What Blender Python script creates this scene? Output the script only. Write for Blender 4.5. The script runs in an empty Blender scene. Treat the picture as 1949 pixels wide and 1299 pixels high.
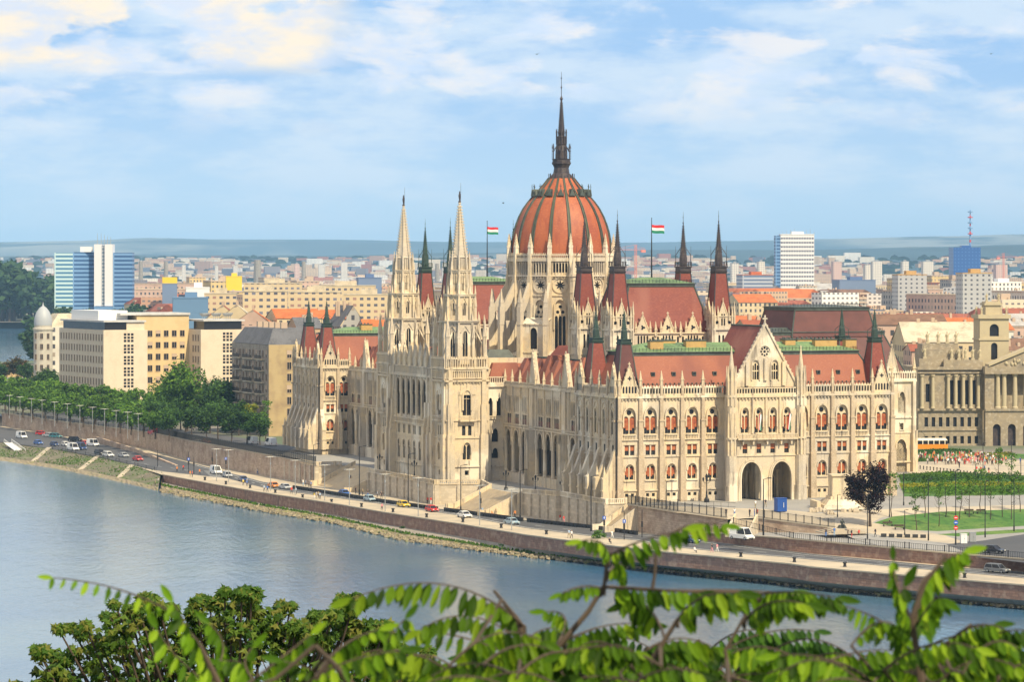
import bpy, bmesh, math, random
from mathutils import Vector, Matrix
from mathutils.geometry import tessellate_polygon
R = math.radians; PI = math.pi
sc = bpy.context.scene
C = sc.collection
rnd = random.Random(7)

# ---------------------------------------------------------------- camera geometry (metres)
F = 6000.0; HZ = 515.0; CH = 47.4            # focal length in photo pixels, horizon row, eye height
TH = R(20.3); ST, CT = math.sin(TH), math.cos(TH)
BX, BY = 21.8, 654.0                         # south-west corner of the parliament
def G(px, py, z):                            # ground spot seen at a pixel, on the level z
    Y = F*(CH-z)/(py-HZ); return Vector(((px-974.5)/F*Y, Y, z))
def at(px, Y, z=0): return Vector(((px-974.5)/F*Y, Y, z))
def zpy(py, Y): return CH-(py-HZ)*Y/F
def W(b, a, z=0): return Vector((BX - a*ST + b*CT, BY + a*CT + b*ST, z))
def L(X, Y):                                 # world -> building frame (b east, a north)
    dx, dy = X-BX, Y-BY
    return (dx*CT+dy*ST, -dx*ST+dy*CT)
def clamp(x, a, b): return max(a, min(b, x))
def clamp(x, a, b): return max(a, min(b, x))
def hlow(X, Y): return -6.1-0.0075*clamp(L(X, Y)[1], 0, 260)
def hup(X, Y):
    b, a = L(X, Y)
    if a > 0:
        k = clamp((40-b)/20., 0, 1)
        return -0.9 - k*(1.2*clamp((a-23)/30., 0, 1) + .5*clamp((a-100)/120., 0, 1)) - (1-k)*1.7*clamp((a-160)/100., 0, 1) - 1.4*clamp((a-260)/150., 0, 1)
    return -0.9 - 3.1*clamp((-a-30)/35., 0, 1)
def hmid(X, Y): return -6.1+2.1*clamp((-L(X, Y)[1]-8)/38., 0, 1)
def onlow(px, py):
    z = -6.5
    for _ in range(8):
        p = G(px, py, z); z = hlow(p.x, p.y)
    return Vector((p.x, p.y, z))
def onup(px, py):
    z = -1.
    for _ in range(12):
        p = G(px, py, z); z = .5*z+.5*hup(p.x, p.y)
    return Vector((p.x, p.y, hup(p.x, p.y)))

# ---------------------------------------------------------------- materials
MATS = {}
def mat(name, col, rough=.8, noise=None, bump=None, brick=None, metal=0., emit=None, rand=None, island=False, windows=None, spec=.4, stain=None):
    m = bpy.data.materials.new(name); m.use_nodes = True; nt = m.node_tree; N = nt.nodes; K = nt.links
    bs = N['Principled BSDF']; bs.inputs['Roughness'].default_value = rough; bs.inputs['Metallic'].default_value = metal
    bs.inputs['Specular IOR Level'].default_value = spec
    tc = N.new('ShaderNodeTexCoord')
    rgb = N.new('ShaderNodeRGB'); rgb.outputs[0].default_value = (*col, 1); cur = rgb.outputs[0]
    def mix(a, b, fac, mode='MIX'):
        x = N.new('ShaderNodeMix'); x.data_type = 'RGBA'; x.blend_type = mode
        for s, v in ((x.inputs[6], a), (x.inputs[7], b), (x.inputs[0], fac)):
            if isinstance(v, (int, float)): s.default_value = v
            elif isinstance(v, tuple): s.default_value = (*v, 1) if len(v) == 3 else v
            else: K.new(v, s)
        return x.outputs[2]
    def ramp(inp, stops, const=False):
        r = N.new('ShaderNodeValToRGB'); K.new(inp, r.inputs[0]); e = r.color_ramp.elements
        if const: r.color_ramp.interpolation = 'CONSTANT'
        while len(e) < len(stops): e.new(.5)
        for i, (p, c) in enumerate(stops):
            e[i].position = p; e[i].color = (*c, 1) if isinstance(c, tuple) else (c, c, c, 1)
        return r.outputs[0]
    def ntex(scale, detail=4, vec=None, sc3=None):
        n = N.new('ShaderNodeTexNoise'); n.inputs['Scale'].default_value = scale; n.inputs['Detail'].default_value = detail
        src = vec or tc.outputs['Object']
        if sc3:
            mp = N.new('ShaderNodeMapping'); mp.inputs['Scale'].default_value = sc3; K.new(src, mp.inputs[0]); src = mp.outputs[0]
        K.new(src, n.inputs['Vector']); return n.outputs[0]
    if rand:                                  # a list of colours, one per object or per island
        if island:
            g = N.new('ShaderNodeNewGeometry'); o = g.outputs['Random Per Island']
        else:
            g = N.new('ShaderNodeObjectInfo'); o = g.outputs['Random']
        n = len(rand); cur = ramp(o, [(i/n, c) for i, c in enumerate(rand)], True)
    bh = None
    if brick:
        bw, bhh, mort, dark = brick
        b = N.new('ShaderNodeTexBrick'); K.new(tc.outputs['UV'], b.inputs['Vector'])
        b.inputs['Scale'].default_value = 1.; b.inputs['Brick Width'].default_value = bw; b.inputs['Row Height'].default_value = bhh
        b.inputs['Mortar Size'].default_value = mort
        b.inputs['Color1'].default_value = (1, 1, 1, 1); b.inputs['Color2'].default_value = (.62, .62, .62, 1); b.inputs['Mortar'].default_value = (dark,)*3+(1,)
        cur = mix(cur, b.outputs[0], .85, 'MULTIPLY'); bh = b.outputs[1]
    if noise:
        for (s, d, c2, lo, hi, *sc3) in noise:
            f = ramp(ntex(s, d, None, sc3[0] if sc3 else None), [(lo, 0.), (hi, 1.)])
            cur = mix(cur, c2, f)
    if windows:
        fw, fh, wx, wy, wc = windows[:5]
        sp = N.new('ShaderNodeSeparateXYZ'); K.new(tc.outputs['UV'], sp.inputs[0])
        def band(o, per, a0, a1):
            d = N.new('ShaderNodeMath'); d.operation = 'DIVIDE'; K.new(o, d.inputs[0]); d.inputs[1].default_value = per
            fr = N.new('ShaderNodeMath'); fr.operation = 'FRACT'; K.new(d.outputs[0], fr.inputs[0])
            g = N.new('ShaderNodeMath'); g.operation = 'GREATER_THAN'; K.new(fr.outputs[0], g.inputs[0]); g.inputs[1].default_value = a0
            l = N.new('ShaderNodeMath'); l.operation = 'LESS_THAN'; K.new(fr.outputs[0], l.inputs[0]); l.inputs[1].default_value = a1
            x = N.new('ShaderNodeMath'); x.operation = 'MULTIPLY'; K.new(g.outputs[0], x.inputs[0]); K.new(l.outputs[0], x.inputs[1]); return x.outputs[0]
        x = N.new('ShaderNodeMath'); x.operation = 'MULTIPLY'
        K.new(band(sp.outputs[0], fw, .5-wx/2, .5+wx/2), x.inputs[0]); K.new(band(sp.outputs[1], fh, .5-wy/2, .5+wy/2), x.inputs[1])
        if len(windows) > 5:
            wn = N.new('ShaderNodeTexWhiteNoise'); wn.noise_dimensions = '2D'
            fl = N.new('ShaderNodeVectorMath'); fl.operation = 'DIVIDE'; K.new(tc.outputs['UV'], fl.inputs[0]); fl.inputs[1].default_value = (fw, fh, 1)
            f2 = N.new('ShaderNodeVectorMath'); f2.operation = 'FLOOR'; K.new(fl.outputs[0], f2.inputs[0]); K.new(f2.outputs[0], wn.inputs['Vector'])
            wcol = ramp(wn.outputs[0], [(0., wc), (.55, tuple(c*1.8 for c in wc)), (.8, windows[5])], True)
        else: wcol = wc
        cur = mix(cur, wcol, x.outputs[0])
    K.new(cur, bs.inputs['Base Color'])
    if bump:
        s, st, d = bump
        bn = N.new('ShaderNodeBump'); bn.inputs['Strength'].default_value = st; bn.inputs['Distance'].default_value = d
        K.new(ntex(s, 5), bn.inputs['Height']); K.new(bn.outputs[0], bs.inputs['Normal'])
    if emit:
        bs.inputs['Emission Color'].default_value = (*col, 1); bs.inputs['Emission Strength'].default_value = emit
    MATS[name] = m; return m

stone3 = mat('weathered_limestone', (.47, .37, .255), .9, noise=[(.8, 5, (.33, .26, .18), .45, .7, (1, 1, .4)), (3, 4, (.58, .48, .34), .5, .75)], bump=(3, .25, .05))
stone = mat('limestone', (.64, .51, .32), .85, noise=[(.9, 6, (.48, .40, .30), .45, .75), (.25, 4, (.50, .42, .32), .48, .75, (1, 1, .25)), (.07, 5, (.47, .41, .33), .48, .60), (.11, 4, (.72, .64, .50), .56, .62), (6, 3, (.70, .61, .46), .5, .75), (.5, 3, (.20, .165, .13), .57, .74, (3, 3, .3))], bump=(3, .25, .05))
stone2 = mat('terrace_limestone', (.62, .53, .40), .9, brick=(1.6, .6, .025, .65), noise=[(.3, 5, (.44, .37, .28), .45, .75, (1, 1, .5)), (1.2, 5, (.56, .5, .4), .5, .8)], bump=(2, .4, .08))
roofred = mat('red_roof_tiles', (.21, .048, .032), .65, noise=[(.35, 4, (.17, .038, .03), .4, .75), (2., 5, (.29, .085, .055), .5, .72, (1, 1, 4)), (.12, 3, (.28, .10, .07), .52, .7, (1, 1, .3))], bump=(3, .2, .04))
roofdeep = mat('dark_maroon_roof', (.10, .032, .028), .6, noise=[(.3, 4, (.16, .05, .04), .4, .8)], bump=(3, .2, .04))
roofpink = mat('sunbleached_roof_tiles', (.29, .095, .052), .7, noise=[(.35, 4, (.26, .08, .045), .4, .75), (2.5, 5, (.35, .135, .075), .5, .7, (1, 1, 4)), (.12, 3, (.22, .07, .045), .5, .66, (1, 1, .3))], bump=(3, .2, .04))
domered = mat('dome_red_tiles', (.38, .10, .035), .55, noise=[(.25, 5, (.25, .055, .028), .42, .72, (1, 1, .5)), (2., 5, (.46, .15, .06), .5, .72, (1, 1, 3)), (.5, 4, (.30, .07, .03), .55, .7, (2, 2, .25))], bump=(4, .15, .03))
roofdark = mat('dark_lead', (.055, .065, .055), .6, noise=[(.8, 4, (.10, .12, .10), .4, .8)])
spiredark = mat('spire_dark_metal', (.045, .035, .04), .55, noise=[(1.2, 3, (.10, .075, .06), .45, .8)])
copper = mat('green_copper', (.155, .25, .10), .7, noise=[(.25, 4, (.07, .12, .06), .42, .66), (2, 3, (.24, .33, .15), .5, .75)])
coppdark = mat('aged_copper', (.028, .05, .04), .6, noise=[(1, 4, (.055, .10, .07), .5, .8)])
glassd = mat('dark_glass', (.022, .022, .026), .2, spec=.25)
blindo = mat('orange_blind', (.40, .125, .045), .7, noise=[(1.2, 2, (.26, .055, .025), .42, .62)])
inner = mat('shade_dark_inner_stone', (.19, .155, .115), .95, noise=[(.5, 4, (.12, .10, .08), .4, .7)])  # stone darkened in colour to stand in for shade in loggias and blind arches
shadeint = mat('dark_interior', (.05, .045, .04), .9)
ochre = mat('ochre_render', (.50, .32, .12), .9, noise=[(1, 3, (.40, .25, .10), .4, .7)])
iron = mat('black_iron', (.02, .02, .022), .5)
steel = mat('grey_steel', (.35, .36, .36), .4, metal=.3)
sandst = mat('red_sandstone_blocks', (.34, .20, .145), .9, brick=(1.2, .45, .03, .45), noise=[(.25, 5, (.24, .15, .12), .42, .7), (.8, 5, (.42, .30, .22), .5, .75), (.4, 4, (.12, .10, .085), .6, .8, (1, 1, .6))], bump=(3, .5, .06))
sandst2 = mat('ochre_sandstone_blocks', (.60, .46, .34), .9, brick=(1.2, .45, .03, .5), noise=[(.3, 5, (.30, .20, .14), .42, .7), (1.1, 5, (.50, .38, .27), .5, .75)], bump=(3, .5, .06))
concrete = mat('grey_concrete', (.30, .27, .23), .9, noise=[(.5, 5, (.2, .18, .15), .4, .75), (3, 4, (.36, .33, .28), .5, .8)])
asphalt = mat('asphalt', (.075, .078, .085), .9, noise=[(.08, 4, (.10, .10, .105), .4, .7), (3, 4, (.055, .055, .06), .5, .8)])
stairst = mat('stair_stone', (.60, .49, .33), .9, noise=[(.5, 5, (.48, .39, .27), .45, .75)])
paving = mat('pale_paving', (.50, .42, .30), .9, noise=[(.12, 5, (.33, .29, .23), .4, .7), (2, 4, (.46, .40, .31), .5, .8)])
paving2 = mat('grey_paving', (.30, .29, .27), .9, noise=[(.1, 5, (.25, .24, .23), .4, .7), (2, 4, (.34, .33, .30), .5, .8)])
white = mat('white_paint', (.75, .75, .73), .6)
cityground = mat('city_ground', (.20, .18, .15), .95, noise=[(.01, 5, (.10, .13, .07), .45, .6)])
grassm = mat('lawn_grass', (.06, .16, .02), .95, noise=[(.12, 5, (.12, .20, .035), .42, .62), (.9, 5, (.03, .10, .015), .5, .7), (3, 4, (.035, .09, .02), .5, .8)])
bankm = mat('bank_rubble', (.19, .165, .11), .95, brick=(1.5, .8, .06, .6), noise=[(.09, 5, (.10, .14, .045), .45, .62), (1.5, 5, (.12, .10, .075), .5, .75), (.5, 5, (.27, .24, .17), .55, .8)], bump=(2, .8, .2))
shorem = mat('shore_stones', (.30, .25, .16), .95, noise=[(1.2, 5, (.14, .11, .07), .45, .65), (.3, 4, (.20, .22, .06), .55, .7), (4, 4, (.42, .37, .27), .55, .75)], bump=(1.5, .9, .3))
woodm = mat('bark', (.09, .065, .045), .9, noise=[(4, 4, (.05, .038, .03), .4, .7, (3, 3, .5))])

def leafmat(name, cols, transl=.25, rough=.6):
    m = bpy.data.materials.new(name); m.use_nodes = True; nt = m.node_tree; N = nt.nodes; K = nt.links
    bs = N['Principled BSDF']; bs.inputs['Roughness'].default_value = rough; bs.inputs['Specular IOR Level'].default_value = .12
    g = N.new('ShaderNodeNewGeometry'); r = N.new('ShaderNodeValToRGB'); K.new(g.outputs['Random Per Island'], r.inputs[0])
    e = r.color_ramp.elements
    while len(e) < len(cols): e.new(.5)
    for i, c in enumerate(cols): e[i].position = i/(len(cols)-1); e[i].color = (*c, 1)
    oi = N.new('ShaderNodeObjectInfo'); hs = N.new('ShaderNodeHueSaturation')
    mr = N.new('ShaderNodeMapRange'); K.new(oi.outputs['Random'], mr.inputs[0]); mr.inputs[3].default_value = .75; mr.inputs[4].default_value = 1.25
    K.new(mr.outputs[0], hs.inputs['Value']); K.new(r.outputs[0], hs.inputs['Color']); K.new(hs.outputs[0], bs.inputs['Base Color'])
    tr = N.new('ShaderNodeBsdfTranslucent'); K.new(hs.outputs[0], tr.inputs[0])
    mx = N.new('ShaderNodeMixShader'); mx.inputs[0].default_value = transl; K.new(bs.outputs[0], mx.inputs[1]); K.new(tr.outputs[0], mx.inputs[2])
    K.new(mx.outputs[0], N['Material Output'].inputs[0]); MATS[name] = m; return m
leaf_dark = leafmat('foliage_dark', [(.022, .055, .014), (.045, .10, .02), (.075, .15, .025)])
leaf_mid = leafmat('foliage_green', [(.04, .10, .014), (.085, .18, .02), (.15, .26, .03)])
leaf_far = leafmat('foliage_far', [(.02, .05, .025), (.04, .085, .03), (.06, .11, .035)])
leaf_purple = leafmat('foliage_purple', [(.008, .004, .006), (.018, .008, .010), (.04, .014, .014)])
leaf_autumn = leafmat('foliage_bronze', [(.10, .05, .02), (.07, .08, .02), (.16, .09, .03)])
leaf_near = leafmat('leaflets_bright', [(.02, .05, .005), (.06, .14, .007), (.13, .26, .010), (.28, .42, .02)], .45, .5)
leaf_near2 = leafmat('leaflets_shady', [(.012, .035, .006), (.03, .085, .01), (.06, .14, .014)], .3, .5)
leaf_maple = leafmat('maple_leaves', [(.022, .055, .008), (.045, .10, .012), (.085, .15, .02), (.15, .15, .03)], .25, .55)
leaf_yel = leafmat('foliage_yellow', [(.10, .16, .02), (.22, .24, .02), (.30, .26, .02)])

# ---------------------------------------------------------------- mesh builder
class MB:
    def __init__(s): s.v = []; s.f = []; s.m = []; s.uv = {}; s.mats = []; s.cur = 0; s.T = None; s.sm = set(); s.smooth = False
    def use(s, material):
        if material not in s.mats: s.mats.append(material)
        s.cur = s.mats.index(material); return s
    def add(s, pts): 
        i = len(s.v)
        for p in pts:
            p = Vector(p); s.v.append(s.T @ p if s.T is not None else p)
        return i
    def face(s, idx, uv=None):
        if uv: s.uv[len(s.f)] = uv
        if s.smooth: s.sm.add(len(s.f))
        s.f.append(tuple(idx)); s.m.append(s.cur)
    def quad(s, a, b, c, d, uv=None): i = s.add((a, b, c, d)); s.face((i, i+1, i+2, i+3), uv)
    def tri(s, a, b, c): i = s.add((a, b, c)); s.face((i, i+1, i+2))
    def hexa(s, b4, t4, nb=False):
        i = s.add(list(b4)+list(t4))
        if not nb: s.face((i+3, i+2, i+1, i))
        s.face((i+4, i+5, i+6, i+7))
        for k in range(4):
            n = (k+1) % 4
            d = (Vector(b4[n])-Vector(b4[k])).length; h = (Vector(t4[k])-Vector(b4[k])).length; zz = b4[k][2]
            ox = (b4[k][0]+b4[k][1])
            s.face((i+k, i+n, i+4+n, i+4+k), [(ox, zz), (ox+d, zz), (ox+d, zz+h), (ox, zz+h)])
    def box(s, x0, x1, y0, y1, z0, z1):
        s.hexa([(x0, y0, z0), (x1, y0, z0), (x1, y1, z0), (x0, y1, z0)], [(x0, y0, z1), (x1, y0, z1), (x1, y1, z1), (x0, y1, z1)])
    def frus(s, cx, cy, z0, z1, hx0, hy0, hx1, hy1):
        s.hexa([(cx-hx0, cy-hy0, z0), (cx+hx0, cy-hy0, z0), (cx+hx0, cy+hy0, z0), (cx-hx0, cy+hy0, z0)],
               [(cx-hx1, cy-hy1, z1), (cx+hx1, cy-hy1, z1), (cx+hx1, cy+hy1, z1), (cx-hx1, cy+hy1, z1)])
    def prism(s, poly, z0, z1, cap=True, top=None, uvs=True):
        n = len(poly); tp = top or poly
        i = s.add([(p[0], p[1], z0) for p in poly]+[(p[0], p[1], z1) for p in tp]); u = 0
        for k in range(n):
            j = (k+1) % n; d = math.dist(poly[k], poly[j])
            s.face((i+k, i+j, i+n+j, i+n+k), [(u, z0), (u+d, z0), (u+d, z1), (u, z1)]); u += d
        if cap: s.face(tuple(i+n+k for k in range(n)))
    def lathe(s, prof, n=12, c=(0, 0), ph=0., cap=True):
        rings = []
        for r, z in prof:
            rings.append(s.add([(c[0]+r*math.cos(ph+2*PI*k/n), c[1]+r*math.sin(ph+2*PI*k/n), z) for k in range(n)]))
        for a, b in zip(rings, rings[1:]):
            for k in range(n): j = (k+1) % n; s.face((a+k, a+j, b+j, b+k))
        if cap and prof[-1][0] > .01: s.face(tuple(rings[-1]+k for k in range(n)))
    def tube(s, p0, p1, r0, r1=None, n=6):
        p0, p1 = Vector(p0), Vector(p1); r1 = r0 if r1 is None else r1; d = (p1-p0)
        if d.length < 1e-6: return
        d.normalize(); x = d.orthogonal().normalized(); y = d.cross(x)
        q = [math.cos(2*PI*k/n)*x+math.sin(2*PI*k/n)*y for k in range(n)]
        i = s.add([p0+v*r0 for v in q]+[p1+v*r1 for v in q])
        for k in range(n): j = (k+1) % n; s.face((i+k, i+j, i+n+j, i+n+k))
        s.face(tuple(i+n+k for k in range(n)))
    def ball(s, c, r, n=8, m=5, sz=1.):
        s.lathe([(r*math.sin(PI*k/m)+1e-4, c[2]-r*sz*math.cos(PI*k/m)) for k in range(m+1)], n, (c[0], c[1]), cap=False)
    def holed(s, P, outer, holes, depth, reveal=True):
        """flat wall face with real openings; P(u,z,d) maps to space, d inward is negative"""
        polys = [[Vector((u, z, 0)) for u, z in outer]]+[[Vector((u, z, 0)) for u, z in h] for h in holes]
        flat = [p for q in polys for p in q]
        i = s.add([P(p.x, p.y, 0) for p in flat])
        for t in tessellate_polygon(polys):
            s.face(tuple(i+k for k in t), [(flat[k].x, flat[k].y) for k in t])
        if reveal:
            for h in holes:
                n = len(h); i = s.add([P(u, z, 0) for u, z in h]+[P(u, z, -depth) for u, z in h])
                for k in range(n): j = (k+1) % n; s.face((i+k, i+j, i+n+j, i+n+k))
    def fill(s, P, poly, d):
        i = s.add([P(u, z, d) for u, z in poly]); s.face(tuple(range(i, i+len(poly))), list(poly))
    def slab(s, P, poly, d0, d1):            # polygon extruded along the wall normal
        n = len(poly); i = s.add([P(u, z, d0) for u, z in poly]+[P(u, z, d1) for u, z in poly])
        for k in range(n): j = (k+1) % n; s.face((i+k, i+j, i+n+j, i+n+k))
        s.face(tuple(i+n+k for k in range(n)))
    def pbox(s, P, u0, u1, z0, z1, d0, d1):
        s.hexa([P(u0, z0, d1), P(u1, z0, d1), P(u1, z0, d0), P(u0, z0, d0)], [P(u0, z1, d1), P(u1, z1, d1), P(u1, z1, d0), P(u0, z1, d0)])
    def arch(s, P, inner, w, d0, d1):        # moulding round an opening: open poly line list
        n = len(inner); cu = sum(p[0] for p in inner)/n; 
        out = []
        for k in range(n):
            a = inner[max(0, k-1)]; b = inner[min(n-1, k+1)]; t = Vector((b[0]-a[0], b[1]-a[1])); 
            if t.length < 1e-9: t = Vector((0, 1))
            t.normalize(); nn = Vector((-t.y, t.x)); out.append((inner[k][0]+nn.x*w, inner[k][1]+nn.y*w))
        i = s.add([P(u, z, d1) for u, z in inner]+[P(u, z, d1) for u, z in out]+[P(u, z, d0) for u, z in out]+[P(u, z, d0) for u, z in inner])
        for k in range(n-1):
            s.face((i+k, i+k+1, i+n+k+1, i+n+k)); s.face((i+n+k, i+n+k+1, i+2*n+k+1, i+2*n+k)); s.face((i+k, i+k+1, i+3*n+k+1, i+3*n+k))
    def mesh(s, name, materials=None):
        me = bpy.data.meshes.new(name); me.from_pydata([tuple(v) for v in s.v], [], s.f)
        ms = materials if materials is not None else s.mats
        if not isinstance(ms, (list, tuple)): ms = [ms]
        for m in ms: me.materials.append(m)
        if len(ms) > 1: me.polygons.foreach_set('material_index', s.m)
        if s.uv:
            uvl = me.uv_layers.new(name='UVMap').data
            for p in me.polygons:
                q = s.uv.get(p.index)
                if q:
                    for li, c in zip(p.loop_indices, q): uvl[li].uv = c
        if s.sm: me.polygons.foreach_set('use_smooth', [i in s.sm for i in range(len(s.f))])
        me.update(); return me
    def build(s, name, materials=None, parent=None, loc=None, rz=0):
        if not s.f: return None
        return inst(s.mesh(name, materials), name, parent, loc, rz)

def inst(me, name, parent=None, loc=None, rz=0, scale=None):
    o = bpy.data.objects.new(name, me); C.objects.link(o)
    if parent: o.parent = parent
    if loc is not None: o.location = loc
    if rz: o.rotation_euler = (0, 0, rz)
    if scale is not None: o.scale = (scale,)*3 if isinstance(scale, (int, float)) else scale
    return o
def tag(o, label=None, cat=None, group=None, kind=None):
    if label: o['label'] = label
    if cat: o['category'] = cat
    if group: o['group'] = group
    if kind: o['kind'] = kind
    return o
def empty(name, loc=(0, 0, 0), rz=0, label=None, cat=None, group=None):
    o = bpy.data.objects.new(name, None); C.objects.link(o); o.location = loc; o.rotation_euler = (0, 0, rz); o.empty_display_size = .1
    return tag(o, label, cat, group)
def kids(o): return [c for c in KIDS.get(o.name, [])]
KIDS = {}
def reg(root):                                # remember the tree of a prototype once
    for o in list(C.objects):
        if o.parent == root: KIDS.setdefault(root.name, []).append(o); reg(o)
    return root
def dup(o, parent=None, recol=None):
    c = o.copy(); C.objects.link(c); c.parent = parent
    for ch in KIDS.get(o.name, []): dup(ch, c, recol)
    if recol and c.type == 'MESH':
        for sl in c.material_slots:
            if sl.material and sl.material.name in recol:
                mm = recol[sl.material.name]; sl.link = 'OBJECT'; sl.material = mm
    return c

def drop(p):
    for o in KIDS.pop(p.name, []): drop(o)
    bpy.data.objects.remove(p)
def wallP(O, U, N):                           # (u, z, d) -> space for a wall through O along U, facing N
    O, U, N = Vector(O), Vector(U), Vector(N)
    return lambda u, z, d: (O.x+U.x*u+N.x*d, O.y+U.y*u+N.y*d, O.z+z)
def rect(uc, w, z0, z1): return [(uc-w/2, z0), (uc+w/2, z0), (uc+w/2, z1), (uc-w/2, z1)]
def archl(uc, w, z0, z1, k=1.0, n=5):         # pointed (k high) arch outline, open from bottom right over the top to bottom left
    h = w/2; rise = min(z1-z0-.05, w*.5*(1+.6*k)); zs = z1-rise
    pts = [(uc+h, z0), (uc+h, zs)]
    for i in range(1, n): t = i/n; pts.append((uc+h*math.cos(t*PI/2)**(1.0 if k else 1), zs+rise*math.sin(t*PI/2)**(1-.18*k)))
    pts.append((uc, z1)); l = [(2*uc-p[0], p[1]) for p in pts[:-1]][::-1]
    return pts+l
def lancet(uc, w, z0, z1, k=1.0, n=4): return archl(uc, w, z0, z1, k, n)
def circ(uc, zc, r, n=12): return [(uc+r*math.cos(2*PI*i/n), zc+r*math.sin(2*PI*i/n)) for i in range(n)]
def foil(uc, zc, r, k=4, n=24): return [(uc+r*(.72+.28*math.cos(k*2*PI*i/n))*math.cos(2*PI*i/n), zc+r*(.72+.28*math.cos(k*2*PI*i/n))*math.sin(2*PI*i/n)) for i in range(n)]
# ================================================================ PARLIAMENT
PR = empty('parliament_building', (BX, BY, 0), TH, 'vast pale gothic revival riverside palace with red ribbed dome, red roofs and many spires', 'building')
def zP(O, U): return wallP(O, U, (U[1], -U[0], 0))
def place(me, name, O, U, u, z, parent=None):
    return inst(me, name, parent or PR, (O[0]+U[0]*u, O[1]+U[1]*u, O[2]+z), math.atan2(U[1], U[0]))
Pw = lambda u, z, d: (u, -d, z)
# --- window prototypes (x along the wall, y inward, origin at sill centre)
def win_pair(w, h, lw, lh, rr, name, blind=True, k=.6):
    m = MB(); m.use(stone)
    holes = [lancet(-w*.23, lw, .12, lh, k), lancet(w*.23, lw, .12, lh, k)]
    if rr: holes.append(circ(0, lh+(h-lh)*.42, rr, 10))
    P = lambda u, z, d: (u, .3-d, z)
    m.holed(P, archl(0, w-.02, 0, h-.01, 1., 6), holes, .22)
    m.use(glassd); m.fill(lambda u, z, d: (u, .55, z), archl(0, w, 0, h, 1., 6), 0)
    m.use(roofdark)
    for s in (-1, 1):
        m.box(s*w*.23-.035, s*w*.23+.035, .47, .54, .1, lh-.1); m.box(s*w*.23-lw/2, s*w*.23+lw/2, .47, .535, lh*.62, lh*.62+.07)
    W_ = m.mesh(name); b = None
    if blind:
        q = MB(); q.use(blindo)
        for s in (-1, 1):
            for t in (-1, 1):
                c = s*w*.23+t*lw*.24; q.box(c-lw*.23, c+lw*.23, .42, .46, lh*(.36 if s*t > 0 else .24), lh-.34)
        b = q.mesh('blind')
    return W_, b
WA = win_pair(3.1, 5.6, 1.24, 3.8, .56, 'window')
WC = win_pair(2.3, 3.4, .86, 2.9, 0, 'window', k=0.)
WN = None
def win_rect(w, h, g=.4):
    m = MB(); m.use(glassd); m.quad((-w/2, g, 0), (w/2, g, 0), (w/2, g, h), (-w/2, g, h))
    m.use(roofdark); m.box(-.04, .04, g-.06, g-.01, 0, h); m.box(-w/2, w/2, g-.06, g-.015, h*.6, h*.6+.06)
    q = MB(); q.use(blindo); q.box(-w/2+.04, w/2-.04, .27, .31, h*.45, h-.06)
    return m.mesh('window'), q.mesh('blind')
WB = win_rect(.95, 2.1); WBS = win_rect(.95, 2.1, .12); WD = win_rect(.7, .7); WB2 = win_rect(1.1, 2.0)
def win_simple(w, h, k=1., name='lancet_window', g=.45):
    m = MB(); m.use(glassd); m.fill(lambda u, z, d: (u, g, z), archl(0, w, 0, h, k, 5), 0)
    m.use(stone); q = min(.14, g*.6); m.box(-.05, .05, g-q, g-.01, 0, h-.05); m.box(-w/2, w/2, g-q, g-.015, h*.66, h*.66+.12); return m.mesh(name)
WN = (win_simple(1.46, 4.9, g=.14), None)
def putwin(pr, name, O, U, u, z, blind=True):
    o = place(pr[0], name, O, U, u, z)
    if blind and pr[1]: inst(pr[1], 'blind', o)
    return o
# --- pinnacle
def pin_mesh(h=4., r=.34):
    m = MB(); m.use(stone); m.frus(0, 0, 0, h*.38, r, r, r*.92, r*.92); m.frus(0, 0, h*.38, h*.43, r*1.35, r*1.35, r*1.35, r*1.35)
    m.frus(0, 0, h*.43, h*.95, r*.9, r*.9, .05, .05); m.ball((0, 0, h*.95), r*.28, 5, 3)
    for t in (.5, .62, .74, .86):
        rr = r*.9*(1-(t-.43)/.54)+.1; m.box(-rr, rr, -.06, .06, h*t, h*t+.12); m.box(-.06, .06, -rr, rr, h*t, h*t+.12)
    return m.mesh('pinnacle')
PIN = pin_mesh(); PINB = pin_mesh(6.5, .62)
def pinn(x, y, z, s=1., big=False, parent=None): return inst(PINB if big else PIN, 'pinnacle', parent or PR, (x, y, z), 0, s)
# --- gallery parapet of small arches with cresting
def gallery(m, P, u0, u1, z0, z1, d=0., step=.62, crest=True, th=.3):
    m.use(stone); m.pbox(P, u0, u1, z0, z0+.28, d-th, d); m.pbox(P, u0, u1, z1-.42, z1-.18, d-th, d+.04)
    n = max(1, int(round((u1-u0)/step))); s = (u1-u0)/n
    for i in range(n+1):
        u = u0+i*s; a, b = max(u0, u-.11), min(u1, u+.11); m.pbox(P, a, b, z0+.28, z1-.42, d-th+.02, d-.02)
    for i in range(n):
        u = u0+(i+.5)*s
        if crest: m.slab(P, [(u-s*.42, z1-.18), (u+s*.42, z1-.18), (u, z1+.28)], d-.22, d-.08)
def corbels(m, P, u0, u1, z, step=.75, d=.3):
    n = max(1, int((u1-u0)/step)); s = (u1-u0)/n
    for i in range(n): u = u0+(i+.5)*s; m.pbox(P, u-.14, u+.14, z-.45, z, .003, d)
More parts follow.
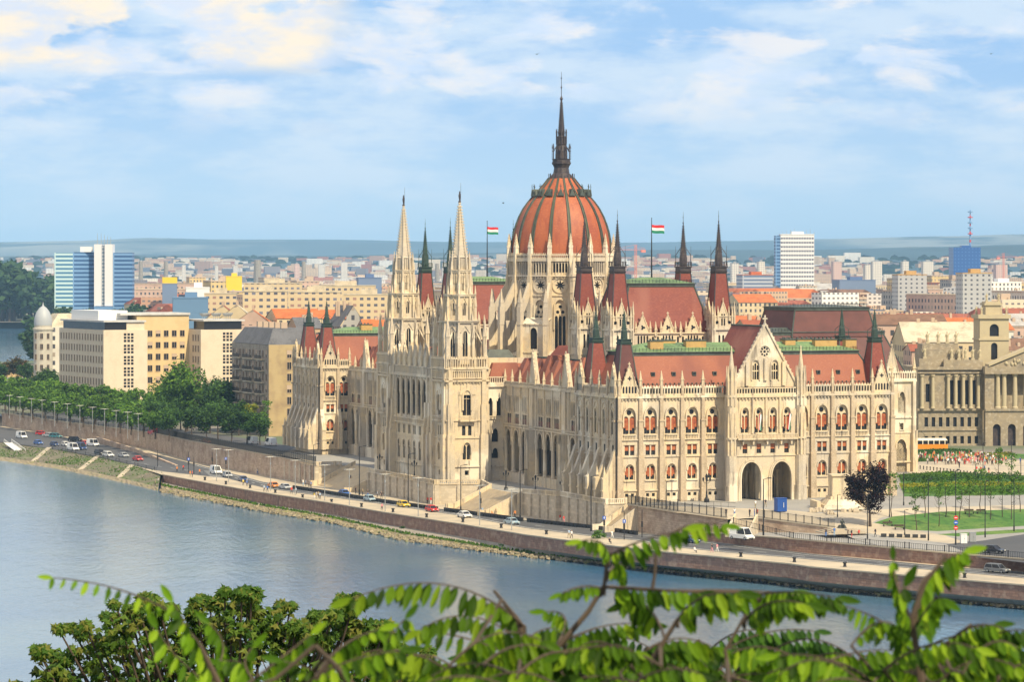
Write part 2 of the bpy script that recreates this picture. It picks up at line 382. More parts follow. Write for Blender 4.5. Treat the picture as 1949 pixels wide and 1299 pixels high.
def gable(m, P, uc, w, z0, z1, th=.5, open_=None, proud=.12):
    """little stone gable standing on the cornice, with pierced openings"""
    m.use(stone); out = [(uc-w/2, z0), (uc+w/2, z0), (uc, z1)]; hs = open_ or []
    m.holed(P, out, hs, th); m.fill(P, out, -th) if not hs else m.holed(lambda u, z, d: P(u, z, d-th), out, hs, 0, False)
    for s in (-1, 1):                          # raking coping with crockets
        m.slab(P, [(uc+s*w/2, z0), (uc+s*(w/2+.28), z0), (uc, z1+.35), (uc, z1)], -th-.05, proud)
        n = max(3, int((z1-z0)/.8))
        for i in range(1, n):
            t = i/n; u = uc+s*(w/2+.22)*(1-t); z = z0+(z1+.3-z0)*t; m.pbox(P, u-.12, u+.12, z, z+.26, -.2, .02)
    m.pbox(P, uc-.09, uc+.09, z1, z1+.9, -.25, -.07); m.pbox(P, uc-.3, uc+.3, z1+.45, z1+.6, -.24, -.08)
GR = -1.1
def std_facade(O, U, u0, u1, centers, gab=(), blinds=True, gal=True, zc=21., base=GR, pil=None, narrow=False, pins=True):
    P = zP(O, U); m = MB(); m.use(stone); holes = []
    for c in centers:
        if narrow:
            holes += [archl(c, 1.5, 13.2, 18.2, 1., 5), rect(c, .95, 8.9, 11.)]
        else:
            holes += [archl(c, 3.1, 13.2, 18.8, 1., 6), rect(c-.62, .95, 8.9, 11.), rect(c+.62, .95, 8.9, 11.), archl(c, 2.3, 3.7, 7.1, 1., 6), rect(c-.65, .7, .25, .95), rect(c+.65, .7, .25, .95)]
    m.holed(P, [(u0, base), (u1, base), (u1, zc), (u0, zc)], holes, .16 if narrow else .55)
    for (z0, z1, d) in ((12., 12.22, .3), (8.45, 8.7, .22), (zc-.25, zc+.2, .5), (zc+.2, zc+.36, .35)): m.pbox(P, u0, u1, z0, z1, -.1, d)
    corbels(m, P, u0, u1, zc-.25); DP = .6 if narrow else 1.
    pl = pil if pil is not None else []
    segs = []; ed = [u0]+sorted(pl)+[u1]
    m.use(roofdark); m.pbox(P, u0+.1, u1-.1, zc+.36, zc+1.75, -.75, -.55) if gal else None; m.use(stone3)  # dark strip added behind the gallery, standing in for the shade there
    for p in pl:                               # stepped pilaster buttresses between the bays
        m.pbox(P, p-.62, p+.62, base, 8.5, .002, .95); m.slab(P, [(p-.62, 8.5), (p+.62, 8.5), (p+.46, 9.3), (p-.46, 9.3)], .004, .75)
        m.pbox(P, p-.46, p+.46, 8.7, 16.2, .003, .62*DP); m.pbox(P, p-.36, p+.36, 16.2, zc+.5, .004, .48*DP)
        m.pbox(P, p-.7, p+.7, base, 1.7, .004, 1.1); m.pbox(P, p-.55, p+.55, 15.9, 16.25, .005, .74)
        m.pbox(P, p-.28, p+.28, zc+.3, zc+2.3, -.1, .52)
    m.use(stone)
    for a, b in zip(ed, ed[1:]):
        aa = a+(.71 if a != u0 else 0); bb = b-(.71 if b != u1 else 0)
        m.pbox(P, aa, bb, 1.45, 1.75, -.1, .3)
    for c in centers:
        if narrow:
            m.arch(P, archl(c, 1.9, 13.0, 18.7), .3, -.05, .28); m.arch(P, archl(c, 2.6, 15, 20.), .22, -.05, .2)
        else:
            m.arch(P, archl(c, 3.25, 14.8, 19.1, 1., 6), .3, -.05, .32); m.arch(P, archl(c, 2.5, 5.6, 7.3, 1., 6), .25, -.05, .22)
            m.pbox(P, c-1.45, c+1.45, 13.0, 13.2, -.02, .28); m.pbox(P, c-1.3, c+1.3, 3.45, 3.68, -.02, .25)
            for i in range(8): m.pbox(P, c-1.3+i*.352, c-1.18+i*.352, 12.22, 13.0, .06, .2)
            m.pbox(P, c-1.3, c+1.3, 11.05, 11.2, -.02, .15); m.pbox(P, c-1.3, c+1.3, 8.7, 8.88, -.02, .2)
    if gal: 
        for a, b in zip(ed, ed[1:]):
            if any(a < g < b for g in gab): continue
            gallery(m, P, a+.05, b-.05, zc+.36, zc+2.2, .3)
    for g in gab:
        w = 4.3; lz = [lancet(g-1.36+i*.68, .44, zc+.75, zc+2.3, .6, 3) for i in range(5)]
        gable(m, P, g, w, zc+.36, zc+6.4, .4, None)
        m.use(stone); m.pbox(P, g-2.1, g+2.1, zc+.36, zc+.62, -.4, .32)
    w = m.build('facade_wall', None, PR)
    for g in gab:
        for i in range(5): q = MB(); q.use(glassd); q.fill(P, lancet(g-1.36+i*.68, .4, zc+.8, zc+2.25, .6, 3), .008); q.build('gable_lancet', None, PR)
        q = MB(); q.use(glassd); q.fill(P, foil(g, zc+3.9, .5), .008); q.build('gable_quatrefoil', None, PR)
    for c in centers:
        if narrow:
            putwin(WN, 'lancet_window', O, U, c, 13.2, False); putwin(WBS, 'small_window', O, U, c, 8.9, True)
        else:
            putwin(WA, 'arched_window', O, U, c, 13.2, blinds)
            for s in (-1, 1): putwin(WB, 'square_window', O, U, c+s*.62, 8.9, blinds); putwin(WD, 'cellar_window', O, U, c+s*.65, .25, False)
            putwin(WC, 'twin_window', O, U, c, 3.7, blinds)
    if pins:
        for p in pl:
            q = P(p, zc+2.2, .2); pinn(q[0], q[1], q[2], .85)
    return P
E = (1, 0, 0)
# south front: left range, right range, projecting centre
Lc = [2.8+4.72*i for i in range(5)]; Rc = [64-c for c in Lc][::-1]
pl1 = [.4]+[5.16+4.72*i for i in range(4)]; pl2 = [64-p for p in pl1][::-1]
std_facade((0, 0, 0), E, 0, 24.2, Lc, gab=(Lc[0],), pil=pl1)
std_facade((0, 0, 0), E, 40.4, 64, Rc, gab=(Rc[-1],), pil=pl2)
def centre_south():
    O = (0, -3.5, 0); P = zP(O, E); m = MB(); m.use(stone); a, b = 24.2, 40.4; c0 = 32.3
    wc = [c0-4.8, c0-1.6, c0+1.6, c0+4.8]
    holes = [archl(c0-3.5, 4.9, GR, 7.4, 1., 8), archl(c0+3.5, 4.9, GR, 7.4, 1., 8)]
    for c in wc: holes += [archl(c, 2.0, 13.2, 18.6, 1., 6), rect(c, 1.1, 9.0, 11.0)]
    m.holed(P, [(a, GR), (b, GR), (b, 21.), (a, 21.)], holes, .9)
    for (z0, z1, d) in ((8.4, 8.65, .2), (20.75, 21.2, .45), (21.2, 21.36, .3)): m.pbox(P, a, b, z0, z1, -.1, d)
    corbels(m, P, a, b, 20.75)
    for x in (c0-3.5, c0+3.5):
        for k, (w, d) in enumerate(((5.1, .45), (5.8, .28))): m.arch(P, archl(x, w, GR, 7.5+k*.35, 1., 8), .3, -.05, d)
    m.pbox(P, a+1.2, b-1.2, 11.9, 12.2, 0, 1.3); m.pbox(P, a+1.2, b-1.2, 12.95, 13.1, 1.05, 1.32)
    n = 42
    for i in range(n+1): u = a+1.25+(b-a-2.5)*i/n; m.pbox(P, u-.07, u+.07, 12.2, 12.95, 1.1, 1.26)
    for u in (c0-5.6, c0-3.2, c0, c0+3.2, c0+5.6): m.slab(P, [(u-.25, 11.9), (u+.25, 11.9), (u+.1, 10.8), (u-.1, 10.8)], .1, .9)
    for c in wc: m.arch(P, archl(c, 2.2, 14.5, 18.9, 1., 6), .28, -.05, .3)
    for u in (c0-3.2, c0, c0+3.2): m.pbox(P, u-.22, u+.22, 13.2, 21., .003, .35)
    gallery(m, P, a+1.2, b-1.2, 21.36, 23., .3, crest=False); m.use(roofdark); m.pbox(P, a+.3, b-.3, 21.36, 22.7, -.39, -.3); m.use(stone)  # dark backing strip added here too, as shade behind the openings
    m.build('facade_wall', None, PR)
    # gabled crown
    g = MB(); g.use(stone); z0, z1, w = 22.9, 35.8, 14.6
    Q = lambda u, z, d: P(u, z, d-.4)
    hs = [circ(c0, 30.3, 1.25, 16), archl(c0-2.2, 1.9, 24.3, 28.6, 1., 6), archl(c0+2.2, 1.9, 24.3, 28.6, 1., 6)]
    g.holed(Q, [(c0-w/2, z0), (c0+w/2, z0), (c0, z1)], hs, .5)
    for s in (-1, 1):
        g.slab(Q, [(c0+s*w/2, z0), (c0+s*(w/2+.5), z0), (c0, z1+.7), (c0, z1)], -.6, .3)
        for i in range(1, 16): t = i/16; u = c0+s*(w/2+.5)*(1-t); z = z0+(z1+.6-z0)*t; g.pbox(Q, u-.16, u+.16, z, z+.4, -.35, .1)
        g.arch(Q, archl(c0+s*2.2, 2.1, 24.3, 28.8, 1., 6), .25, -.05, .25)
        g.pbox(Q, c0+s*4.2-.4, c0+s*4.2+.4, 23.2, 28.2, .003, .5); 
    g.pbox(Q, c0-.35, c0+.35, 24.3, 28.9, .003, .45)
    g.arch(Q, circ(c0, 30.3, 1.35, 20)+[(c0+1.35, 30.3)], .3, -.05, .25) if False else None
    g.pbox(Q, c0-.16, c0+.16, z1+.4, z1+2.2, -.3, .02); g.pbox(Q, c0-.55, c0+.55, z1+1.3, z1+1.6, -.28, 0)
    g.build('great_gable', None, PR)
    # rose window: dark glass with eight petals of stone tracery
    r = MB(); r.use(glassd); r.fill(Q, circ(c0, 30.3, 1.3, 16), -.45); r.use(stone)
    r.holed(lambda u, z, d: Q(u, z, d-.25), circ(c0, 30.3, 1.25, 24), [circ(c0+.78*math.cos(PI/4*i), 30.3+.78*math.sin(PI/4*i), .25, 8) for i in range(8)]+[circ(c0, 30.3, .3, 8)], .15)
    r.build('rose_window', None, PR)
    t = MB(); t.use(stone)
    t.holed(lambda u, z, d: (u, .12-d, z), archl(0, 1.88, 0, 4.28, 1., 6), [lancet(x, .42, .15, 1.9, .3, 3) for x in (-.55, 0, .55)]+[lancet(x, .42, 2.1, 3.2+.4*(x == 0), .6, 3) for x in (-.55, 0, .55)], .15)
    t.use(glassd); t.fill(lambda u, z, d: (u, .4, z), archl(0, 1.9, 0, 4.3, 1., 6), 0); tm = t.mesh('gable_window')
    for s in (-1, 1): place(tm, 'gable_window', (0, -3.1, 0), E, c0+s*2.2, 24.3)
    wm = win_pair(2.0, 5.4, .76, 3.75, .42, 'arched_window')
    for c in wc: putwin(wm, 'arched_window', O, E, c, 13.2); putwin(WB2, 'square_window', O, E, c, 9.0)
    # porch inside the two arches
    p = MB(); p.use(stone); p.box(a+.5, b-.5, 4.5, 4.8, GR, 8.2); p.box(c0-.6, c0+.6, .5, 4.4, GR, 7.7)
    for u_ in (c0-6, c0-1.2, c0+1.2, c0+6): p.lathe([(.4, GR), (.35, 0), (.28, .3), (.26, 4.5), (.4, 5)], 8, (u_, 3.6))
    p.box(a, a+.6, -2.6, 4.5, GR, 8.2); p.box(b-.6, b, -2.6, 4.5, GR, 8.2); p.box(a+.6, b-.6, -2.6, 4.5, 7.8, 8.2); p.box(a+.6, b-.6, -2.6, 4.5, GR-.1, GR+.12)
    p.build('porch', None, PR)
    dm = MB(); dm.use(spiredark); dm.fill(lambda u, z, d: (u, -.05, z), archl(0, 1.7, 0, 5.2, 1., 5), 0); dm.use(stone); dm.arch(lambda u, z, d: (u, -d, z), archl(0, 1.8, 0, 5.3, 1, 5), .3, 0, .2); dmm = dm.mesh('porch_door')
    for u in (c0-4.9, c0-2.4, c0+2.2, c0+4.9): place(dmm, 'porch_door', (0, 4.36, 0), E, u, GR)
    # side walls of the projection
    s_ = MB(); s_.use(stone); 
    for x0, x1 in ((a, a+.5), (b-.5, b)): s_.box(x0, x1, -2.6, 0, 8.2, 21.2)
    s_.build('side_wall', None, PR)
    for x in (a+.1, b-.1):                    # buttress turrets flanking the centre
        t = MB(); t.use(stone)
        t.prism(circ(x, -3.7, 1.35, 8), GR, 2.2, True); t.prism(circ(x, -3.7, 1.15, 8), 2.2, 8.6); t.prism(circ(x, -3.7, .95, 8), 8.6, 24.5); t.prism(circ(x, -3.7, 1.25, 8), 12.0, 12.4); t.prism(circ(x, -3.7, 1.15, 8), 20.8, 21.3)
        for k in range(8):
            an = PI/4*k+.39; cx, cy = x+1.0*math.cos(an), -3.7+1.0*math.sin(an)
            t.frus(cx, cy, 14, 17.5, .16, .16, .05, .05); t.frus(cx, cy, 8.6, 14, .14, .14, .14, .14); t.frus(cx, cy, 24.2, 27.4, .17, .17, .04, .04); t.frus(cx, cy, 19, 24.2, .13, .13, .13, .13)
        t.lathe([(.9, 24.5), (.1, 31.), (.16, 31.1), (.05, 31.6)], 8, (x, -3.7)); t.build('buttress_turret', None, PR)
centre_south()

# ---------------------------------------------------------------- roofs
def hip_roof(x0, x1, y0, y1, z0, ins, z1, top=1.3, lead=True, name='roof', skylights=None, dark=roofred, deck=copper):
    m = MB(); m.use(dark); b = [(x0, y0, z0), (x1, y0, z0), (x1, y1, z0), (x0, y1, z0)]
    x2, x3, y2, y3 = x0+ins, x1-ins, y0+ins, y1-ins
    m.hexa(b, [(x2, y2, z1), (x3, y2, z1), (x3, y3, z1), (x2, y3, z1)])
    o = m.build(name, None, PR)
    e = MB(); e.use(roofdark); k = .3
    for A, B in zip(b, [(x2, y2, z1), (x3, y2, z1), (x3, y3, z1), (x2, y3, z1)]): e.tube(A, B, .2, .2, 5)
    e.box(x2-k, x3+k, y2-k, y3+k, z1-.55, z1+.12); e.box(x2-k*1.8, x3+k*1.8, y2-k*1.8, y3+k*1.8, z1+.12, z1+.3)
    e.build('roof_trim', None, o)
    c = MB(); c.use(deck); h = min(x3-x2, y3-y2)*.5; 
    c.hexa([(x2-.4, y2-.4, z1+.303), (x3+.4, y2-.4, z1+.303), (x3+.4, y3+.4, z1+.303), (x2-.4, y3+.4, z1+.303)], [(x2+h*.9, y2+h*.9, z1+.3+top), (x3-h*.9, y2+h*.9, z1+.3+top), (x3-h*.9, y3-h*.9, z1+.3+top), (x2+h*.9, y3-h*.9, z1+.3+top)])
    c.build('copper_deck', None, o)
    r = MB(); r.use(iron)                      # iron cresting
    def run(A, B):
        n = int(math.dist(A, B)/.8)
        for i in range(n+1): t = i/max(1, n); x = A[0]+(B[0]-A[0])*t; y = A[1]+(B[1]-A[1])*t; r.box(x-.035, x+.035, y-.035, y+.035, z1+.3, z1+1.15)
        r.box(min(A[0], B[0])-.03, max(A[0], B[0])+.03, min(A[1], B[1])-.03, max(A[1], B[1])+.03, z1+.85, z1+.92)
    run((x2, y2), (x3, y2)); run((x2, y2), (x2, y3)); run((x3, y2), (x3, y3))
    r.build('ridge_railing', None, o)
    return o
def chimney(x, y, z, sx=1.3, sy=.8, h=2., parent=None):
    m = MB(); m.use(ochre); m.box(x-sx, x+sx, y-sy, y+sy, z, z+h); m.use(roofdark); m.box(x-sx-.12, x+sx+.12, y-sy-.12, y+sy+.12, z+h, z+h+.22)
    n = max(2, int(sx/.5))
    for i in range(n): m.box(x-sx+.2+i*(2*sx-.4)/n, x-sx+.5+i*(2*sx-.4)/n, y-.2, y+.2, z+h+.22, z+h+.55)
    return m.build('chimney', None, parent or PR)
def wing_mass(x0, x1, y0, y1, z1, name='wing_wall'):
    m = MB(); m.use(stone); m.box(x0, x1, y0, y1, GR-3, z1); return m.build(name, None, PR)
SR = hip_roof(1.4, 62.6, 1.4, 23., 21.5, 4.4, 29.9, 1.8, dark=roofpink)
wing_mass(.6, 23.6, .6, 24, 21.3); wing_mass(41, 63.4, .6, 24, 21.3); wing_mass(23.6, 41, 5, 24, 21.3)
m = MB(); m.use(stone); m.box(24.6, 40., -2.6, 5, 8.25, 21.3); m.build('wing_wall', None, PR)
for b in (9.5, 14.2, 18.9, 23.6, 43, 47.8, 52.5, 57.2):   # skylights in the south slope
    s = MB(); s.use(roofdark); zz = 25.7; y = 1.4+4.4*(zz-21.5)/8.4
    s.box(b-.42, b+.42, y-.42, y+.4, zz-.5, zz+.35); s.use(glassd); s.box(b-.3, b+.3, y-.44, y-.41, zz-.35, zz+.22); s.build('skylight', None, SR)
sn = MB(); sn.use(roofdark); sn.box(3, 62, 1.4+4.4*2.1/8.4-.33, 1.4+4.4*2.1/8.4-.27, 23.5, 23.56)
for i in range(60): 
    b = 3+i; zz = 23.6; y = 1.4+4.4*(zz-21.5)/8.4; sn.box(b-.1, b+.1, y-.28, y+.1, zz-.12, zz+.18)
sn.build('snow_guard', None, SR)
for (b, a, sx) in ((12, 8, 1.5), (16, 12, 2), (21.5, 9, 2.3), (32.5, 14, 1.2), (44, 10, 1.2), (46, 14, 1.8), (49.5, 13, 2.4), (52, 9, 2.6), (58, 9, 1.3)): chimney(b, a, 30.4, sx, .8, 2.0, SR)
# roof behind the great gable
g = MB(); g.use(roofred); c0 = 32.3
g.v += [Vector(p) for p in [(c0-7.2, -2.5, 23), (c0+7.2, -2.5, 23), (c0, -2.5, 35.6), (c0-7.2, 14, 23), (c0+7.2, 14, 23), (c0, 14, 35.6)]]
g.face((0, 1, 2)); g.face((3, 5, 4)); g.face((0, 2, 5, 3)); g.face((1, 4, 5, 2))
gr = g.build('gable_roof', None, PR); e = MB(); e.use(roofdark); e.tube((c0, -2.4, 35.7), (c0, 14, 35.7), .22, .22); e.build('ridge_cap', None, gr)

def roof_turret(x, y, z0=22., zt=32., tip=39.8, hw=2.4, green=True, parent=None, dark=False):
    o = empty('roof_turret', (x, y, 0)); o.parent = parent or PR
    m = MB(); m.use(roofdeep if dark else roofred); m.frus(0, 0, z0, zt, hw, hw, hw*.46, hw*.46); m.build('turret_roof', None, o)
    e = MB(); mt = coppdark if green else spiredark; e.use(roofdark)
    for sx in (-1, 1):
        for sy in (-1, 1): e.tube((sx*hw, sy*hw, z0), (sx*hw*.46, sy*hw*.46, zt), .16, .14, 4)
    k = hw*.46; e.use(mt); e.frus(0, 0, zt-.1, zt+.35, k+.1, k+.1, k+.25, k+.25); e.frus(0, 0, zt+.35, zt+.9, k+.05, k+.05, k+.05, k+.05); e.frus(0, 0, zt+.9, zt+1.05, k+.25, k+.25, k+.25, k+.25)
    for sx in (-1, 1):
        for sy in (-1, 1): e.tube((sx*k, sy*k, zt+1), (sx*k, sy*k, zt+2.5), .08, .06, 4); e.tube((sx*k, sy*k, zt+2.5), (sx*k*.3, sy*k*.3, zt+3.3), .06, .05, 4)
    h = tip-zt-1
    e.lathe([(k*.72, zt+1), (k*.62, zt+1+h*.25), (k*.5, zt+1+h*.3), (.12, zt+1+h*.82), (.2, zt+1+h*.84), (.05, zt+1+h*.87), (.03, tip)], 8)
    for i in range(8):
        t = .33+.5*i/8; r = k*.5*(1-(t-.3)/.55)+.16; zz = zt+1+h*t
        e.box(-r, r, -.05, .05, zz, zz+.14); e.box(-.05, .05, -r, r, zz, zz+.14)
    e.build('turret_spire', None, o)
    return o
for (x, y) in ((2.9, 3.2), (2.9, 19), (61.1, 3.2), (61.1, 19)): roof_turret(x, y, dark=(x < 5 and y < 5))

# ---------------------------------------------------------------- west front of the two end pavilions
Wd = (0, -1, 0)                                # along the wall, facing west (river)
def butt_fin(O, U, u, zt=9.6, dz=3.2, zb=GR, d0=.7):
    """raking buttress: flat face widening towards the ground"""
    o = MB(); o.use(stone); P = zP(O, U); w = .5
    prof = [(0, zt+1.2), (d0, zt), (d0+.5, zt-1.6), (d0+1.6, zt-4.4), (dz, zt-5.4), (dz, zb), (0, zb)]
    n = len(prof)
    for s in (-1, 1): i = o.add([P(u+s*w, z, d) for d, z in prof]); o.face(tuple(range(i, i+n)))
    for k in range(n-1):
        (d1, z1), (d2, z2) = prof[k], prof[k+1]; o.quad(P(u-w, z1, d1), P(u+w, z1, d1), P(u+w, z2, d2), P(u-w, z2, d2))
    o.pbox(P, u-.62, u+.62, 1.5, 1.8, dz-.1, dz+.16); o.pbox(P, u-.62, u+.62, zt-5.6, zt-5.3, dz-.1, dz+.16)
    q = P(u, zt-5.4, dz-.55); o.T = Matrix.Translation(q); o.frus(0, 0, 0, 2.4, .34, .34, .04, .04); o.T = None
    return o.build('flying_buttress', None, PR)
def pavilion_west(a0, a1, n=5, b=0):
    O = (b, a1, 0); ln = a1-a0; s = ln/n; cs = [s*(i+.5) for i in range(n)]; pl = [s*i for i in range(1, n)]+[.5, ln-.5]
    std_facade(O, Wd, 0, ln, cs, narrow=True, pil=sorted(pl), gab=(cs[-1], cs[0]), blinds=False)
    for p in sorted(pl): butt_fin(O, Wd, p)
pavilion_west(0, 23.2); pavilion_west(213, 238, 6)
# north pavilion: sunlit south return
def ret():
    O = (0, 213, 0); std_facade(O, E, 0, 8.8, [3., 6.9], gab=(3.,), pil=[.4, 5.2, 8.4])
    butt_fin(O, E, .5, dz=2.6); butt_fin(O, E, 5.3, dz=2.2)
ret()
wing_mass(.6, 63, 213.6, 238, 21.3)
hip_roof(1.4, 62.6, 214.4, 236, 21.5, 4.4, 29.9, 1.6, dark=roofpink)
for (x, y) in ((2.9, 216), (2.9, 233), (61, 216)): roof_turret(x, y)
for (b, a, sx) in ((16, 222, 1.6), (26, 224, 2.), (36, 221, 1.8)): chimney(b, a, 30.4, sx, .8, 2.)
# north face of the south pavilion
m = MB(); m.use(stone); m.box(.05, 8.7, 23.2, 23.6, GR, 21.3); m.build('return_wall', None, PR)

# ---------------------------------------------------------------- recessed river wings with the open arcade
def recess(a0, a1, n, b=8.7, turrets=(), zc=20.4):
    O = (b, a1, 0); P = zP(O, Wd); ln = a1-a0; s = ln/n; m = MB(); m.use(stone); base = -2.6
    holes = []; cs = [s*(i+.5) for i in range(n)]
    for i, c in enumerate(cs):
        if i in turrets: holes.append(archl(c, 1.1, 12.3, 16.4, 1., 5))
        else:
            holes.append(archl(c, s*.80, .2, 10.2, 1., 7)); holes.append(rect(c, s*.66, 11.6, 13.9))
    m.holed(P, [(0, base), (ln, base), (ln, zc), (0, zc)], holes, .22)
    for (z0, z1, d) in ((10.7, 10.95, .5), (11.35, 11.5, .5), (zc-.2, zc+.2, .5), (18.6, 18.75, .15)): m.pbox(P, 0, ln, z0, z1, -.1, d)
    nb = int(ln/.5)
    for i in range(nb): u = ln*(i+.5)/nb; m.pbox(P, u-.08, u+.08, 10.95, 11.35, .3, .46)
    for i, c in enumerate(cs):
        if i in turrets: continue
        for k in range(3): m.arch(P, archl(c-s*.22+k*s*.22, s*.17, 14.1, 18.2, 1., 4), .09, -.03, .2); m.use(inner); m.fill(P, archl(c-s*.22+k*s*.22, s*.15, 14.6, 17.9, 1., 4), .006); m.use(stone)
        for k in (-1, 0, 1): m.pbox(P, c+k*s*.22-.05, c+k*s*.22+.05, 11.6, 13.9, -.1, .03)
        m.arch(P, archl(c, s*.74, 6.5, 10.5, 1., 7), .28, -.05, .3)
    for i in range(n+1):
        u = clamp(s*i, .3, ln-.3)
        m.pbox(P, u-.2, u+.2, 11., zc+.6, .003, .32)
        q = P(u, 0, -.1); m.lathe([(.7, base), (.7, .3), (.8, .35), (.5, .6), (.46, 7.2), (.72, 8.2), (.72, 8.5)], 8, (q[0], q[1]))
        m.pbox(P, u-.4, u+.4, 8.5, 11., .005, .3)
    gallery(m, P, 0, ln, zc+.2, zc+1.2, .3, .5, False)
    m.build('arcade_wall', None, PR)
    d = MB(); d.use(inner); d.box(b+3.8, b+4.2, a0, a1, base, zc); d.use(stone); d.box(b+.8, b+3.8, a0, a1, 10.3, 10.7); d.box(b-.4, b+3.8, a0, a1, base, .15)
    d.use(glassd)
    for c in cs: d.box(b+3.72, b+3.79, a1-c-.8, a1-c+.8, .3, 6)
    d.build('loggia_wall', None, PR)
    for i, c in enumerate(cs):
        if i not in turrets:
            q = MB(); q.use(glassd); q.quad((-s*.33, .15, 0), (s*.33, .15, 0), (s*.33, .15, 2.3), (-s*.33, .15, 2.3)); q.use(mat('maroon_blind', (.12, .03, .025), .8) if 'maroon_blind' not in MATS else MATS['maroon_blind']); q.box(-s*.33, s*.33, .1, .13, .1, 1.3); place(q.mesh('band_window'), 'band_window', O, Wd, c, 11.6)
    for i in range(n+1): q = P(clamp(s*i, .3, ln-.3), 0, .2); pinn(q[0], q[1], zc+.6, .85)
    for i in turrets:                          # tall stone dormer gables over thick piers
        c = cs[i]; t = MB(); gable(t, P, c, s*.9, zc+.2, zc+8., .9)
        t.use(stone); t.pbox(P, c-s*.3, c+s*.3, base, 10.7, .003, 1.5); t.pbox(P, c-s*.22, c+s*.22, 10.7, zc, .003, .5)
        t.holed(lambda u, z, dd: P(u, z, dd+1.5), rect(c, s*.6, base, 10.7), [lancet(c, .8, 1.5, 8.6, 1.)], .2); t.build('gabled_pier', None, PR)
        putwin((win_simple(1.1, 4.1, g=.2), None), 'lancet_window', O, Wd, c, 12.3, False)
    # saw-tooth mansards behind the gallery
    for i, c in enumerate(cs):
        y = a1-c; r = MB(); r.use(roofpink); h = 1. if i in turrets else 0
        r.hexa([(b+1, y-s*.5, zc+.2), (b+8, y-s*.5, zc+.2), (b+8, y+s*.5, zc+.2), (b+1, y+s*.5, zc+.2)], [(b+4.2, y-s*.18, zc+6.4+h), (b+8, y-s*.18, zc+6.4+h), (b+8, y+s*.18, zc+6.4+h), (b+4.2, y+s*.18, zc+6.4+h)])
        r.build('mansard_roof', None, PR)
    w = MB(); w.use(stone); w.box(b+4.3, b+14, a0, a1, GR-2, zc+.1); w.use(coppdark); w.box(b+7.5, b+14, a0, a1, zc+.1, zc+6.6); w.build('wing_wall', None, PR)
recess(23.6, 90.8, 13, turrets=(3, 7))
recess(141.2, 213, 14, turrets=(2, 10))

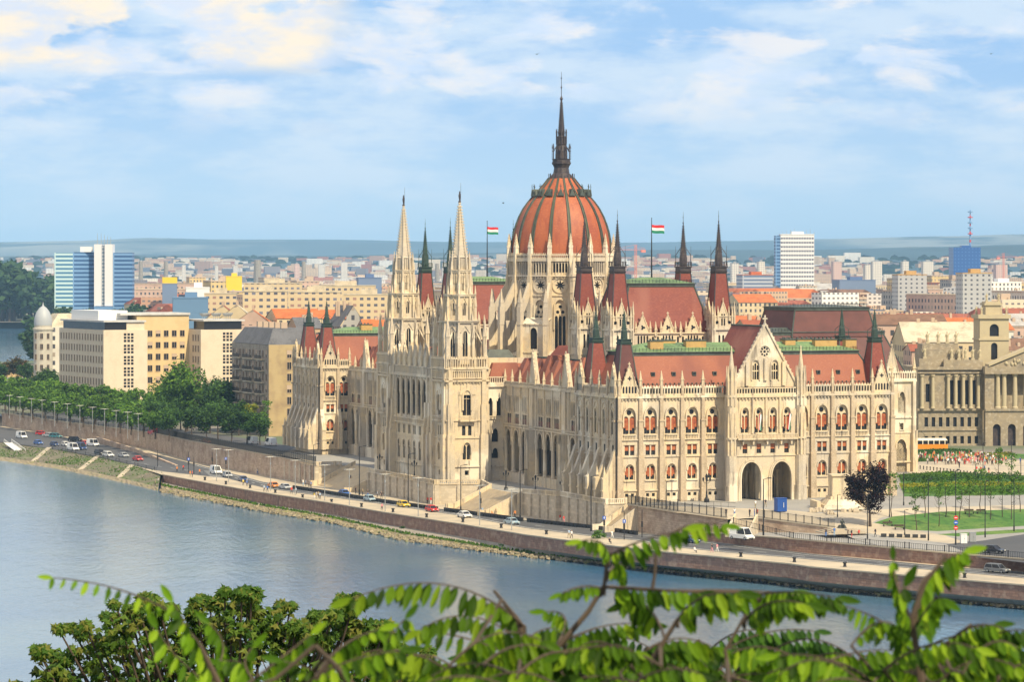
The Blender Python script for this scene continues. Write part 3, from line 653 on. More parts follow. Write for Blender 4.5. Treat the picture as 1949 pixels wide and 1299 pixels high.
# ---------------------------------------------------------------- central river front
def tower(x, y):
    o = empty('river_tower', (x, y, 0)); o.parent = PR; hw = 5.05
    def part(m, n): return m.build(n, None, o)
    m = MB(); m.use(stone); b0 = -3.4
    for k, (O, U) in enumerate((((-hw, -hw, 0), (1, 0, 0)), ((-hw, hw, 0), (0, -1, 0)), ((hw, -hw, 0), (0, 1, 0)), ((hw, hw, 0), (-1, 0, 0)))):
        P = zP(O, U); c = hw
        hs = [archl(c, 2.1, 13.4, 19.2, 1., 7), rect(c-.75, .85, 8.7, 11.), rect(c+.75, .85, 8.7, 11.), archl(c, 2.2, 2.9, 7.1, 1., 6), rect(c, 1., -.6, .5)] if k < 2 else []
        m.holed(P, [(0, b0), (2*hw, b0), (2*hw, 24.3), (0, 24.3)], hs, .7)
        for (z0, z1, d) in ((1.3, 1.6, .3), (8., 8.25, .2), (12.1, 12.35, .25), (21.3, 21.7, .5), (24.2, 24.5, .5)): m.pbox(P, -.3, 2*hw+.3, z0, z1, -.1, d)
        corbels(m, P, 0, 2*hw, 21.3); 
        m.arch(P, archl(c, 2.5, 14.6, 19.6, 1., 7), .35, -.05, .4); m.slab(P, [(c-2.2, 18.2), (c+2.2, 18.2), (c, 22.)], .004, .15); m.arch(P, archl(c, 2.4, 4.6, 7.3, 1., 6), .25, -.05, .22)
        m.pbox(P, c-2, c+2, 12.0, 12.4, 0, 1.1); m.pbox(P, c-2, c+2, 13.1, 13.25, .85, 1.1)
        for i in range(12): u = c-1.9+i*.345; m.pbox(P, u-.06, u+.06, 12.4, 13.1, .9, 1.05)
        for u in (.9, 2*hw-.9): m.pbox(P, u-.9, u+.9, b0, 9., .004, .9); m.pbox(P, u-.7, u+.7, 9., 16., .004, .65); m.pbox(P, u-.5, u+.5, 16., 24.3, .004, .5)
        gallery(m, P, .2, 2*hw-.2, 22., 24.2, .35, .55, False)
        gallery(m, P, .3, 2*hw-.3, 24.5, 27., .45, .6, True)
        if k < 2:
            putwin((win_simple(2.1, 5.8), None), 'lancet_window', O, U, c, 13.4, False).parent = o
            q = place(WC[0], 'twin_window', O, U, c, 2.9); q.parent = o; q.scale = (.95, 1, 1.2)
            for s in (-1, 1): q = place(WB[0], 'square_window', O, U, c+s*.75, 8.7); q.parent = o
    m.box(-hw, hw, -hw, hw, 24.2, 24.4)
    part(m, 'tower_base')
    # octagonal stages
    def stage(r, z0, z1, wlo, whi, ww, name, ringr):
        t = MB(); t.use(stone); V = [(r/math.cos(PI/8)*math.cos(PI/8+PI/4*k-PI/2-PI/4), r/math.cos(PI/8)*math.sin(PI/8+PI/4*k-PI/2-PI/4)) for k in range(8)]
        gl = MB(); gl.use(glassd)
        for k in range(8):
            A, B = V[k], V[(k+1) % 8]; ln = math.dist(A, B); U = ((B[0]-A[0])/ln, (B[1]-A[1])/ln, 0); P = zP((A[0], A[1], 0), U)
            if ww:
                t.holed(P, [(0, z0), (ln, z0), (ln, z1), (0, z1)], [archl(ln/2, ww, wlo, whi, 1., 5)], .35); gl.fill(P, archl(ln/2, ww, wlo, whi, 1., 5), -.35)
                t.arch(P, archl(ln/2, ww+.15, (wlo+whi)/2, whi+.15, 1., 5), .18, -.02, .16)
                t.pbox(P, ln/2-.05, ln/2+.05, wlo, whi-.2, -.3, -.05); t.slab(P, [(ln/2-ww, whi-.4), (ln/2-ww*.8, whi-.4), (ln/2, whi+1.1), (ln/2, whi+1.4)], .003, .2); t.slab(P, [(ln/2+ww, whi-.4), (ln/2+ww*.8, whi-.4), (ln/2, whi+1.1), (ln/2, whi+1.4)], .003, .2)
            else: t.fill(P, [(0, z0), (ln, z0), (ln, z1), (0, z1)], 0)
            t.frus(A[0]*1.03, A[1]*1.03, z0, z1+.3, .24, .24, .2, .2); t.frus(A[0]*1.06, A[1]*1.06, z1+.3, z1+2.3, .22, .22, .03, .03)
        t.prism([(v[0]*ringr, v[1]*ringr) for v in V], z1-.35, z1); t.prism([(v[0]*ringr*.96, v[1]*ringr*.96) for v in V], z0, z0+.3)
        t.prism([(v[0]*ringr*1.04, v[1]*ringr*1.04) for v in V], z1, z1+.22)
        s_ = part(t, name)
        if ww: gl.build('stage_glazing', None, s_)
        return V
    stage(3.9, 24.4, 35.4, 27.2, 33.2, 1.25, 'belfry_stage', 1.1)
    stage(3.2, 35.6, 41.6, 36.8, 39.8, .75, 'lantern_stage', 1.1)
    stage(2.25, 41.8, 47.3, 42.6, 46.2, .5, 'upper_stage', 1.1)
    g = MB(); g.use(stone)
    for k in range(8):                        # galleries, corner pinnacles and fliers
        an = PI/4*k+PI/8; ca, sa = math.cos(an), math.sin(an)
        if k % 2 == 0 or True:
            g.frus(ca*4.75, sa*4.75, 24.5, 31.5, .34, .34, .3, .3); g.frus(ca*4.75, sa*4.75, 31.5, 35., .4, .4, .04, .04)
            A = Vector((ca*4.6, sa*4.6, 30.2)); B = Vector((ca*3.9, sa*3.9, 33.2)); g.tube(A, B, .2, .2, 4)
            g.frus(ca*3.75, sa*3.75, 35.6, 38.8, .26, .26, .22, .22); g.frus(ca*3.75, sa*3.75, 38.8, 42.2, .3, .3, .03, .03)
            g.frus(ca*2.85, sa*2.85, 41.8, 43.9, .22, .22, .18, .18); g.frus(ca*2.85, sa*2.85, 43.9, 46.4, .24, .24, .03, .03)
            g.frus(ca*2.3, sa*2.3, 47.3, 50.1, .2, .2, .18, .18); g.frus(ca*2.3, sa*2.3, 50.1, 52.2, .2, .2, .03, .03)
    for sx in (-1, 1):
        for sy in (-1, 1):
            x0, y0 = sx*4.6, sy*4.6; g.frus(x0, y0, 24.4, 31.8, .5, .5, .42, .42); g.frus(x0, y0, 31.8, 36.6, .55, .55, .04, .04); g.tube((x0, y0, 29.2), (sx*2.9, sy*2.9, 33.), .3, .25, 4)
    part(g, 'tower_pinnacles')
    s = MB(); s.use(stone); s.lathe([(2.15, 47.2), (2.2, 47.6), (1.95, 47.6), (1.95, 50.3), (2.2, 50.5), (1.8, 50.8), (.22, 63.), (.36, 63.1), (.3, 63.4), (.1, 63.6)], 8, ph=PI/8)
    for k in range(8):                        # crockets up the eight edges
        an = PI/4*k+PI/8
        for i in range(17):
            t = i/17; r = 1.8-1.58*t+.12; z = 51.+12*t; s.T = Matrix.Translation((math.cos(an)*r, math.sin(an)*r, z)); s.box(-.13, .13, -.13, .13, 0, .3); s.T = None
        an2 = PI/4*k
        s.T = Matrix.Rotation(an2, 4, 'Z'); s.box(1.9, 2.05, -.35, -.22, 47.6, 50.3); s.box(1.9, 2.05, .22, .35, 47.6, 50.3); s.T = None
    part(s, 'stone_spire')
    f = MB(); f.use(spiredark); f.lathe([(.3, 63.4), (.34, 63.7), (.14, 63.9), (.22, 64.4), (.3, 65.1), (.18, 65.5), (.16, 65.8), (.1, 66.1)], 7); f.tube((.25, 0, 63.7), (.28, 0, 68.0), .05, .03, 4); f.tube((-.2, 0, 65), (.25, 0, 65.3), .07, .06, 4); part(f, 'spire_statue')
    return o
tower(-1.25, 95); tower(-1.25, 137)
def centre_west():
    bq = -6.1; a0, a1 = 100.05, 131.95; O = (bq, a1, 0); P = zP(O, Wd); ln = a1-a0; m = MB(); m.use(stone); base = -3.4
    n = 6; m0 = 4.; s = (ln-2*m0)/n; cs = [m0+s*(i+.5) for i in range(n)]
    hs = []
    for c in cs: hs += [archl(c, s*.78, 12.4, 21.3, 1., 7), rect(c-.5, .75, 7.9, 10.), rect(c+.5, .75, 7.9, 10.), archl(c, 1.7, 1.8, 6.4, 1., 6)]
    for c in (2., ln-2.): hs += [archl(c, 1.5, 13., 18.2, 1., 6)]
    m.holed(P, [(0, base), (ln, base), (ln, 22.2), (0, 22.2)], hs, .2)
    for (z0, z1, d) in ((10.4, 10.7, .5), (11.6, 11.8, .55), (7.2, 7.4, .15), (21.9, 22.3, .5), (.6, .85, .3)): m.pbox(P, 0, ln, z0, z1, -.1, d)
    for i in range(60): u = ln*(i+.5)/60; m.pbox(P, u-.07, u+.07, 10.7, 11.6, .35, .5)
    for i in range(n+1):
        u = m0+s*i; q = P(u, 0, .35); m.lathe([(.5, 11.7), (.38, 12.2), (.34, 17.4), (.5, 18.2), (.5, 18.5)], 8, (q[0]+.25, q[1])); m.pbox(P, u-.3, u+.3, 18.5, 22., .004, .35)
    for c in cs: m.arch(P, archl(c, s*.76, 17.6, 21.6, 1., 7), .2, -.05, .3); m.arch(P, archl(c, 1.9, 4.6, 6.6, 1., 6), .2, -.03, .15)
    for u in (.5, 3.3, ln-3.3, ln-.5): m.pbox(P, u-.5, u+.5, base, 8.5, .004, 1.6); m.pbox(P, u-.4, u+.4, 8.5, 16, .004, 1.1); m.pbox(P, u-.3, u+.3, 16, 24, .004, .6); 
    gallery(m, P, 0, ln, 22.3, 24.6, .35, .5, False)
    w = m.build('river_front_wall', None, PR)
    g = MB()
    for c in cs:
        gable(g, P, c, s*.95, 24.5, 29.2, .4)
    for c in (1.9, ln-1.9): gable(g, P, c, 2.6, 24.5, 28.6, .4)
    g.build('gable_row', None, PR)
    for i in range(n+1): q = P(m0+s*i, 0, .1); pinn(q[0], q[1], 24.4, 1.25)
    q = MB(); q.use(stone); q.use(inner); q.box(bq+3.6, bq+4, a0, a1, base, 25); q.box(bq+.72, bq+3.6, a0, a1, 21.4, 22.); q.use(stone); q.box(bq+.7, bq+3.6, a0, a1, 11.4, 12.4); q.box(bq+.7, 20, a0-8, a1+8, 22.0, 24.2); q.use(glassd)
    for c in cs: q.box(bq+3.52, bq+3.59, a1-c-.8, a1-c+.8, 12.6, 19.5)
    q.build('loggia_wall', None, PR)
    for c in cs:
        putwin((win_simple(1.7, 4.6, g=.16), None), 'lancet_window', O, Wd, c, 1.8, False)
        for k in (-1, 1): putwin(WBS, 'square_window', O, Wd, c+k*.5, 7.9, False)
    for c in (2., ln-2.): putwin((win_simple(1.5, 5.2, g=.16), None), 'lancet_window', O, Wd, c, 13., False)
    for u in (.5, 3.3, ln-3.3, ln-.5): q = P(u, 0, 1.1); pinn(q[0], q[1], 8.5, 1.0)
centre_west()
# blocks beside the towers (their sunlit south return shows past the right-hand tower)
def side_block():
    O = (-.3, 90.8, 0); P = zP(O, E); m = MB(); m.use(stone); 
    hs = [archl(5.2, 1.2, 13.2, 17.6, 1.), archl(7.4, 1.2, 13.2, 17.6, 1.), archl(6.4, 1.7, 7., 10.4, 1.), archl(6.4, 1.7, 3.2, 5.8, 1.)]
    m.holed(P, [(0, -3), (9, -3), (9, 20.4), (0, 20.4)], hs, .6); m.use(glassd)
    for h in hs: m.fill(P, h, -.6)
    m.use(stone); gallery(m, P, 0, 9, 20.8, 22.6, .4, .55, False)
    for (z0, z1, d) in ((12.4, 12.7, .3), (20., 20.8, .5), (8.3, 11.5, .0), (1.2, 1.5, .3)): 
        if d: m.pbox(P, 0, 9, z0, z1, -.1, d)
    for h in hs: m.arch(P, [(u, z) for u, z in h[1:-1]], .2, -.02, .2)
    for i in range(20): m.pbox(P, 4.3+i*.2, 4.38+i*.2, 12.7, 13.1, .1, .25)
    m.build('return_wall', None, PR)
    w = MB(); w.use(stone); w.box(0, 20, 91.5, 140.5, -3, 22.1); w.build('wing_wall', None, PR)
    for q_ in ((9, 92.5, 21, 25.6, 4.5, 1.6, 3, .6), (14, 100, 22.2, 25.2, 6, 6, 3, 2), (14, 132, 22.2, 25.2, 6, 6, 3, 2)): w = MB(); w.use(roofpink); w.frus(*q_); w.build('low_roof', None, PR)
    c = MB(); c.use(stone)
    for y in (102, 130): c.box(4, 19, y-.3, y+.3, 22, 26.5)
    c.box(4, 19, 101, 131, 21.9, 22.6); c.use(copper); c.box(5, 18, 104, 107, 24.4, 24.8); c.use(roofdark); c.frus(13, 108, 24.2, 28.3, 5, 3, 2.5, 1); c.build('roof_parapet', None, PR)
side_block()

# ---------------------------------------------------------------- chambers with corner turrets
def chamber_turret(x, y, dark=spiredark):
    o = empty('corner_turret', (x, y, 0)); o.parent = PR; hw = 2.55
    m = MB(); m.use(stone); gl = MB(); gl.use(glassd)
    for (O, U) in (((-hw, -hw, 0), (1, 0, 0)), ((-hw, hw, 0), (0, -1, 0)), ((hw, -hw, 0), (0, 1, 0)), ((hw, hw, 0), (-1, 0, 0))):
        P = zP(O, U); hs = [lancet(hw+k*.95, .5, 29.6, 32.8, .6) for k in (-1, 0, 1)]; hs2 = [circ(hw-1.55, 35.6, .42, 8), circ(hw+1.55, 35.6, .42, 8), lancet(hw-.3, .4, 34.9, 37.6, .6), lancet(hw+.3, .4, 34.9, 37.6, .6)]
        m.holed(P, [(0, 18), (2*hw, 18), (2*hw, 34.2), (0, 34.2)], hs, .3); m.holed(P, [(0, 34.2), (2*hw, 34.2), (2*hw, 37), (hw+1.0, 37.2), (hw, 39.9), (hw-1.0, 37.2), (0, 37)], hs2, .3)
        for h in hs+hs2: gl.fill(P, h, -.3)
        m.pbox(P, -.2, 2*hw+.2, 33.9, 34.3, -.1, .35); m.pbox(P, -.1, 2*hw+.1, 28., 28.3, -.1, .2); m.pbox(P, -.1, 2*hw+.1, 36.9, 37.15, -.1, .15)
        for s in (-1, 1): m.slab(P, [(hw+s*1.3, 37.), (hw+s*1.05, 37.), (hw, 39.9), (hw, 40.5)], -.3, .12)
        m.pbox(P, hw-.07, hw+.07, 40.3, 41.2, -.2, -.05)
        q = P(hw-1.35, 0, .1); m.T = Matrix.Translation((q[0], q[1], 36)); m.frus(0, 0, 0, 1.6, .18, .18, .15, .15); m.frus(0, 0, 1.6, 3.4, .2, .2, .02, .02); m.T = None
        q = P(hw+1.35, 0, .1); m.T = Matrix.Translation((q[0], q[1], 36)); m.frus(0, 0, 0, 1.6, .18, .18, .15, .15); m.frus(0, 0, 1.6, 3.4, .2, .2, .02, .02); m.T = None
    for sx in (-1, 1):
        for sy in (-1, 1):
            for k in ((0, 0), (-.55, 0), (0, -.55)):
                X, Y = sx*(hw+.15+k[0]), sy*(hw+.15+k[1]); m.frus(X, Y, 26, 37.4-abs(k[0]+k[1]), .2, .2, .17, .17); m.frus(X, Y, 37.4-abs(k[0]+k[1]), 40.4-2*abs(k[0]+k[1]), .22, .22, .03, .03)
    m.prism(rect(0, 2*hw-.2, -hw+.1, hw-.1), 36.5, 36.9)
    w = m.build('turret_shaft', None, o); gl.build('turret_glazing', None, w)
    r = MB(); r.use(roofred); r.frus(0, 0, 36.9, 46.8, 2.15, 2.15, 1.3, 1.3); r.build('turret_roof', None, o)
    e = MB(); e.use(dark)
    for sx in (-1, 1):
        for sy in (-1, 1): e.tube((sx*2.15, sy*2.15, 36.9), (sx*1.3, sy*1.3, 46.8), .17, .15, 4); e.tube((sx*1.35, sy*1.35, 48.5), (sx*1.3, sy*1.3, 51.), .09, .07, 4); e.tube((sx*1.3, sy*1.3, 51.), (sx*.5, sy*.5, 52.6), .08, .06, 4); e.tube((sx*1.35, sy*1.35, 48.5), (sx*1.35, sy*1.35, 53), .05, .03, 4)
    e.frus(0, 0, 46.6, 47.2, 1.3, 1.3, 1.55, 1.55); e.frus(0, 0, 47.2, 48.1, 1.4, 1.4, 1.4, 1.4); e.frus(0, 0, 48.1, 48.35, 1.6, 1.6, 1.6, 1.6)
    for t in (-1, -.5, 0, .5, 1):
        for s in (-1, 1): e.box(t*1.45-.05, t*1.45+.05, s*1.5-.04, s*1.5+.04, 48.3, 49.3); e.box(s*1.5-.04, s*1.5+.04, t*1.45-.05, t*1.45+.05, 48.3, 49.3)
    for s in (-1, 1): e.box(-1.5, 1.5, s*1.5-.04, s*1.5+.04, 49.3, 49.4); e.box(s*1.5-.04, s*1.5+.04, -1.5, 1.5, 49.3, 49.4)
    e.lathe([(1.0, 48.3), (.95, 50.3), (.8, 51.2), (.72, 51.3), (.1, 58.3), (.22, 58.5), (.06, 58.7), (.05, 59.6), (.13, 59.75), (.04, 59.9), (.03, 61.)], 8)
    for i in range(12):
        t = i/12; rr = .72-.62*t+.16; z = 51.5+6.6*t
        for an in (0, PI/4): e.T = Matrix.Rotation(an, 4, 'Z'); e.box(-rr, rr, -.06, .06, z, z+.18); e.box(-.06, .06, -rr, rr, z, z+.18); e.T = None
    e.build('turret_spire', None, o)
    return o
def chamber(ca, dark):
    x0, x1, y0, y1 = 20.6, 44.2, ca-10, ca+10
    m = MB(); m.use(stone); m.box(x0+.6, x1-.6, y0+.6, y1-.6, 15, 33.4); gl = MB(); gl.use(glassd)
    for (O, U, ln) in (((x0, y0, 0), (1, 0, 0), x1-x0), ((x0, y1, 0), (0, -1, 0), y1-y0), ((x1, y0, 0), (0, 1, 0), y1-y0)):
        P = zP(O, U); a, b = 2.6, ln-2.6; n = 3; s = (b-a)/n; hs = []
        for i in range(n):
            c = a+s*(i+.5)
            for k in (-1.5, -.5, .5, 1.5): hs.append(lancet(c+k*.72, .42, 30.3, 32.7, .6, 3))
            for k in (-1, 1): hs.append(lancet(c+k*s*.4, .5, 30.3, 32.5, .6, 3))
        m.holed(P, [(a, 15), (b, 15), (b, 33.2), (a, 33.2)], hs, .35)
        for h in hs: gl.fill(P, h, -.3)
        for (z0, z1, d) in ((33.1, 33.4, .35), (29.3, 29.55, .25), (27, 27.2, .15)): m.pbox(P, a, b, z0, z1, -.1, d)
        gallery(m, P, a, b, 27.2, 28.6, .3, .5, False)
        for i in range(n):
            c = a+s*(i+.5)
            gable(m, P, c, 3., 33.4, 37.2, .3); gl.fill(P, foil(c, 34.5, .62, 3), .006)
            for k in (-1, 1): pinn(*P(c+k*1.75, 0, .1)[:2], 33.2, .72)
        for i in range(n+1): pinn(*P(a+s*i, 0, .1)[:2], 32.6, .85) if 0 < i < n else None
    w = m.build('chamber_wall', None, PR); gl.build('chamber_glazing', None, w)
    hip_roof(x0+.6, x1-.6, y0+.6, y1-.6, 33.4, 3.3, 44.2, 1.3, name='chamber_roof')
    for sx in (20, 44.8):
        for sy in (ca-10.2, ca+10): chamber_turret(sx, sy, dark)
chamber(59, spiredark); chamber(173, coppdark)
for q_ in ((32.3, 82, 21, 29.5, 16, 14, 9, 12), (32.3, 150, 21, 29.5, 16, 14, 9, 12), (32.3, 36, 20, 26.5, 12, 12, 5, 10)): m = MB(); m.use(roofred); m.frus(*q_); m.build('low_roof', None, PR)
wing_mass(22, 50, 70, 162, 21.2); wing_mass(49, 63.5, 24, 213, 21.2)
hip_roof(50, 63, 24, 68, 21.4, 3.5, 28.5, 1.)

# ---------------------------------------------------------------- dome
DX, DY = 32.6, 116.
def dome():
    o = empty('dome', (DX, DY, 0), R(11.25)); o.parent = PR; N = 16
    prof = [(12.35, 50.4), (12.4, 51.4), (12.3, 53), (12.05, 55), (11.7, 56.8), (11.1, 58.8), (10.4, 60.6), (9.4, 62.5), (8.2, 64.2), (6.7, 65.9), (5.3, 67.4), (4.1, 68.8), (3.1, 70.1)]
    m = MB(); m.use(domered); m.smooth = True
    for k in range(N):                         # gently bulging panels between the ribs
        a0, a1 = 2*PI*k/N, 2*PI*(k+1)/N; K = 4
        for (r0, z0), (r1, z1) in zip(prof, prof[1:]):
            for j in range(K):
                def pt(r, z, t): 
                    an = a0+(a1-a0)*t; rr = r*(1-.012*(1-abs(2*t-1))+.0); return (rr*math.cos(an), rr*math.sin(an), z)
                m.quad(pt(r0, z0, j/K), pt(r0, z0, (j+1)/K), pt(r1, z1, (j+1)/K), pt(r1, z1, j/K))
    me = m.mesh('dome_shell'); bm = bmesh.new(); bm.from_mesh(me); bmesh.ops.remove_doubles(bm, verts=bm.verts, dist=.002); bm.to_mesh(me); bm.free(); inst(me, 'dome_shell', o)
    rb = MB(); rb.use(roofdark)
    for (r0, z0), (r1, z1) in zip(prof, prof[1:]):
        for dy in (-.3, .3):
            h = .09; s0 = .35+.65*r0/12.4; s1 = .35+.65*r1/12.4
            rb.hexa([(r0-.2, dy*s0-h*1.4*s0, z0), (r0+.32, dy*s0-h*s0, z0), (r0+.32, dy*s0+h*s0, z0), (r0-.2, dy*s0+h*1.4*s0, z0)], [(r1-.2, dy*s1-h*1.4*s1, z1), (r1+.32, dy*s1-h*s1, z1), (r1+.32, dy*s1+h*s1, z1), (r1-.2, dy*s1+h*1.4*s1, z1)])
    rb.use(mat('olive_copper', (.085, .10, .05), .65))
    for (r0, z0), (r1, z1) in zip(prof, prof[1:]):
        s0 = .35+.65*r0/12.4; s1 = .35+.65*r1/12.4
        rb.hexa([(r0-.2, -.25*s0, z0), (r0+.14, -.25*s0, z0), (r0+.14, .25*s0, z0), (r0-.2, .25*s0, z0)], [(r1-.2, -.25*s1, z1), (r1+.14, -.25*s1, z1), (r1+.14, .25*s1, z1), (r1-.2, .25*s1, z1)])
    rm = rb.mesh('rib')
    for k in range(N): inst(rm, 'rib', o, rz=2*PI*k/N)
    dm = MB(); dm.use(roofdark)
    dm.hexa([(6.2, -.75, 65.6), (7.5, -.7, 65.6), (7.5, .7, 65.6), (6.2, .75, 65.6)], [(5.5, -.1, 67.3), (7.3, -.05, 67.3), (7.3, .05, 67.3), (5.5, .1, 67.3)]); dm.tube((7.2, 0, 67.2), (7.2, 0, 68.6), .09, .05, 5); dm.box(7.1, 7.3, -.25, .25, 67.9, 68.05)
    dm.box(7.1, 7.35, -.8, -.62, 65.4, 67); dm.box(7.1, 7.35, .62, .8, 65.4, 67)
    dmm = dm.mesh('dormer')
    for k in range(N): inst(dmm, 'dormer', o, rz=2*PI*(k+.5)/N)
    s = MB(); s.use(spiredark); s.lathe([(3.15, 69.8), (3.25, 70.1), (2.7, 70.6), (2.0, 71.3), (1.8, 72.6), (2.05, 73.2), (2.35, 73.6), (2.35, 74.0), (2.2, 74.0), (2.2, 74.7), (2.35, 74.8), (1.5, 74.85), (1.45, 76.8), (1.1, 78.2), (1.3, 78.4), (1.05, 78.6), (1.0, 80.1), (1.1, 80.2), (.8, 80.5), (.2, 89.2), (.42, 89.6), (.2, 90.), (.09, 90.3), (.08, 92.1), (.22, 92.4), (.07, 92.7), (.04, 96.2)], 12)
    s.box(-.05, .05, -.28, .28, 94.6, 94.8)
    for k in range(12):
        an = 2*PI*k/12; s.T = Matrix.Rotation(an, 4, 'Z')
        s.box(2.2, 2.32, -.06, .06, 74.7, 77.8); s.frus(2.26, 0, 77.4, 78.6, .12, .12, .02, .02); s.tube((2.2, 0, 76.6), (1.2, 0, 78.), .08, .07, 4); s.box(1.2, 1.35, -.07, .07, 78.4, 81.2); s.frus(1.28, 0, 81.2, 82.2, .12, .12, .02, .02); s.box(3.1, 3.22, -.1, .1, 70.0, 71.2); s.box(3.1, 3.22, .7, .8, 70.0, 70.8)
        if k % 2 == 0:
            for i in range(16): t = i/16; r = .8-.6*t; s.box(r, r+.18, -.07, .07, 80.9+8*t, 81.1+8*t)
        s.T = None
    s.build('dome_spire', None, o)
    return o
dome()
def drum():
    o = empty('dome_drum', (DX, DY, 0), R(11.25)); o.parent = PR; N = 16; r = 12.9; w = MB(); w.use(stone); gl = MB(); gl.use(glassd)
    V = [(r*math.cos(2*PI*k/N), r*math.sin(2*PI*k/N)) for k in range(N)]
    for k in range(N):
        A, B = V[k], V[(k+1) % N]; ln = math.dist(A, B); U = ((B[0]-A[0])/ln, (B[1]-A[1])/ln, 0); P = zP((A[0], A[1], 0), U); c = ln/2
        hs = [archl(c, 2.9, 28.2, 40.2, 1., 7), foil(c, 43.8, 1.25, 8, 32)]+[lancet(c+(i-2)*.72, .5, 46.9, 49.1, .5, 3) for i in range(5)]
        w.holed(P, [(0, 22), (ln, 22), (ln, 50.2), (0, 50.2)], hs, .5)
        tr = [lancet(c+x, .72, 28.4, 36.4, .7, 4) for x in (-.95, 0, .95)]+[circ(c-.62, 37.3, .42, 8), circ(c+.62, 37.3, .42, 8), circ(c, 38.6, .45, 8)]
        w.holed(lambda u, z, d: P(u, z, d-.3), archl(c, 2.88, 28.2, 40.18, 1., 7), tr, .2)
        w.arch(P, circ(c, 43.8, 1.6, 16)[::-1]+[circ(c, 43.8, 1.6, 16)[-1]] if False else archl(c, 3.2, 33, 40.6, 1., 7), .3, -.05, .35)
        ring = circ(c, 43.8, 1.65, 20); w.arch(P, ring+[ring[0]], -.28, -.03, .25)
        gl.fill(P, archl(c, 2.9, 28.2, 40.2, 1., 7), -.5); gl.fill(P, circ(c, 43.8, 1.3), -.5); gl.fill(P, rect(c, 3.7, 46.7, 49.3), -.7)
        for (z0, z1, d) in ((41.2, 41.5, .25), (45.9, 46.3, .6), (49.6, 50.2, .5), (27.6, 28., .3)): w.pbox(P, 0, ln, z0, z1, -.1, d)
        corbels(w, P, .3, ln-.3, 45.9, .7, .45); gallery(w, P, .3, ln-.3, 50.2, 51.4, .4, .5, True)
        for i in (-2, -1, 0, 1, 2, 3): w.pbox(P, c+(i-.5)*.72-.09, c+(i-.5)*.72+.09, 46.3, 49.6, .003, .3)
    w.prism([(v[0]*.97, v[1]*.97) for v in V], 50., 50.3)
    ww = w.build('drum_wall', None, o); gl.build('drum_glazing', None, ww)
    p = MB(); p.use(stone)                    # pier, flyer, outer pier for one bay (made 16 times)
    p.box(12.5, 13.8, -.55, .55, 27, 46.2); p.box(12.5, 13.6, -.42, .42, 46.2, 51.4); p.frus(13.05, 0, 51.4, 52.9, .5, .5, .42, .42); p.frus(13.05, 0, 52.9, 56.4, .5, .5, .04, .04)
    for t in (.1, .3, .5, .7): rr = .5*(1-t)+.15; p.box(13.05-rr, 13.05+rr, -.07, .07, 52.9+3.4*t, 53.1+3.4*t); p.box(12.98, 13.12, -rr, rr, 52.9+3.4*t, 53.1+3.4*t)
    fl = [(13.7, 44.6), (17.2, 38.4), (17.2, 36.8), (15.9, 37.6), (14.6, 39.4), (13.9, 41.), (13.7, 41.4)]
    for s in (-.33, .33): i = p.add([(x, s, z) for x, z in fl]); p.face(tuple(range(i, i+7)))
    for (x1, z1), (x2, z2) in zip(fl, fl[1:]): p.quad((x1, -.33, z1), (x1, .33, z1), (x2, .33, z2), (x2, -.33, z2))
    lw = [(13.7, 27), (13.7, 37), (14.6, 37.), (15.2, 36.2), (15.5, 35.2), (15.5, 34.6), (14.5, 34.4), (17, 34.4), (17, 27)]
    p.box(16.6, 18., -.55, .55, 23, 38.6); p.box(16.5, 18.1, -.62, .62, 34.2, 34.6); p.frus(17.3, 0, 38.6, 39.6, .5, .5, .42, .42); p.frus(17.3, 0, 39.6, 43., .48, .48, .04, .04)
    p.box(13.7, 16.7, -.3, .3, 23, 35.2)
    pm = p.mesh('flying_buttress')
    for k in range(N): inst(pm, 'flying_buttress', o, rz=2*PI*k/N)
    q = MB(); q.use(stone); r2 = 17.; V = [(r2*math.cos(2*PI*k/N), r2*math.sin(2*PI*k/N)) for k in range(N)]; g2 = MB(); g2.use(glassd)
    for k in range(N):                         # low ambulatory wall between the outer piers
        A, B = V[k], V[(k+1) % N]; ln = math.dist(A, B); U = ((B[0]-A[0])/ln, (B[1]-A[1])/ln, 0); P = zP((A[0], A[1], 0), U)
        if k in (9, 11, 13, 15, 1, 3, 5): 
            hs = [archl(ln/2, 1.9, 28.4, 33.6, 1.)]; q.holed(P, [(0, 22), (ln, 22), (ln, 34.6), (0, 34.6)], hs, .4); g2.fill(P, hs[0], -.4); q.pbox(P, 0, ln, 34.3, 34.6, -.1, .25); q.pbox(P, 0, ln, 27.5, 27.8, -.1, .2)
            q.quad(P(0, 34.6, 0), P(ln, 34.6, 0), P(ln, 36., -3.6), P(0, 36., -3.6))
        else: q.fill(P, [(0, 22), (ln, 22), (ln, 26.8), (0, 26.8)], 0); q.quad(P(0, 26.8, 0), P(ln, 26.8, 0), P(ln, 28., -4), P(0, 28., -4))
    a = q.build('ambulatory_wall', None, o); g2.build('ambulatory_glazing', None, a)
    for an in (-100, -55):                     # slender stair turrets against the drum
        a_ = R(an)-R(11.25); t = MB(); t.use(stone); c = (15.2*math.cos(a_), 15.2*math.sin(a_)); t.prism(circ(c[0], c[1], 1.0, 8), 22, 46.5); t.prism(circ(c[0], c[1], 1.25, 8), 45.9, 46.5); t.lathe([(.95, 46.5), (.06, 51)], 8, c)
        for z in range(30, 46, 3): t.prism(circ(c[0], c[1], 1.12, 8), z, z+.2)
        t.build('stair_turret', None, o)
drum()
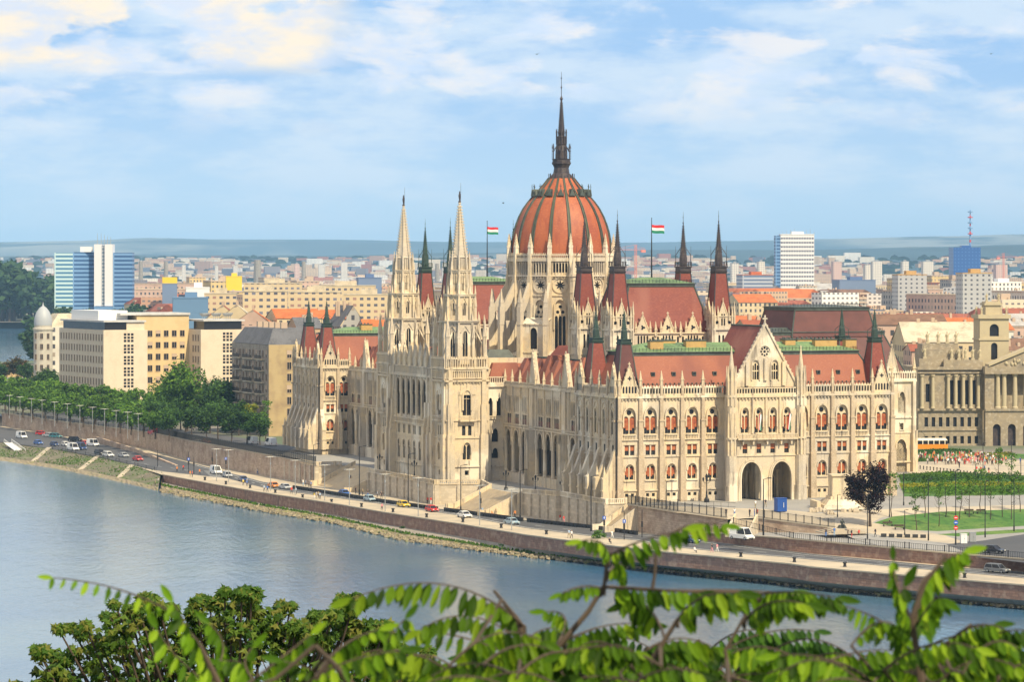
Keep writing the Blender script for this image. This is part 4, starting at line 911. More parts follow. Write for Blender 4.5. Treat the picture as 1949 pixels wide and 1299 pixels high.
# ---------------------------------------------------------------- east side blocks seen past the south-east corner
def east():
    O = (64, 70, 0); m = MB(); m.use(stone); P = zP(O, E); ln = 42.
    hs = [archl(27, 3.4, GR, 9.4, 1., 7), archl(38.2, 2., 13.2, 18.6, 1.), rect(38.2, 1.2, 9., 11.), archl(38., 3.2, GR, 7.2, 1., 6), archl(32.5, 2., 13.2, 18.6, 1.)]
    m.holed(P, [(0, GR), (ln, GR), (ln, 21), (0, 21)], hs, .6); m.use(glassd)
    for h in hs: m.fill(P, h, -.6)
    m.use(stone)
    for h in hs: m.arch(P, h[1:-1] if len(h) > 5 else h, .3, -.02, .25)
    for (z0, z1, d) in ((20.7, 21.2, .5), (12, 12.3, .3), (8.4, 8.7, .2), (1.4, 1.7, .3)): m.pbox(P, 0, ln, z0, z1, -.1, d)
    gallery(m, P, 30, ln, 21.2, 23.2, .3); gable(m, P, 35.6, 4.2, 21.2, 29., .5)
    for u in (30, 35.2, 41.3): m.pbox(P, u-.6, u+.6, GR, 9, .004, 1.1); m.pbox(P, u-.4, u+.4, 9, 21, .004, .7)
    m.box(64.6, 106, 70.6, 162, GR-2, 21.1)
    m.build('facade_wall', None, PR); pinn(105.6, 70.2, 22, 1.2); pinn(99.4, 70.2, 22, 1.2)
    hip_roof(65, 105, 72, 88, 21.5, 4.6, 32.4, 1., name='roof', dark=roofdeep, deck=roofdark); o = hip_roof(76, 98.6, 76, 96, 31.5, 1.6, 38.3, .6, name='roof', dark=roofdeep, deck=roofdark)
east()
# drain pipes, corner details
m = MB(); m.use(iron); m.tube((-.25, -.25, GR), (-.25, -.25, 21), .16, .16, 6); m.build('drainpipe', None, PR)
m = MB(); m.use(iron); m.tube((-.25, 212.7, GR), (-.25, 212.7, 21), .16, .16, 6); m.build('drainpipe', None, PR)
print('parliament done', len(C.objects))
# ================================================================ SETTING
def drape(name, poly, material, hf, lift=0., cuts=(), kind='structure', uvs=False, grid=None):
    """flat polygon (world xy) cut along the lines where the level bends, laid on the level function"""
    bm = bmesh.new(); vs = [bm.verts.new((p[0], p[1], 0)) for p in poly]
    es = [bm.edges.new((vs[i], vs[(i+1) % len(vs)])) for i in range(len(vs))]
    bmesh.ops.triangle_fill(bm, use_beauty=True, edges=es)
    n = Vector((-ST, CT, 0)); e = Vector((CT, ST, 0))
    for a in (-65, -30, -46, -8, 0, 23, 53, 100, 160, 220, 260, 410): bmesh.ops.bisect_plane(bm, geom=bm.verts[:]+bm.edges[:]+bm.faces[:], plane_co=W(0, a), plane_no=n)
    for b in (20, 40): bmesh.ops.bisect_plane(bm, geom=bm.verts[:]+bm.edges[:]+bm.faces[:], plane_co=W(b, 0), plane_no=e)
    bmesh.ops.triangulate(bm, faces=bm.faces[:])
    for v in bm.verts: v.co.z = hf(v.co.x, v.co.y)+lift
    for f in bm.faces:
        if f.normal.z < 0: f.normal_flip()
    me = bpy.data.meshes.new(name); bm.to_mesh(me); bm.free(); me.materials.append(material)
    o = inst(me, name); 
    if kind: o['kind'] = kind
    return o
def lowp(pts): return [onlow(x, y) for x, y in pts]
quay_px = [(310, 905), (400, 922), (500, 939.5), (628, 959), (731, 977), (880, 1000), (1000, 1020), (1128, 1037), (1256, 1052), (1385, 1064), (1500, 1075), (1540, 1081), (1707, 1096), (1949, 1116), (2200, 1138), (2600, 1172)]
quay = lowp(quay_px)
slope_px = [(-260, 812), (-100, 829), (0, 840), (43, 845), (120, 857), (201, 872), (255, 887), (310, 901)]
slope_top = lowp(slope_px)
wat_px = [(-260, 850), (-100, 864), (0, 878), (115, 895), (244, 922), (305, 937), (400, 955), (500, 975), (628, 996), (756, 1028), (885, 1046), (1000, 1061), (1179, 1078), (1385, 1099), (1500, 1112), (1540, 1119), (1697, 1134), (1949, 1159), (2200, 1184), (2600, 1222)]
WZ = -10.3
wat = [G(x, y, WZ) for x, y in wat_px]
# water
wm = bpy.data.materials.new('river_water'); wm.use_nodes = True
def water_nodes():
    nt = wm.node_tree; N = nt.nodes; K = nt.links; bs = N['Principled BSDF']; bs.inputs['Base Color'].default_value = (.035, .075, .085, 1); bs.inputs['Roughness'].default_value = .08; bs.inputs['IOR'].default_value = 1.33
    bs.inputs['Specular IOR Level'].default_value = .5
    tc = N.new('ShaderNodeTexCoord'); prev = None
    for (sx, sy, sc_, st, d) in ((1, .35, .7, .5, .22), (1, .4, .2, .3, .4), (1, .6, 2.2, .35, .07)):
        mp = N.new('ShaderNodeMapping'); mp.inputs['Scale'].default_value = (sx, sy, 1); mp.inputs['Rotation'].default_value = (0, 0, .9); K.new(tc.outputs['Object'], mp.inputs[0])
        n = N.new('ShaderNodeTexNoise'); n.inputs['Scale'].default_value = sc_; n.inputs['Detail'].default_value = 5; n.inputs['Roughness'].default_value = .6; K.new(mp.outputs[0], n.inputs[0])
        b = N.new('ShaderNodeBump'); b.inputs['Strength'].default_value = st; b.inputs['Distance'].default_value = d; K.new(n.outputs[0], b.inputs['Height'])
        if prev: K.new(prev, b.inputs['Normal'])
        prev = b.outputs[0]
    K.new(prev, bs.inputs['Normal'])
    n = N.new('ShaderNodeTexNoise'); n.inputs['Scale'].default_value = .02; n.inputs['Detail'].default_value = 4; K.new(tc.outputs['Object'], n.inputs[0])
    r = N.new('ShaderNodeValToRGB'); K.new(n.outputs[0], r.inputs[0]); r.color_ramp.elements[0].position = .4; r.color_ramp.elements[1].position = .7
    r.color_ramp.elements[0].color = (.05, .14, .26, 1); r.color_ramp.elements[1].color = (.11, .20, .27, 1); K.new(r.outputs[0], bs.inputs['Base Color'])  # blue put into the body colour in place of some sky reflection
water_nodes()
m = MB(); m.use(wm); m.quad((-6000, -300, WZ), (6000, -300, WZ), (6000, 5000, WZ), (-6000, 5000, WZ)); o = m.build('river_water'); o['kind'] = 'structure'
m = MB(); m.use(mat('river_bed', (.08, .07, .05), .95)); m.quad((-6000, -300, WZ-2), (6000, -300, WZ-2), (6000, 5000, WZ-2), (-6000, 5000, WZ-2)); o = m.build('river_bed'); o['kind'] = 'structure'
# quay wall: stone face, coping; apron and shore down to the water
def polywall(name, pts, ztop, zbot, material, coping=None, thick=.6, label=None, cat='wall', group=None, pil=None):
    m = MB(); m.use(material); u = 0
    for k in range(len(pts)-1):
        A, B = pts[k], pts[k+1]; d = math.hypot(B[0]-A[0], B[1]-A[1]); t0, t1, b0, b1 = ztop(A), ztop(B), zbot(A), zbot(B)
        m.quad((A[0], A[1], b0), (B[0], B[1], b0), (B[0], B[1], t1), (A[0], A[1], t0), [(u, b0), (u+d, b0), (u+d, t1), (u, t0)]); u += d
    if coping:
        m.use(coping); 
        for k in range(len(pts)-1):
            A, B = Vector(pts[k][:2]), Vector(pts[k+1][:2]); t = (B-A).normalized(); nn = Vector((t.y, -t.x)); A_, B_ = ztop(pts[k]), ztop(pts[k+1])
            o0 = nn*.18; o1 = -nn*thick
            m.hexa([(A.x+o0.x, A.y+o0.y, A_-.02), (B.x+o0.x, B.y+o0.y, B_-.02), (B.x+o1.x, B.y+o1.y, B_-.02), (A.x+o1.x, A.y+o1.y, A_-.02)], [(A.x+o0.x, A.y+o0.y, A_+.22), (B.x+o0.x, B.y+o0.y, B_+.22), (B.x+o1.x, B.y+o1.y, B_+.22), (A.x+o1.x, A.y+o1.y, A_+.22)])
    if pil:
        m.use(material)
        for (x, y, z0, z1, w, d, ang) in pil: m.T = Matrix.Translation((x, y, 0)) @ Matrix.Rotation(ang, 4, 'Z'); m.box(-w, w, -d, d, z0, z1); m.T = None
    o = m.build(name); tag(o, label, cat, group); return o
zlow = lambda p: hlow(p[0], p[1])
polywall('quay_wall', quay, lambda p: zlow(p)+.03, lambda p: max(WZ+.6, zlow(p)-2.5), sandst, paving, .7, 'long reddish stone quay wall along the river below the promenade', 'wall')
# apron + shore strip
def strip(name, A, B, material, za, zb, bumpy=0, sub=1, kind='structure'):
    m = MB(); m.use(material); r = random.Random(3); n = len(A); K = 4; rows = []
    pts = []
    for k in range(n-1):
        for s in range(sub):
            t = s/sub; pts.append((k+t, Vector(A[k][:2]).lerp(Vector(A[k+1][:2]), t), Vector(B[k][:2]).lerp(Vector(B[k+1][:2]), t), za(A[k])*(1-t)+za(A[k+1])*t, zb(B[k])*(1-t)+zb(B[k+1])*t))
    u = 0; last = None; us = []
    for q in pts:
        if last is not None: u += (q[1]-last).length
        last = q[1]; us.append(u)
        row = []
        for j in range(K+1):
            t = j/K; p = q[1].lerp(q[2], t); row.append(m.add([(p.x, p.y, q[3]*(1-t)+q[4]*t+(r.uniform(-bumpy, bumpy) if 0 < j else 0))]))
        rows.append(row)
    for i in range(len(rows)-1):
        for j in range(K):
            a, b, c, d = rows[i][j], rows[i+1][j], rows[i+1][j+1], rows[i][j+1]; w = (pts[i][1]-pts[i][2]).length
            m.face((a, b, c, d), [(us[i], w*j/K), (us[i+1], w*j/K), (us[i+1], w*(j+1)/K), (us[i], w*(j+1)/K)])
    o = m.build(name); tag(o, kind=kind); return o
def resample(line, n):
    d = [0]
    for a, b in zip(line, line[1:]): d.append(d[-1]+math.hypot(b[0]-a[0], b[1]-a[1]))
    out = []; k = 0
    for i in range(n):
        s = d[-1]*i/(n-1)
        while k < len(d)-2 and d[k+1] < s: k += 1
        t = (s-d[k])/(d[k+1]-d[k]); a, b = Vector(line[k][:2]), Vector(line[k+1][:2]); out.append(a.lerp(b, t))
    return out
def nearest(P, line):
    best = None
    for a, b in zip(line, line[1:]):
        A, B = Vector(a[:2]), Vector(b[:2]); t = clamp((P-A).dot(B-A)/(B-A).length_squared, 0, 1); q = A.lerp(B, t); d = (q-P).length
        if best is None or d < best[0]: best = (d, q)
    return best[1]
qs = resample(quay, 90); ws = resample(wat[5:], 90)
ap_ = [(p.lerp(w, .45)) for p, w in zip(qs, ws)]
strip('quay_apron', qs, ap_, concrete, lambda p: max(WZ+.62, zlow(p)-2.5), lambda p: WZ+.75)
strip('stony_shore', ap_, [w+(w-p).normalized()*2.5 for p, w in zip(ap_, ws)], shorem, lambda p: WZ+.75, lambda p: WZ-.5, .22, 3)
ss = resample(slope_top, 60); w2 = resample(wat[:6], 60); mid = [p.lerp(w, .86) for p, w in zip(ss, w2)]
strip('sloping_bank', ss, mid, bankm, zlow, lambda p: WZ+.7, .06, 2)
strip('stony_shore', mid, [w+(w-p).normalized()*3 for p, w in zip(mid, w2)], shorem, lambda p: WZ+.7, lambda p: WZ-.5, .2, 2)
m = MB(); m.use(sandst); A_, B_ = ss[-1], mid[-1]; i = m.add([(A_.x, A_.y, zlow(A_)), (B_.x, B_.y, WZ+.7), (B_.x, B_.y, WZ-.5), (A_.x, A_.y, WZ-.5)]); m.face((i, i+1, i+2, i+3)); Q0 = quay[0]; m.quad((A_.x, A_.y, zlow(A_)), (Q0.x, Q0.y, Q0.z), (Q0.x, Q0.y, WZ), (A_.x, A_.y, WZ)); tag(m.build('bank_end_wall'), 'stone end wall where the sloping bank meets the quay', 'wall')
# pale steps crossing the sloping bank
for i in (9, 21, 32, 42, 51):
    a, b = ss[i], mid[min(59, i-2)]; d = (b-a).normalized(); nn = Vector((-d.y, d.x)); m = MB(); m.use(paving)
    N_ = 14
    for k in range(N_):
        p0, p1 = a.lerp(b, k/N_), a.lerp(b, (k+1)/N_); z = zlow(a)*(1-k/N_)+(WZ+.7)*k/N_
        m.hexa([(*(p0-nn*.7), z-1), (*(p1-nn*.7), z-1), (*(p1+nn*.7), z-1), (*(p0+nn*.7), z-1)], [(*(p0-nn*.7), z+.14), (*(p1-nn*.7), z+.14-.1), (*(p1+nn*.7), z+.14-.1), (*(p0+nn*.7), z+.14)])
    tag(m.build('bank_steps'), ['narrow stone steps down the grassy bank, nearest the left frame edge', 'narrow stone steps down the bank below the parked white van', 'narrow stone steps in the middle of the sloping bank', 'narrow stone steps down the bank below the red hatchback', 'narrow stone steps down the bank beside the end of the quay wall'][[9, 21, 32, 42, 51].index(i)], 'steps', 'steps down the bank')
# ------------------------------------------------ lower embankment
inl = [W(60, -300), W(30, -120), W(30, 100), W(10, 400), W(-10, 520), W(-20, 700)]
lowpoly = [(p.x, p.y) for p in slope_top[:-1]+quay]+[(p.x, p.y) for p in inl]
drape('embankment_pavement', lowpoly, paving, hlow)
near = [(-260, 813), (-100, 830), (0, 842), (100, 855), (201, 873.5), (290, 895), (316, 899), (431, 911), (500, 929), (560, 938), (628, 947), (731, 961), (880, 983), (1000, 1006), (1128, 1022), (1218, 1030), (1256, 1039), (1385, 1053), (1500, 1062), (1540, 1066), (1828, 1091), (1949, 1102), (2200, 1125), (2500, 1152)]
far = [(2500, 1142), (2200, 1113), (1949, 1091), (1828, 1083), (1540, 1056), (1500, 1051), (1385, 1037), (1256, 1021), (1218, 1018), (1000, 992), (833, 970), (731, 956), (628, 939), (560, 929), (500, 919), (431, 900), (370, 884), (300, 866), (240, 854), (123, 833), (0, 813), (-100, 800), (-260, 780)]
drape('road', [(p.x, p.y) for p in lowp(near)+lowp(far)], asphalt, hlow, .006)
whitem = mat('road_paint', (.62, .62, .60), .8)
def line_on(pa, name, w=.12, dash=None, lift=.012):
    pts = resample(lowp(pa), 120); m = MB(); m.use(whitem)
    for i in range(len(pts)-1):
        if dash and i % dash[1] >= dash[0]: continue
        a, b = pts[i], pts[i+1]; t = (b-a).normalized(); nn = Vector((-t.y, t.x))*w
        q = [a+nn, b+nn, b-nn, a-nn]; m.quad(*[(p.x, p.y, zlow(p)+lift) for p in q])
    tag(m.build(name), kind='structure')
mids = [(250, 880), (431, 906), (500, 924.5), (560, 933.5), (628, 943), (731, 958.5), (880, 980), (1000, 999), (1128, 1014), (1256, 1029), (1385, 1045), (1540, 1061), (1828, 1087), (2000, 1101)]
line_on(mids, 'lane_marking', .09, (1, 3)); line_on([(x, y+1.6) for x, y in far[::-1] if x > 350], 'edge_line', .1)
line_on([(x, y-1.6) for x, y in near if x > 440], 'edge_line', .08)
# kerb along the promenade and the pavement
def kerb(pa, name, label):
    pts = resample(lowp(pa), 100); m = MB(); m.use(paving2)
    for a, b in zip(pts, pts[1:]):
        t = (b-a).normalized(); nn = Vector((-t.y, t.x))*.17
        m.hexa([(*(a-nn), zlow(a)-.1), (*(b-nn), zlow(b)-.1), (*(b+nn), zlow(b)-.1), (*(a+nn), zlow(a)-.1)], [(*(a-nn), zlow(a)+.13), (*(b-nn), zlow(b)+.13), (*(b+nn), zlow(b)+.13), (*(a+nn), zlow(a)+.13)])
    tag(m.build(name), label, kind='structure')
kerb(near[8:], 'kerb', None); kerb([p for p in far[::-1] if p[0] > 350], 'kerb', None)
# zebra crossing
m = MB(); m.use(whitem)
for i in range(9):
    A = onlow(388+2.1*i, 899.5+1.9*i-8+6); d = Vector((CT, ST)); m.T = None
    m.hexa([(A.x, A.y, A.z+.009), (A.x+3.2*CT, A.y+3.2*ST, A.z+.009), (A.x+3.2*CT+.2, A.y+3.2*ST-.55, A.z+.009), (A.x+.2, A.y-.55, A.z+.009)], [(A.x, A.y, A.z+.013), (A.x+3.2*CT, A.y+3.2*ST, A.z+.013), (A.x+3.2*CT+.2, A.y+3.2*ST-.55, A.z+.013), (A.x+.2, A.y-.55, A.z+.013)])
tag(m.build('zebra_crossing'), kind='structure')
# ------------------------------------------------ upper ground
RW = [(-28, 511), (-21.8, 435), (-15, 373), (-14, 338), (-16.5, 289), (-17, 255), (-16.5, 200), (-16, 163)]   # (b, a)
rest = [(-6, 163), (-6, 134), (-11.5, 133), (-11.5, 83.5), (-11, 83), (-1, 80), (-4, 66), (-4, 45), (-4.2, 24), (-3.4, 24), (-3.4, -2), (2.3, -2.3)]
fence1 = [onup(x, y) for x, y in ((1195, 961), (1290, 976), (1385, 989))]
fence2 = [onup(x, y) for x, y in ((1440, 987), (1515, 997), (1590, 1007))]
midw_px = [(1290, 1025), (1333, 1029), (1500, 1051), (1700, 1068), (1828, 1080), (1949, 1090), (2300, 1125)]
midw = lowp(midw_px)
stepz = [onup(1610, 1019)]
upl = [(-200, 1300), (-300, 1750), (-268, 1800), (-418, 2745), (-475, 3120), (-2500, 3150), (-12000, 3200), (-12000, 26000), (12000, 26000), (12000, 300), (400, 300)]
up_edge = [W(b, a) for b, a in RW+rest]+fence1+fence2+stepz+midw[3:]
upoly = [(-260, 1400)]+[(p.x, p.y) for p in up_edge]+[p for p in upl[::-1]]
upoly = upoly[:-1]  # close through the left shore
drape('city_ground', upoly+[(-200, 1301)], cityground, hup)
# hmm-free mid level between the plaza wall and the road below
midpoly = [(p.x, p.y) for p in midw[:5]]+[(p.x, p.y) for p in [onup(1700, 1030), W(40, -20), W(4, 2)]]+[(onlow(1200, 1008).x, onlow(1200, 1008).y)]
drape('side_street', midpoly, paving2, lambda X, Y: min(hmid(X, Y), hup(X, Y)-.05) if L(X, Y)[1] > -62 else hup(X, Y)-.05)
def zup(p): return hup(p[0], p[1])
rwp = [W(b, a) for b, a in RW]
polywall('retaining_wall', rwp, lambda p: zup(p)+.5, lambda p: hlow(p[0], p[1])-.2, sandst2, paving, .5, 'ochre stone retaining wall between riverside road and tree-lined upper street', 'wall')
polywall('retaining_wall', fence1, zup, lambda p: hmid(p[0], p[1])-.3, sandst2, paving, .5, 'curving ochre stone wall below the railing beside the south front', 'wall')
polywall('retaining_wall', fence2+stepz, zup, lambda p: hmid(p[0], p[1])-.5, sandst2, paving, .5, 'short ochre stone wall between the steps and the bronze monument', 'wall')
polywall('retaining_wall', midw, lambda p: (hmid(p[0], p[1]) if L(p[0], p[1])[1] > -45 else max(hmid(p[0], p[1]), zup(p)))+.1, lambda p: hlow(p[0], p[1])-.3, sandst, paving, .5, 'weathered reddish stone wall with iron railing above the lower road, right', 'wall')
# wedge of wall beside the ramp
wd = lowp([(184, 843), (260, 862), (336, 887)]); m = MB(); m.use(sandst2)
for (a, b, h0, h1) in ((wd[0], wd[1], 1.9, 1.1), (wd[1], wd[2], 1.1, .2)):
    t = (b-a).normalized(); nn = Vector((-t.y, t.x, 0))*.35
    m.hexa([a-nn, b-nn, b+nn, a+nn], [a-nn+Vector((0, 0, h0)), b-nn+Vector((0, 0, h1)), b+nn+Vector((0, 0, h1)), a+nn+Vector((0, 0, h0))])
tag(m.build('ramp_wall'), 'low stone wedge wall dividing the ramp from the riverside road', 'wall')
# ------------------------------------------------ terraces and stairs in front of the palace
def terrace_wall(pts, label, pil_step=4.6, deep=False, z_of=None):
    P3 = [W(b, a) for b, a in pts]; pil = []
    zt = z_of or (lambda p: zup(p))
    for A, B in zip(P3, P3[1:]):
        ln = (B-A).length; n = int(ln/pil_step)
        if ln < 6: continue
        an = math.atan2(B.y-A.y, B.x-A.x)
        for i in range(n+1):
            p = A.lerp(B, i/n); pil.append((p.x, p.y, hlow(p.x, p.y)-.3, zt(p)-.1, .55, .42, an))
    o = empty('terrace_wall', (P3[0].x, P3[0].y, 0), 0, label, 'wall', 'terrace walls under the palace')
    w = polywall('wall_face', [p-P3[0] for p in P3], lambda p: zt(Vector((p[0], p[1], 0))+P3[0])-.02, lambda p: hlow(p[0]+P3[0].x, p[1]+P3[0].y)-.3, stone2, stone, .5, None, None, None, [(x-P3[0].x, y-P3[0].y, a, b, c, d, e) for x, y, a, b, c, d, e in pil]); w.parent = o
    bl = MB(); bl.use(stone)
    for A, B in zip(P3, P3[1:]):
        ln = (B-A).length; t = (B-A).normalized(); n = max(1, int(ln/.42)); an = math.atan2(t.y, t.x)
        for i in range(n):
            p = A.lerp(B, (i+.5)/n); bl.T = Matrix.Translation(p-P3[0]+Vector((0, 0, zt(p)))) @ Matrix.Rotation(an, 4, 'Z'); wpost = .3 if i % 11 == 0 else .1; bl.box(-wpost, wpost, -.1-wpost*.3, .1+wpost*.3, .18, .95 if wpost < .2 else 1.15); bl.T = None
        q = Vector((-t.y, t.x, 0))*.18
        a0, b0 = A-P3[0], B-P3[0]; za, zb = Vector((0, 0, zt(A)+.88)), Vector((0, 0, zt(B)+.88)); h = Vector((0, 0, .2))
        bl.hexa([a0-q+za, b0-q+zb, b0+q+zb, a0+q+za], [a0-q+za+h, b0-q+zb+h, b0+q+zb+h, a0+q+za+h])
        if deep: pass
    bl.build('balustrade', None, o); return o
terrace_wall([(-16, 200), (-16, 163), (-9.2, 163)], 'pale stone terrace wall below the far left pavilion', 4.2)
terrace_wall([(-11.5, 133), (-11.5, 83.5), (-11, 83), (-1, 80)], 'tall pale terrace wall with balustrade under the twin towers', 5)
terrace_wall([(-1, 80), (-4, 66.6)], 'short stone terrace wall at the head of the right-hand stairs', 5)
terrace_wall([(-4.2, 44.4), (-4.2, 24), (-3.4, 24)], 'stone terrace wall right of the lit staircase', 5)
terrace_wall([(-3.4, 24), (-3.4, -2), (1.2, -2.2)], 'buttressed terrace wall under the near corner pavilion', 4.6)
def stairs(b0, b1, a0, a1, label, zf0, zf1, rail=True):
    """flight rising east from (b0) to (b1) between a0 and a1"""
    o = empty('staircase', W(b0, (a0+a1)/2, 0), TH, label, 'stairs', 'outdoor stone stairs'); m = MB(); m.use(stairst); h = (a1-a0)/2; n = 24; ln = b1-b0
    for i in range(n):
        x0 = ln*i/n; z = zf0+(zf1-zf0)*(i+1)/n; m.box(x0, ln+.3, -h, h, zf0-.4 if i == 0 else z-(zf1-zf0)/n-.01, z)
    m.build('steps', None, o)
    for s in (-1, 1):
        q = MB(); q.use(stone); y0, y1 = s*h-(.45 if s < 0 else 0), s*h+(.45 if s > 0 else 0)
        q.hexa([(-.4, y0, zf0-.4), (ln+.3, y0, zf0-.4), (ln+.3, y1, zf0-.4), (-.4, y1, zf0-.4)], [(-.4, y0, zf0+1.2), (ln+.3, y0, zf1+1.15), (ln+.3, y1, zf1+1.15), (-.4, y1, zf0+1.2)])
        q.hexa([(-2.2, y0-.1, zf0-.4), (-.4, y0-.1, zf0-.4), (-.4, y1+.1, zf0-.4), (-2.2, y1+.1, zf0-.4)], [(-2.2, y0-.1, zf0+1.25), (-.4, y0-.1, zf0+1.25), (-.4, y1+.1, zf0+1.25), (-2.2, y1+.1, zf0+1.25)])
        q.build('parapet', None, o)
    return o
stairs(-15.5, -6, 134, 162.4, 'broad sunlit stone staircase left of the twin towers', -7.25, -2.3)
stairs(-12.5, -4, 45, 66, 'broad sunlit stone staircase right of the twin towers', -6.5, -2.1)
stairs(-4.6, 2.2, -9, -3.2, 'narrow stone steps beside the near corner of the palace', -6.15, -.92)
stm = onup(1412, 1002)
# steps by the van
o = empty('staircase', (stm.x, stm.y, 0), TH-R(40), 'short flight of stone steps above the white minibus', 'stairs', 'outdoor stone stairs'); m = MB(); m.use(stone2)
for i in range(14): m.box(-2, 2, i*.42-3, 3.2, -4.2, -4.0+.2*i if i else -4)
m.build('steps', None, o); q = MB(); q.use(stone)
for s in (-1, 1): q.hexa([(s*2.2-.2, -3.4, -4.3), (s*2.2+.2, -3.4, -4.3), (s*2.2+.2, 3.2, -4.3), (s*2.2-.2, 3.2, -4.3)], [(s*2.2-.2, -3.4, -3.2), (s*2.2+.2, -3.4, -3.2), (s*2.2+.2, 3.2, -.2), (s*2.2-.2, 3.2, -.2)])
q.build('parapet', None, o)
# plaza, paths, lawn, roads on the upper level
def upsheet(name, px, material, lift, kind='structure'):
    pts = [onup(x, y) for x, y in px]; return drape(name, [(p.x, p.y) for p in pts], material, hup, lift, kind=kind)
ppl = [W(b, a) for b, a in rest[:]]+fence1+fence2+stepz+midw[3:]+[W(260, -150), W(260, 66), W(66, 66), W(66, 20), W(30, 20), W(30, 226), W(-15.9, 226), W(-15.8, 163.2)]
drape('plaza_pavement', [(p.x, p.y) for p in ppl], paving2, hup, .005)
upsheet('plaza_path', [(1195, 962), (1290, 977), (1388, 990), (1440, 986), (1590, 1004), (1700, 1024), (1860, 1040), (1800, 1020), (1700, 1003), (1660, 996), (1680, 985), (1949, 974), (1949, 962), (1720, 968), (1560, 978), (1400, 968)], paving, .010)
upsheet('lawn', [(1664, 996), (1700, 984), (1790, 975), (1949, 970), (2200, 962), (2200, 996), (1949, 1002), (1785, 1012), (1735, 1010)], grassm, .014)
upsheet('lawn', [(1783, 1018), (1949, 1008), (2200, 1000), (2200, 1006), (1949, 1014.5), (1822, 1022)], grassm, .014)
upsheet('street', [(1862, 1062), (1800, 1037), (1870, 1030), (1949, 1018), (2300, 1005), (2300, 1100), (1949, 1072)], asphalt, .012)
upsheet('street', [(1712, 881), (2300, 868), (2300, 905), (1949, 907), (1740, 909)], paving, .016)
upsheet('lawn', [(1743, 860), (1949, 865), (2200, 862), (2200, 872), (1949, 874), (1760, 872)], grassm, .018)
upsheet('lawn', [(1711, 906), (2300, 906), (2300, 938), (1720, 946)], grassm, .02)
# upper street left
ul = [W(-26, 520), W(-13, 373), W(-12, 338), W(-14, 289), W(-14.5, 205), W(4, 205+45), W(6, 300), W(4, 380), W(-4, 520)]
drape('street', [(p.x, p.y) for p in ul], asphalt, hup, .006)
# ================================================================ CAMERA, SUN, SKY, HAZE
cam = bpy.data.cameras.new('camera'); co = bpy.data.objects.new('camera', cam); C.objects.link(co); sc.camera = co
co.location = (0, 0, CH); co.rotation_euler = (R(90), 0, 0)
cam.sensor_width = 36; cam.lens = F/1949*36; cam.shift_y = -(649.5-HZ)/1949; cam.shift_x = 0; cam.clip_start = .5; cam.clip_end = 60000
cam.dof.use_dof = True; cam.dof.focus_distance = 700; cam.dof.aperture_fstop = 13
SA, SE = R(15), R(47)                        # sun: azimuth off the building axis towards the east, elevation
sx = ST*math.cos(SA)+CT*math.sin(SA); sy = -CT*math.cos(SA)+ST*math.sin(SA)
sd = Vector((sx*math.cos(SE), sy*math.cos(SE), math.sin(SE)))
sl = bpy.data.lights.new('sun', 'SUN'); sl.energy = 5.0; sl.angle = R(.5); sl.color = (1., .85, .58)
so = bpy.data.objects.new('sun', sl); C.objects.link(so); so.rotation_euler = sd.to_track_quat('Z', 'Y').to_euler(); so.location = (200, -200, 400)
w = bpy.data.worlds.new('World'); sc.world = w; w.use_nodes = True; nt = w.node_tree; N = nt.nodes; K = nt.links
bg = N['Background']; bg.inputs['Strength'].default_value = .12
sk = N.new('ShaderNodeTexSky'); sk.sky_type = 'NISHITA'; sk.sun_disc = False; sk.sun_elevation = SE; sk.sun_rotation = math.atan2(sx, sy); sk.altitude = 100; sk.air_density = 1.; sk.dust_density = 1.; sk.ozone_density = 2.5
tc = N.new('ShaderNodeTexCoord')
sp = N.new('ShaderNodeSeparateXYZ'); K.new(tc.outputs['Generated'], sp.inputs[0])
def M(op, a, b=None):
    n = N.new('ShaderNodeMath'); n.operation = op
    for i, v in enumerate((a, b)):
        if v is None: continue
        if isinstance(v, (int, float)): n.inputs[i].default_value = v
        else: K.new(v, n.inputs[i])
    return n.outputs[0]
az = M('ARCTAN2', sp.outputs[0], sp.outputs[1])
el = sp.outputs[2]
cx = N.new('ShaderNodeCombineXYZ'); K.new(M('MULTIPLY', az, 34.), cx.inputs[0]); K.new(M('MULTIPLY', el, 66.), cx.inputs[1])
def noise(sc_, det, rough, off=0, sx_=1., dist=0.):
    mp = N.new('ShaderNodeMapping'); mp.inputs['Location'].default_value = (off, off*.7, 0); mp.inputs['Scale'].default_value = (sx_, 1, 1); K.new(cx.outputs[0], mp.inputs[0])
    n = N.new('ShaderNodeTexNoise'); n.inputs['Scale'].default_value = sc_; n.inputs['Detail'].default_value = det; n.inputs['Roughness'].default_value = rough; n.inputs['Distortion'].default_value = dist; K.new(mp.outputs[0], n.inputs[0]); return n.outputs[0]
def mr(v, a, b, c=0., d=1.):
    n = N.new('ShaderNodeMapRange'); n.interpolation_type = 'SMOOTHSTEP'; K.new(v, n.inputs[0]); n.inputs[1].default_value = a; n.inputs[2].default_value = b; n.inputs[3].default_value = c; n.inputs[4].default_value = d; return n.outputs[0]
def cmix(a, b, f):
    n = N.new('ShaderNodeMix'); n.data_type = 'RGBA'
    for s, v in ((n.inputs[6], a), (n.inputs[7], b), (n.inputs[0], f)):
        if isinstance(v, tuple): s.default_value = (*v, 1)
        elif isinstance(v, (int, float)): s.default_value = v
        else: K.new(v, s)
    return n.outputs[2]
soft = M('MULTIPLY', mr(noise(.75, 9, .62, 3.1, .6), .40, .62), mr(el, .0, .035, .25, 1.))
puff = M('MULTIPLY', mr(noise(1.1, 8, .55, 11.3, .75, .3), .46, .60), mr(el, .036, .062))
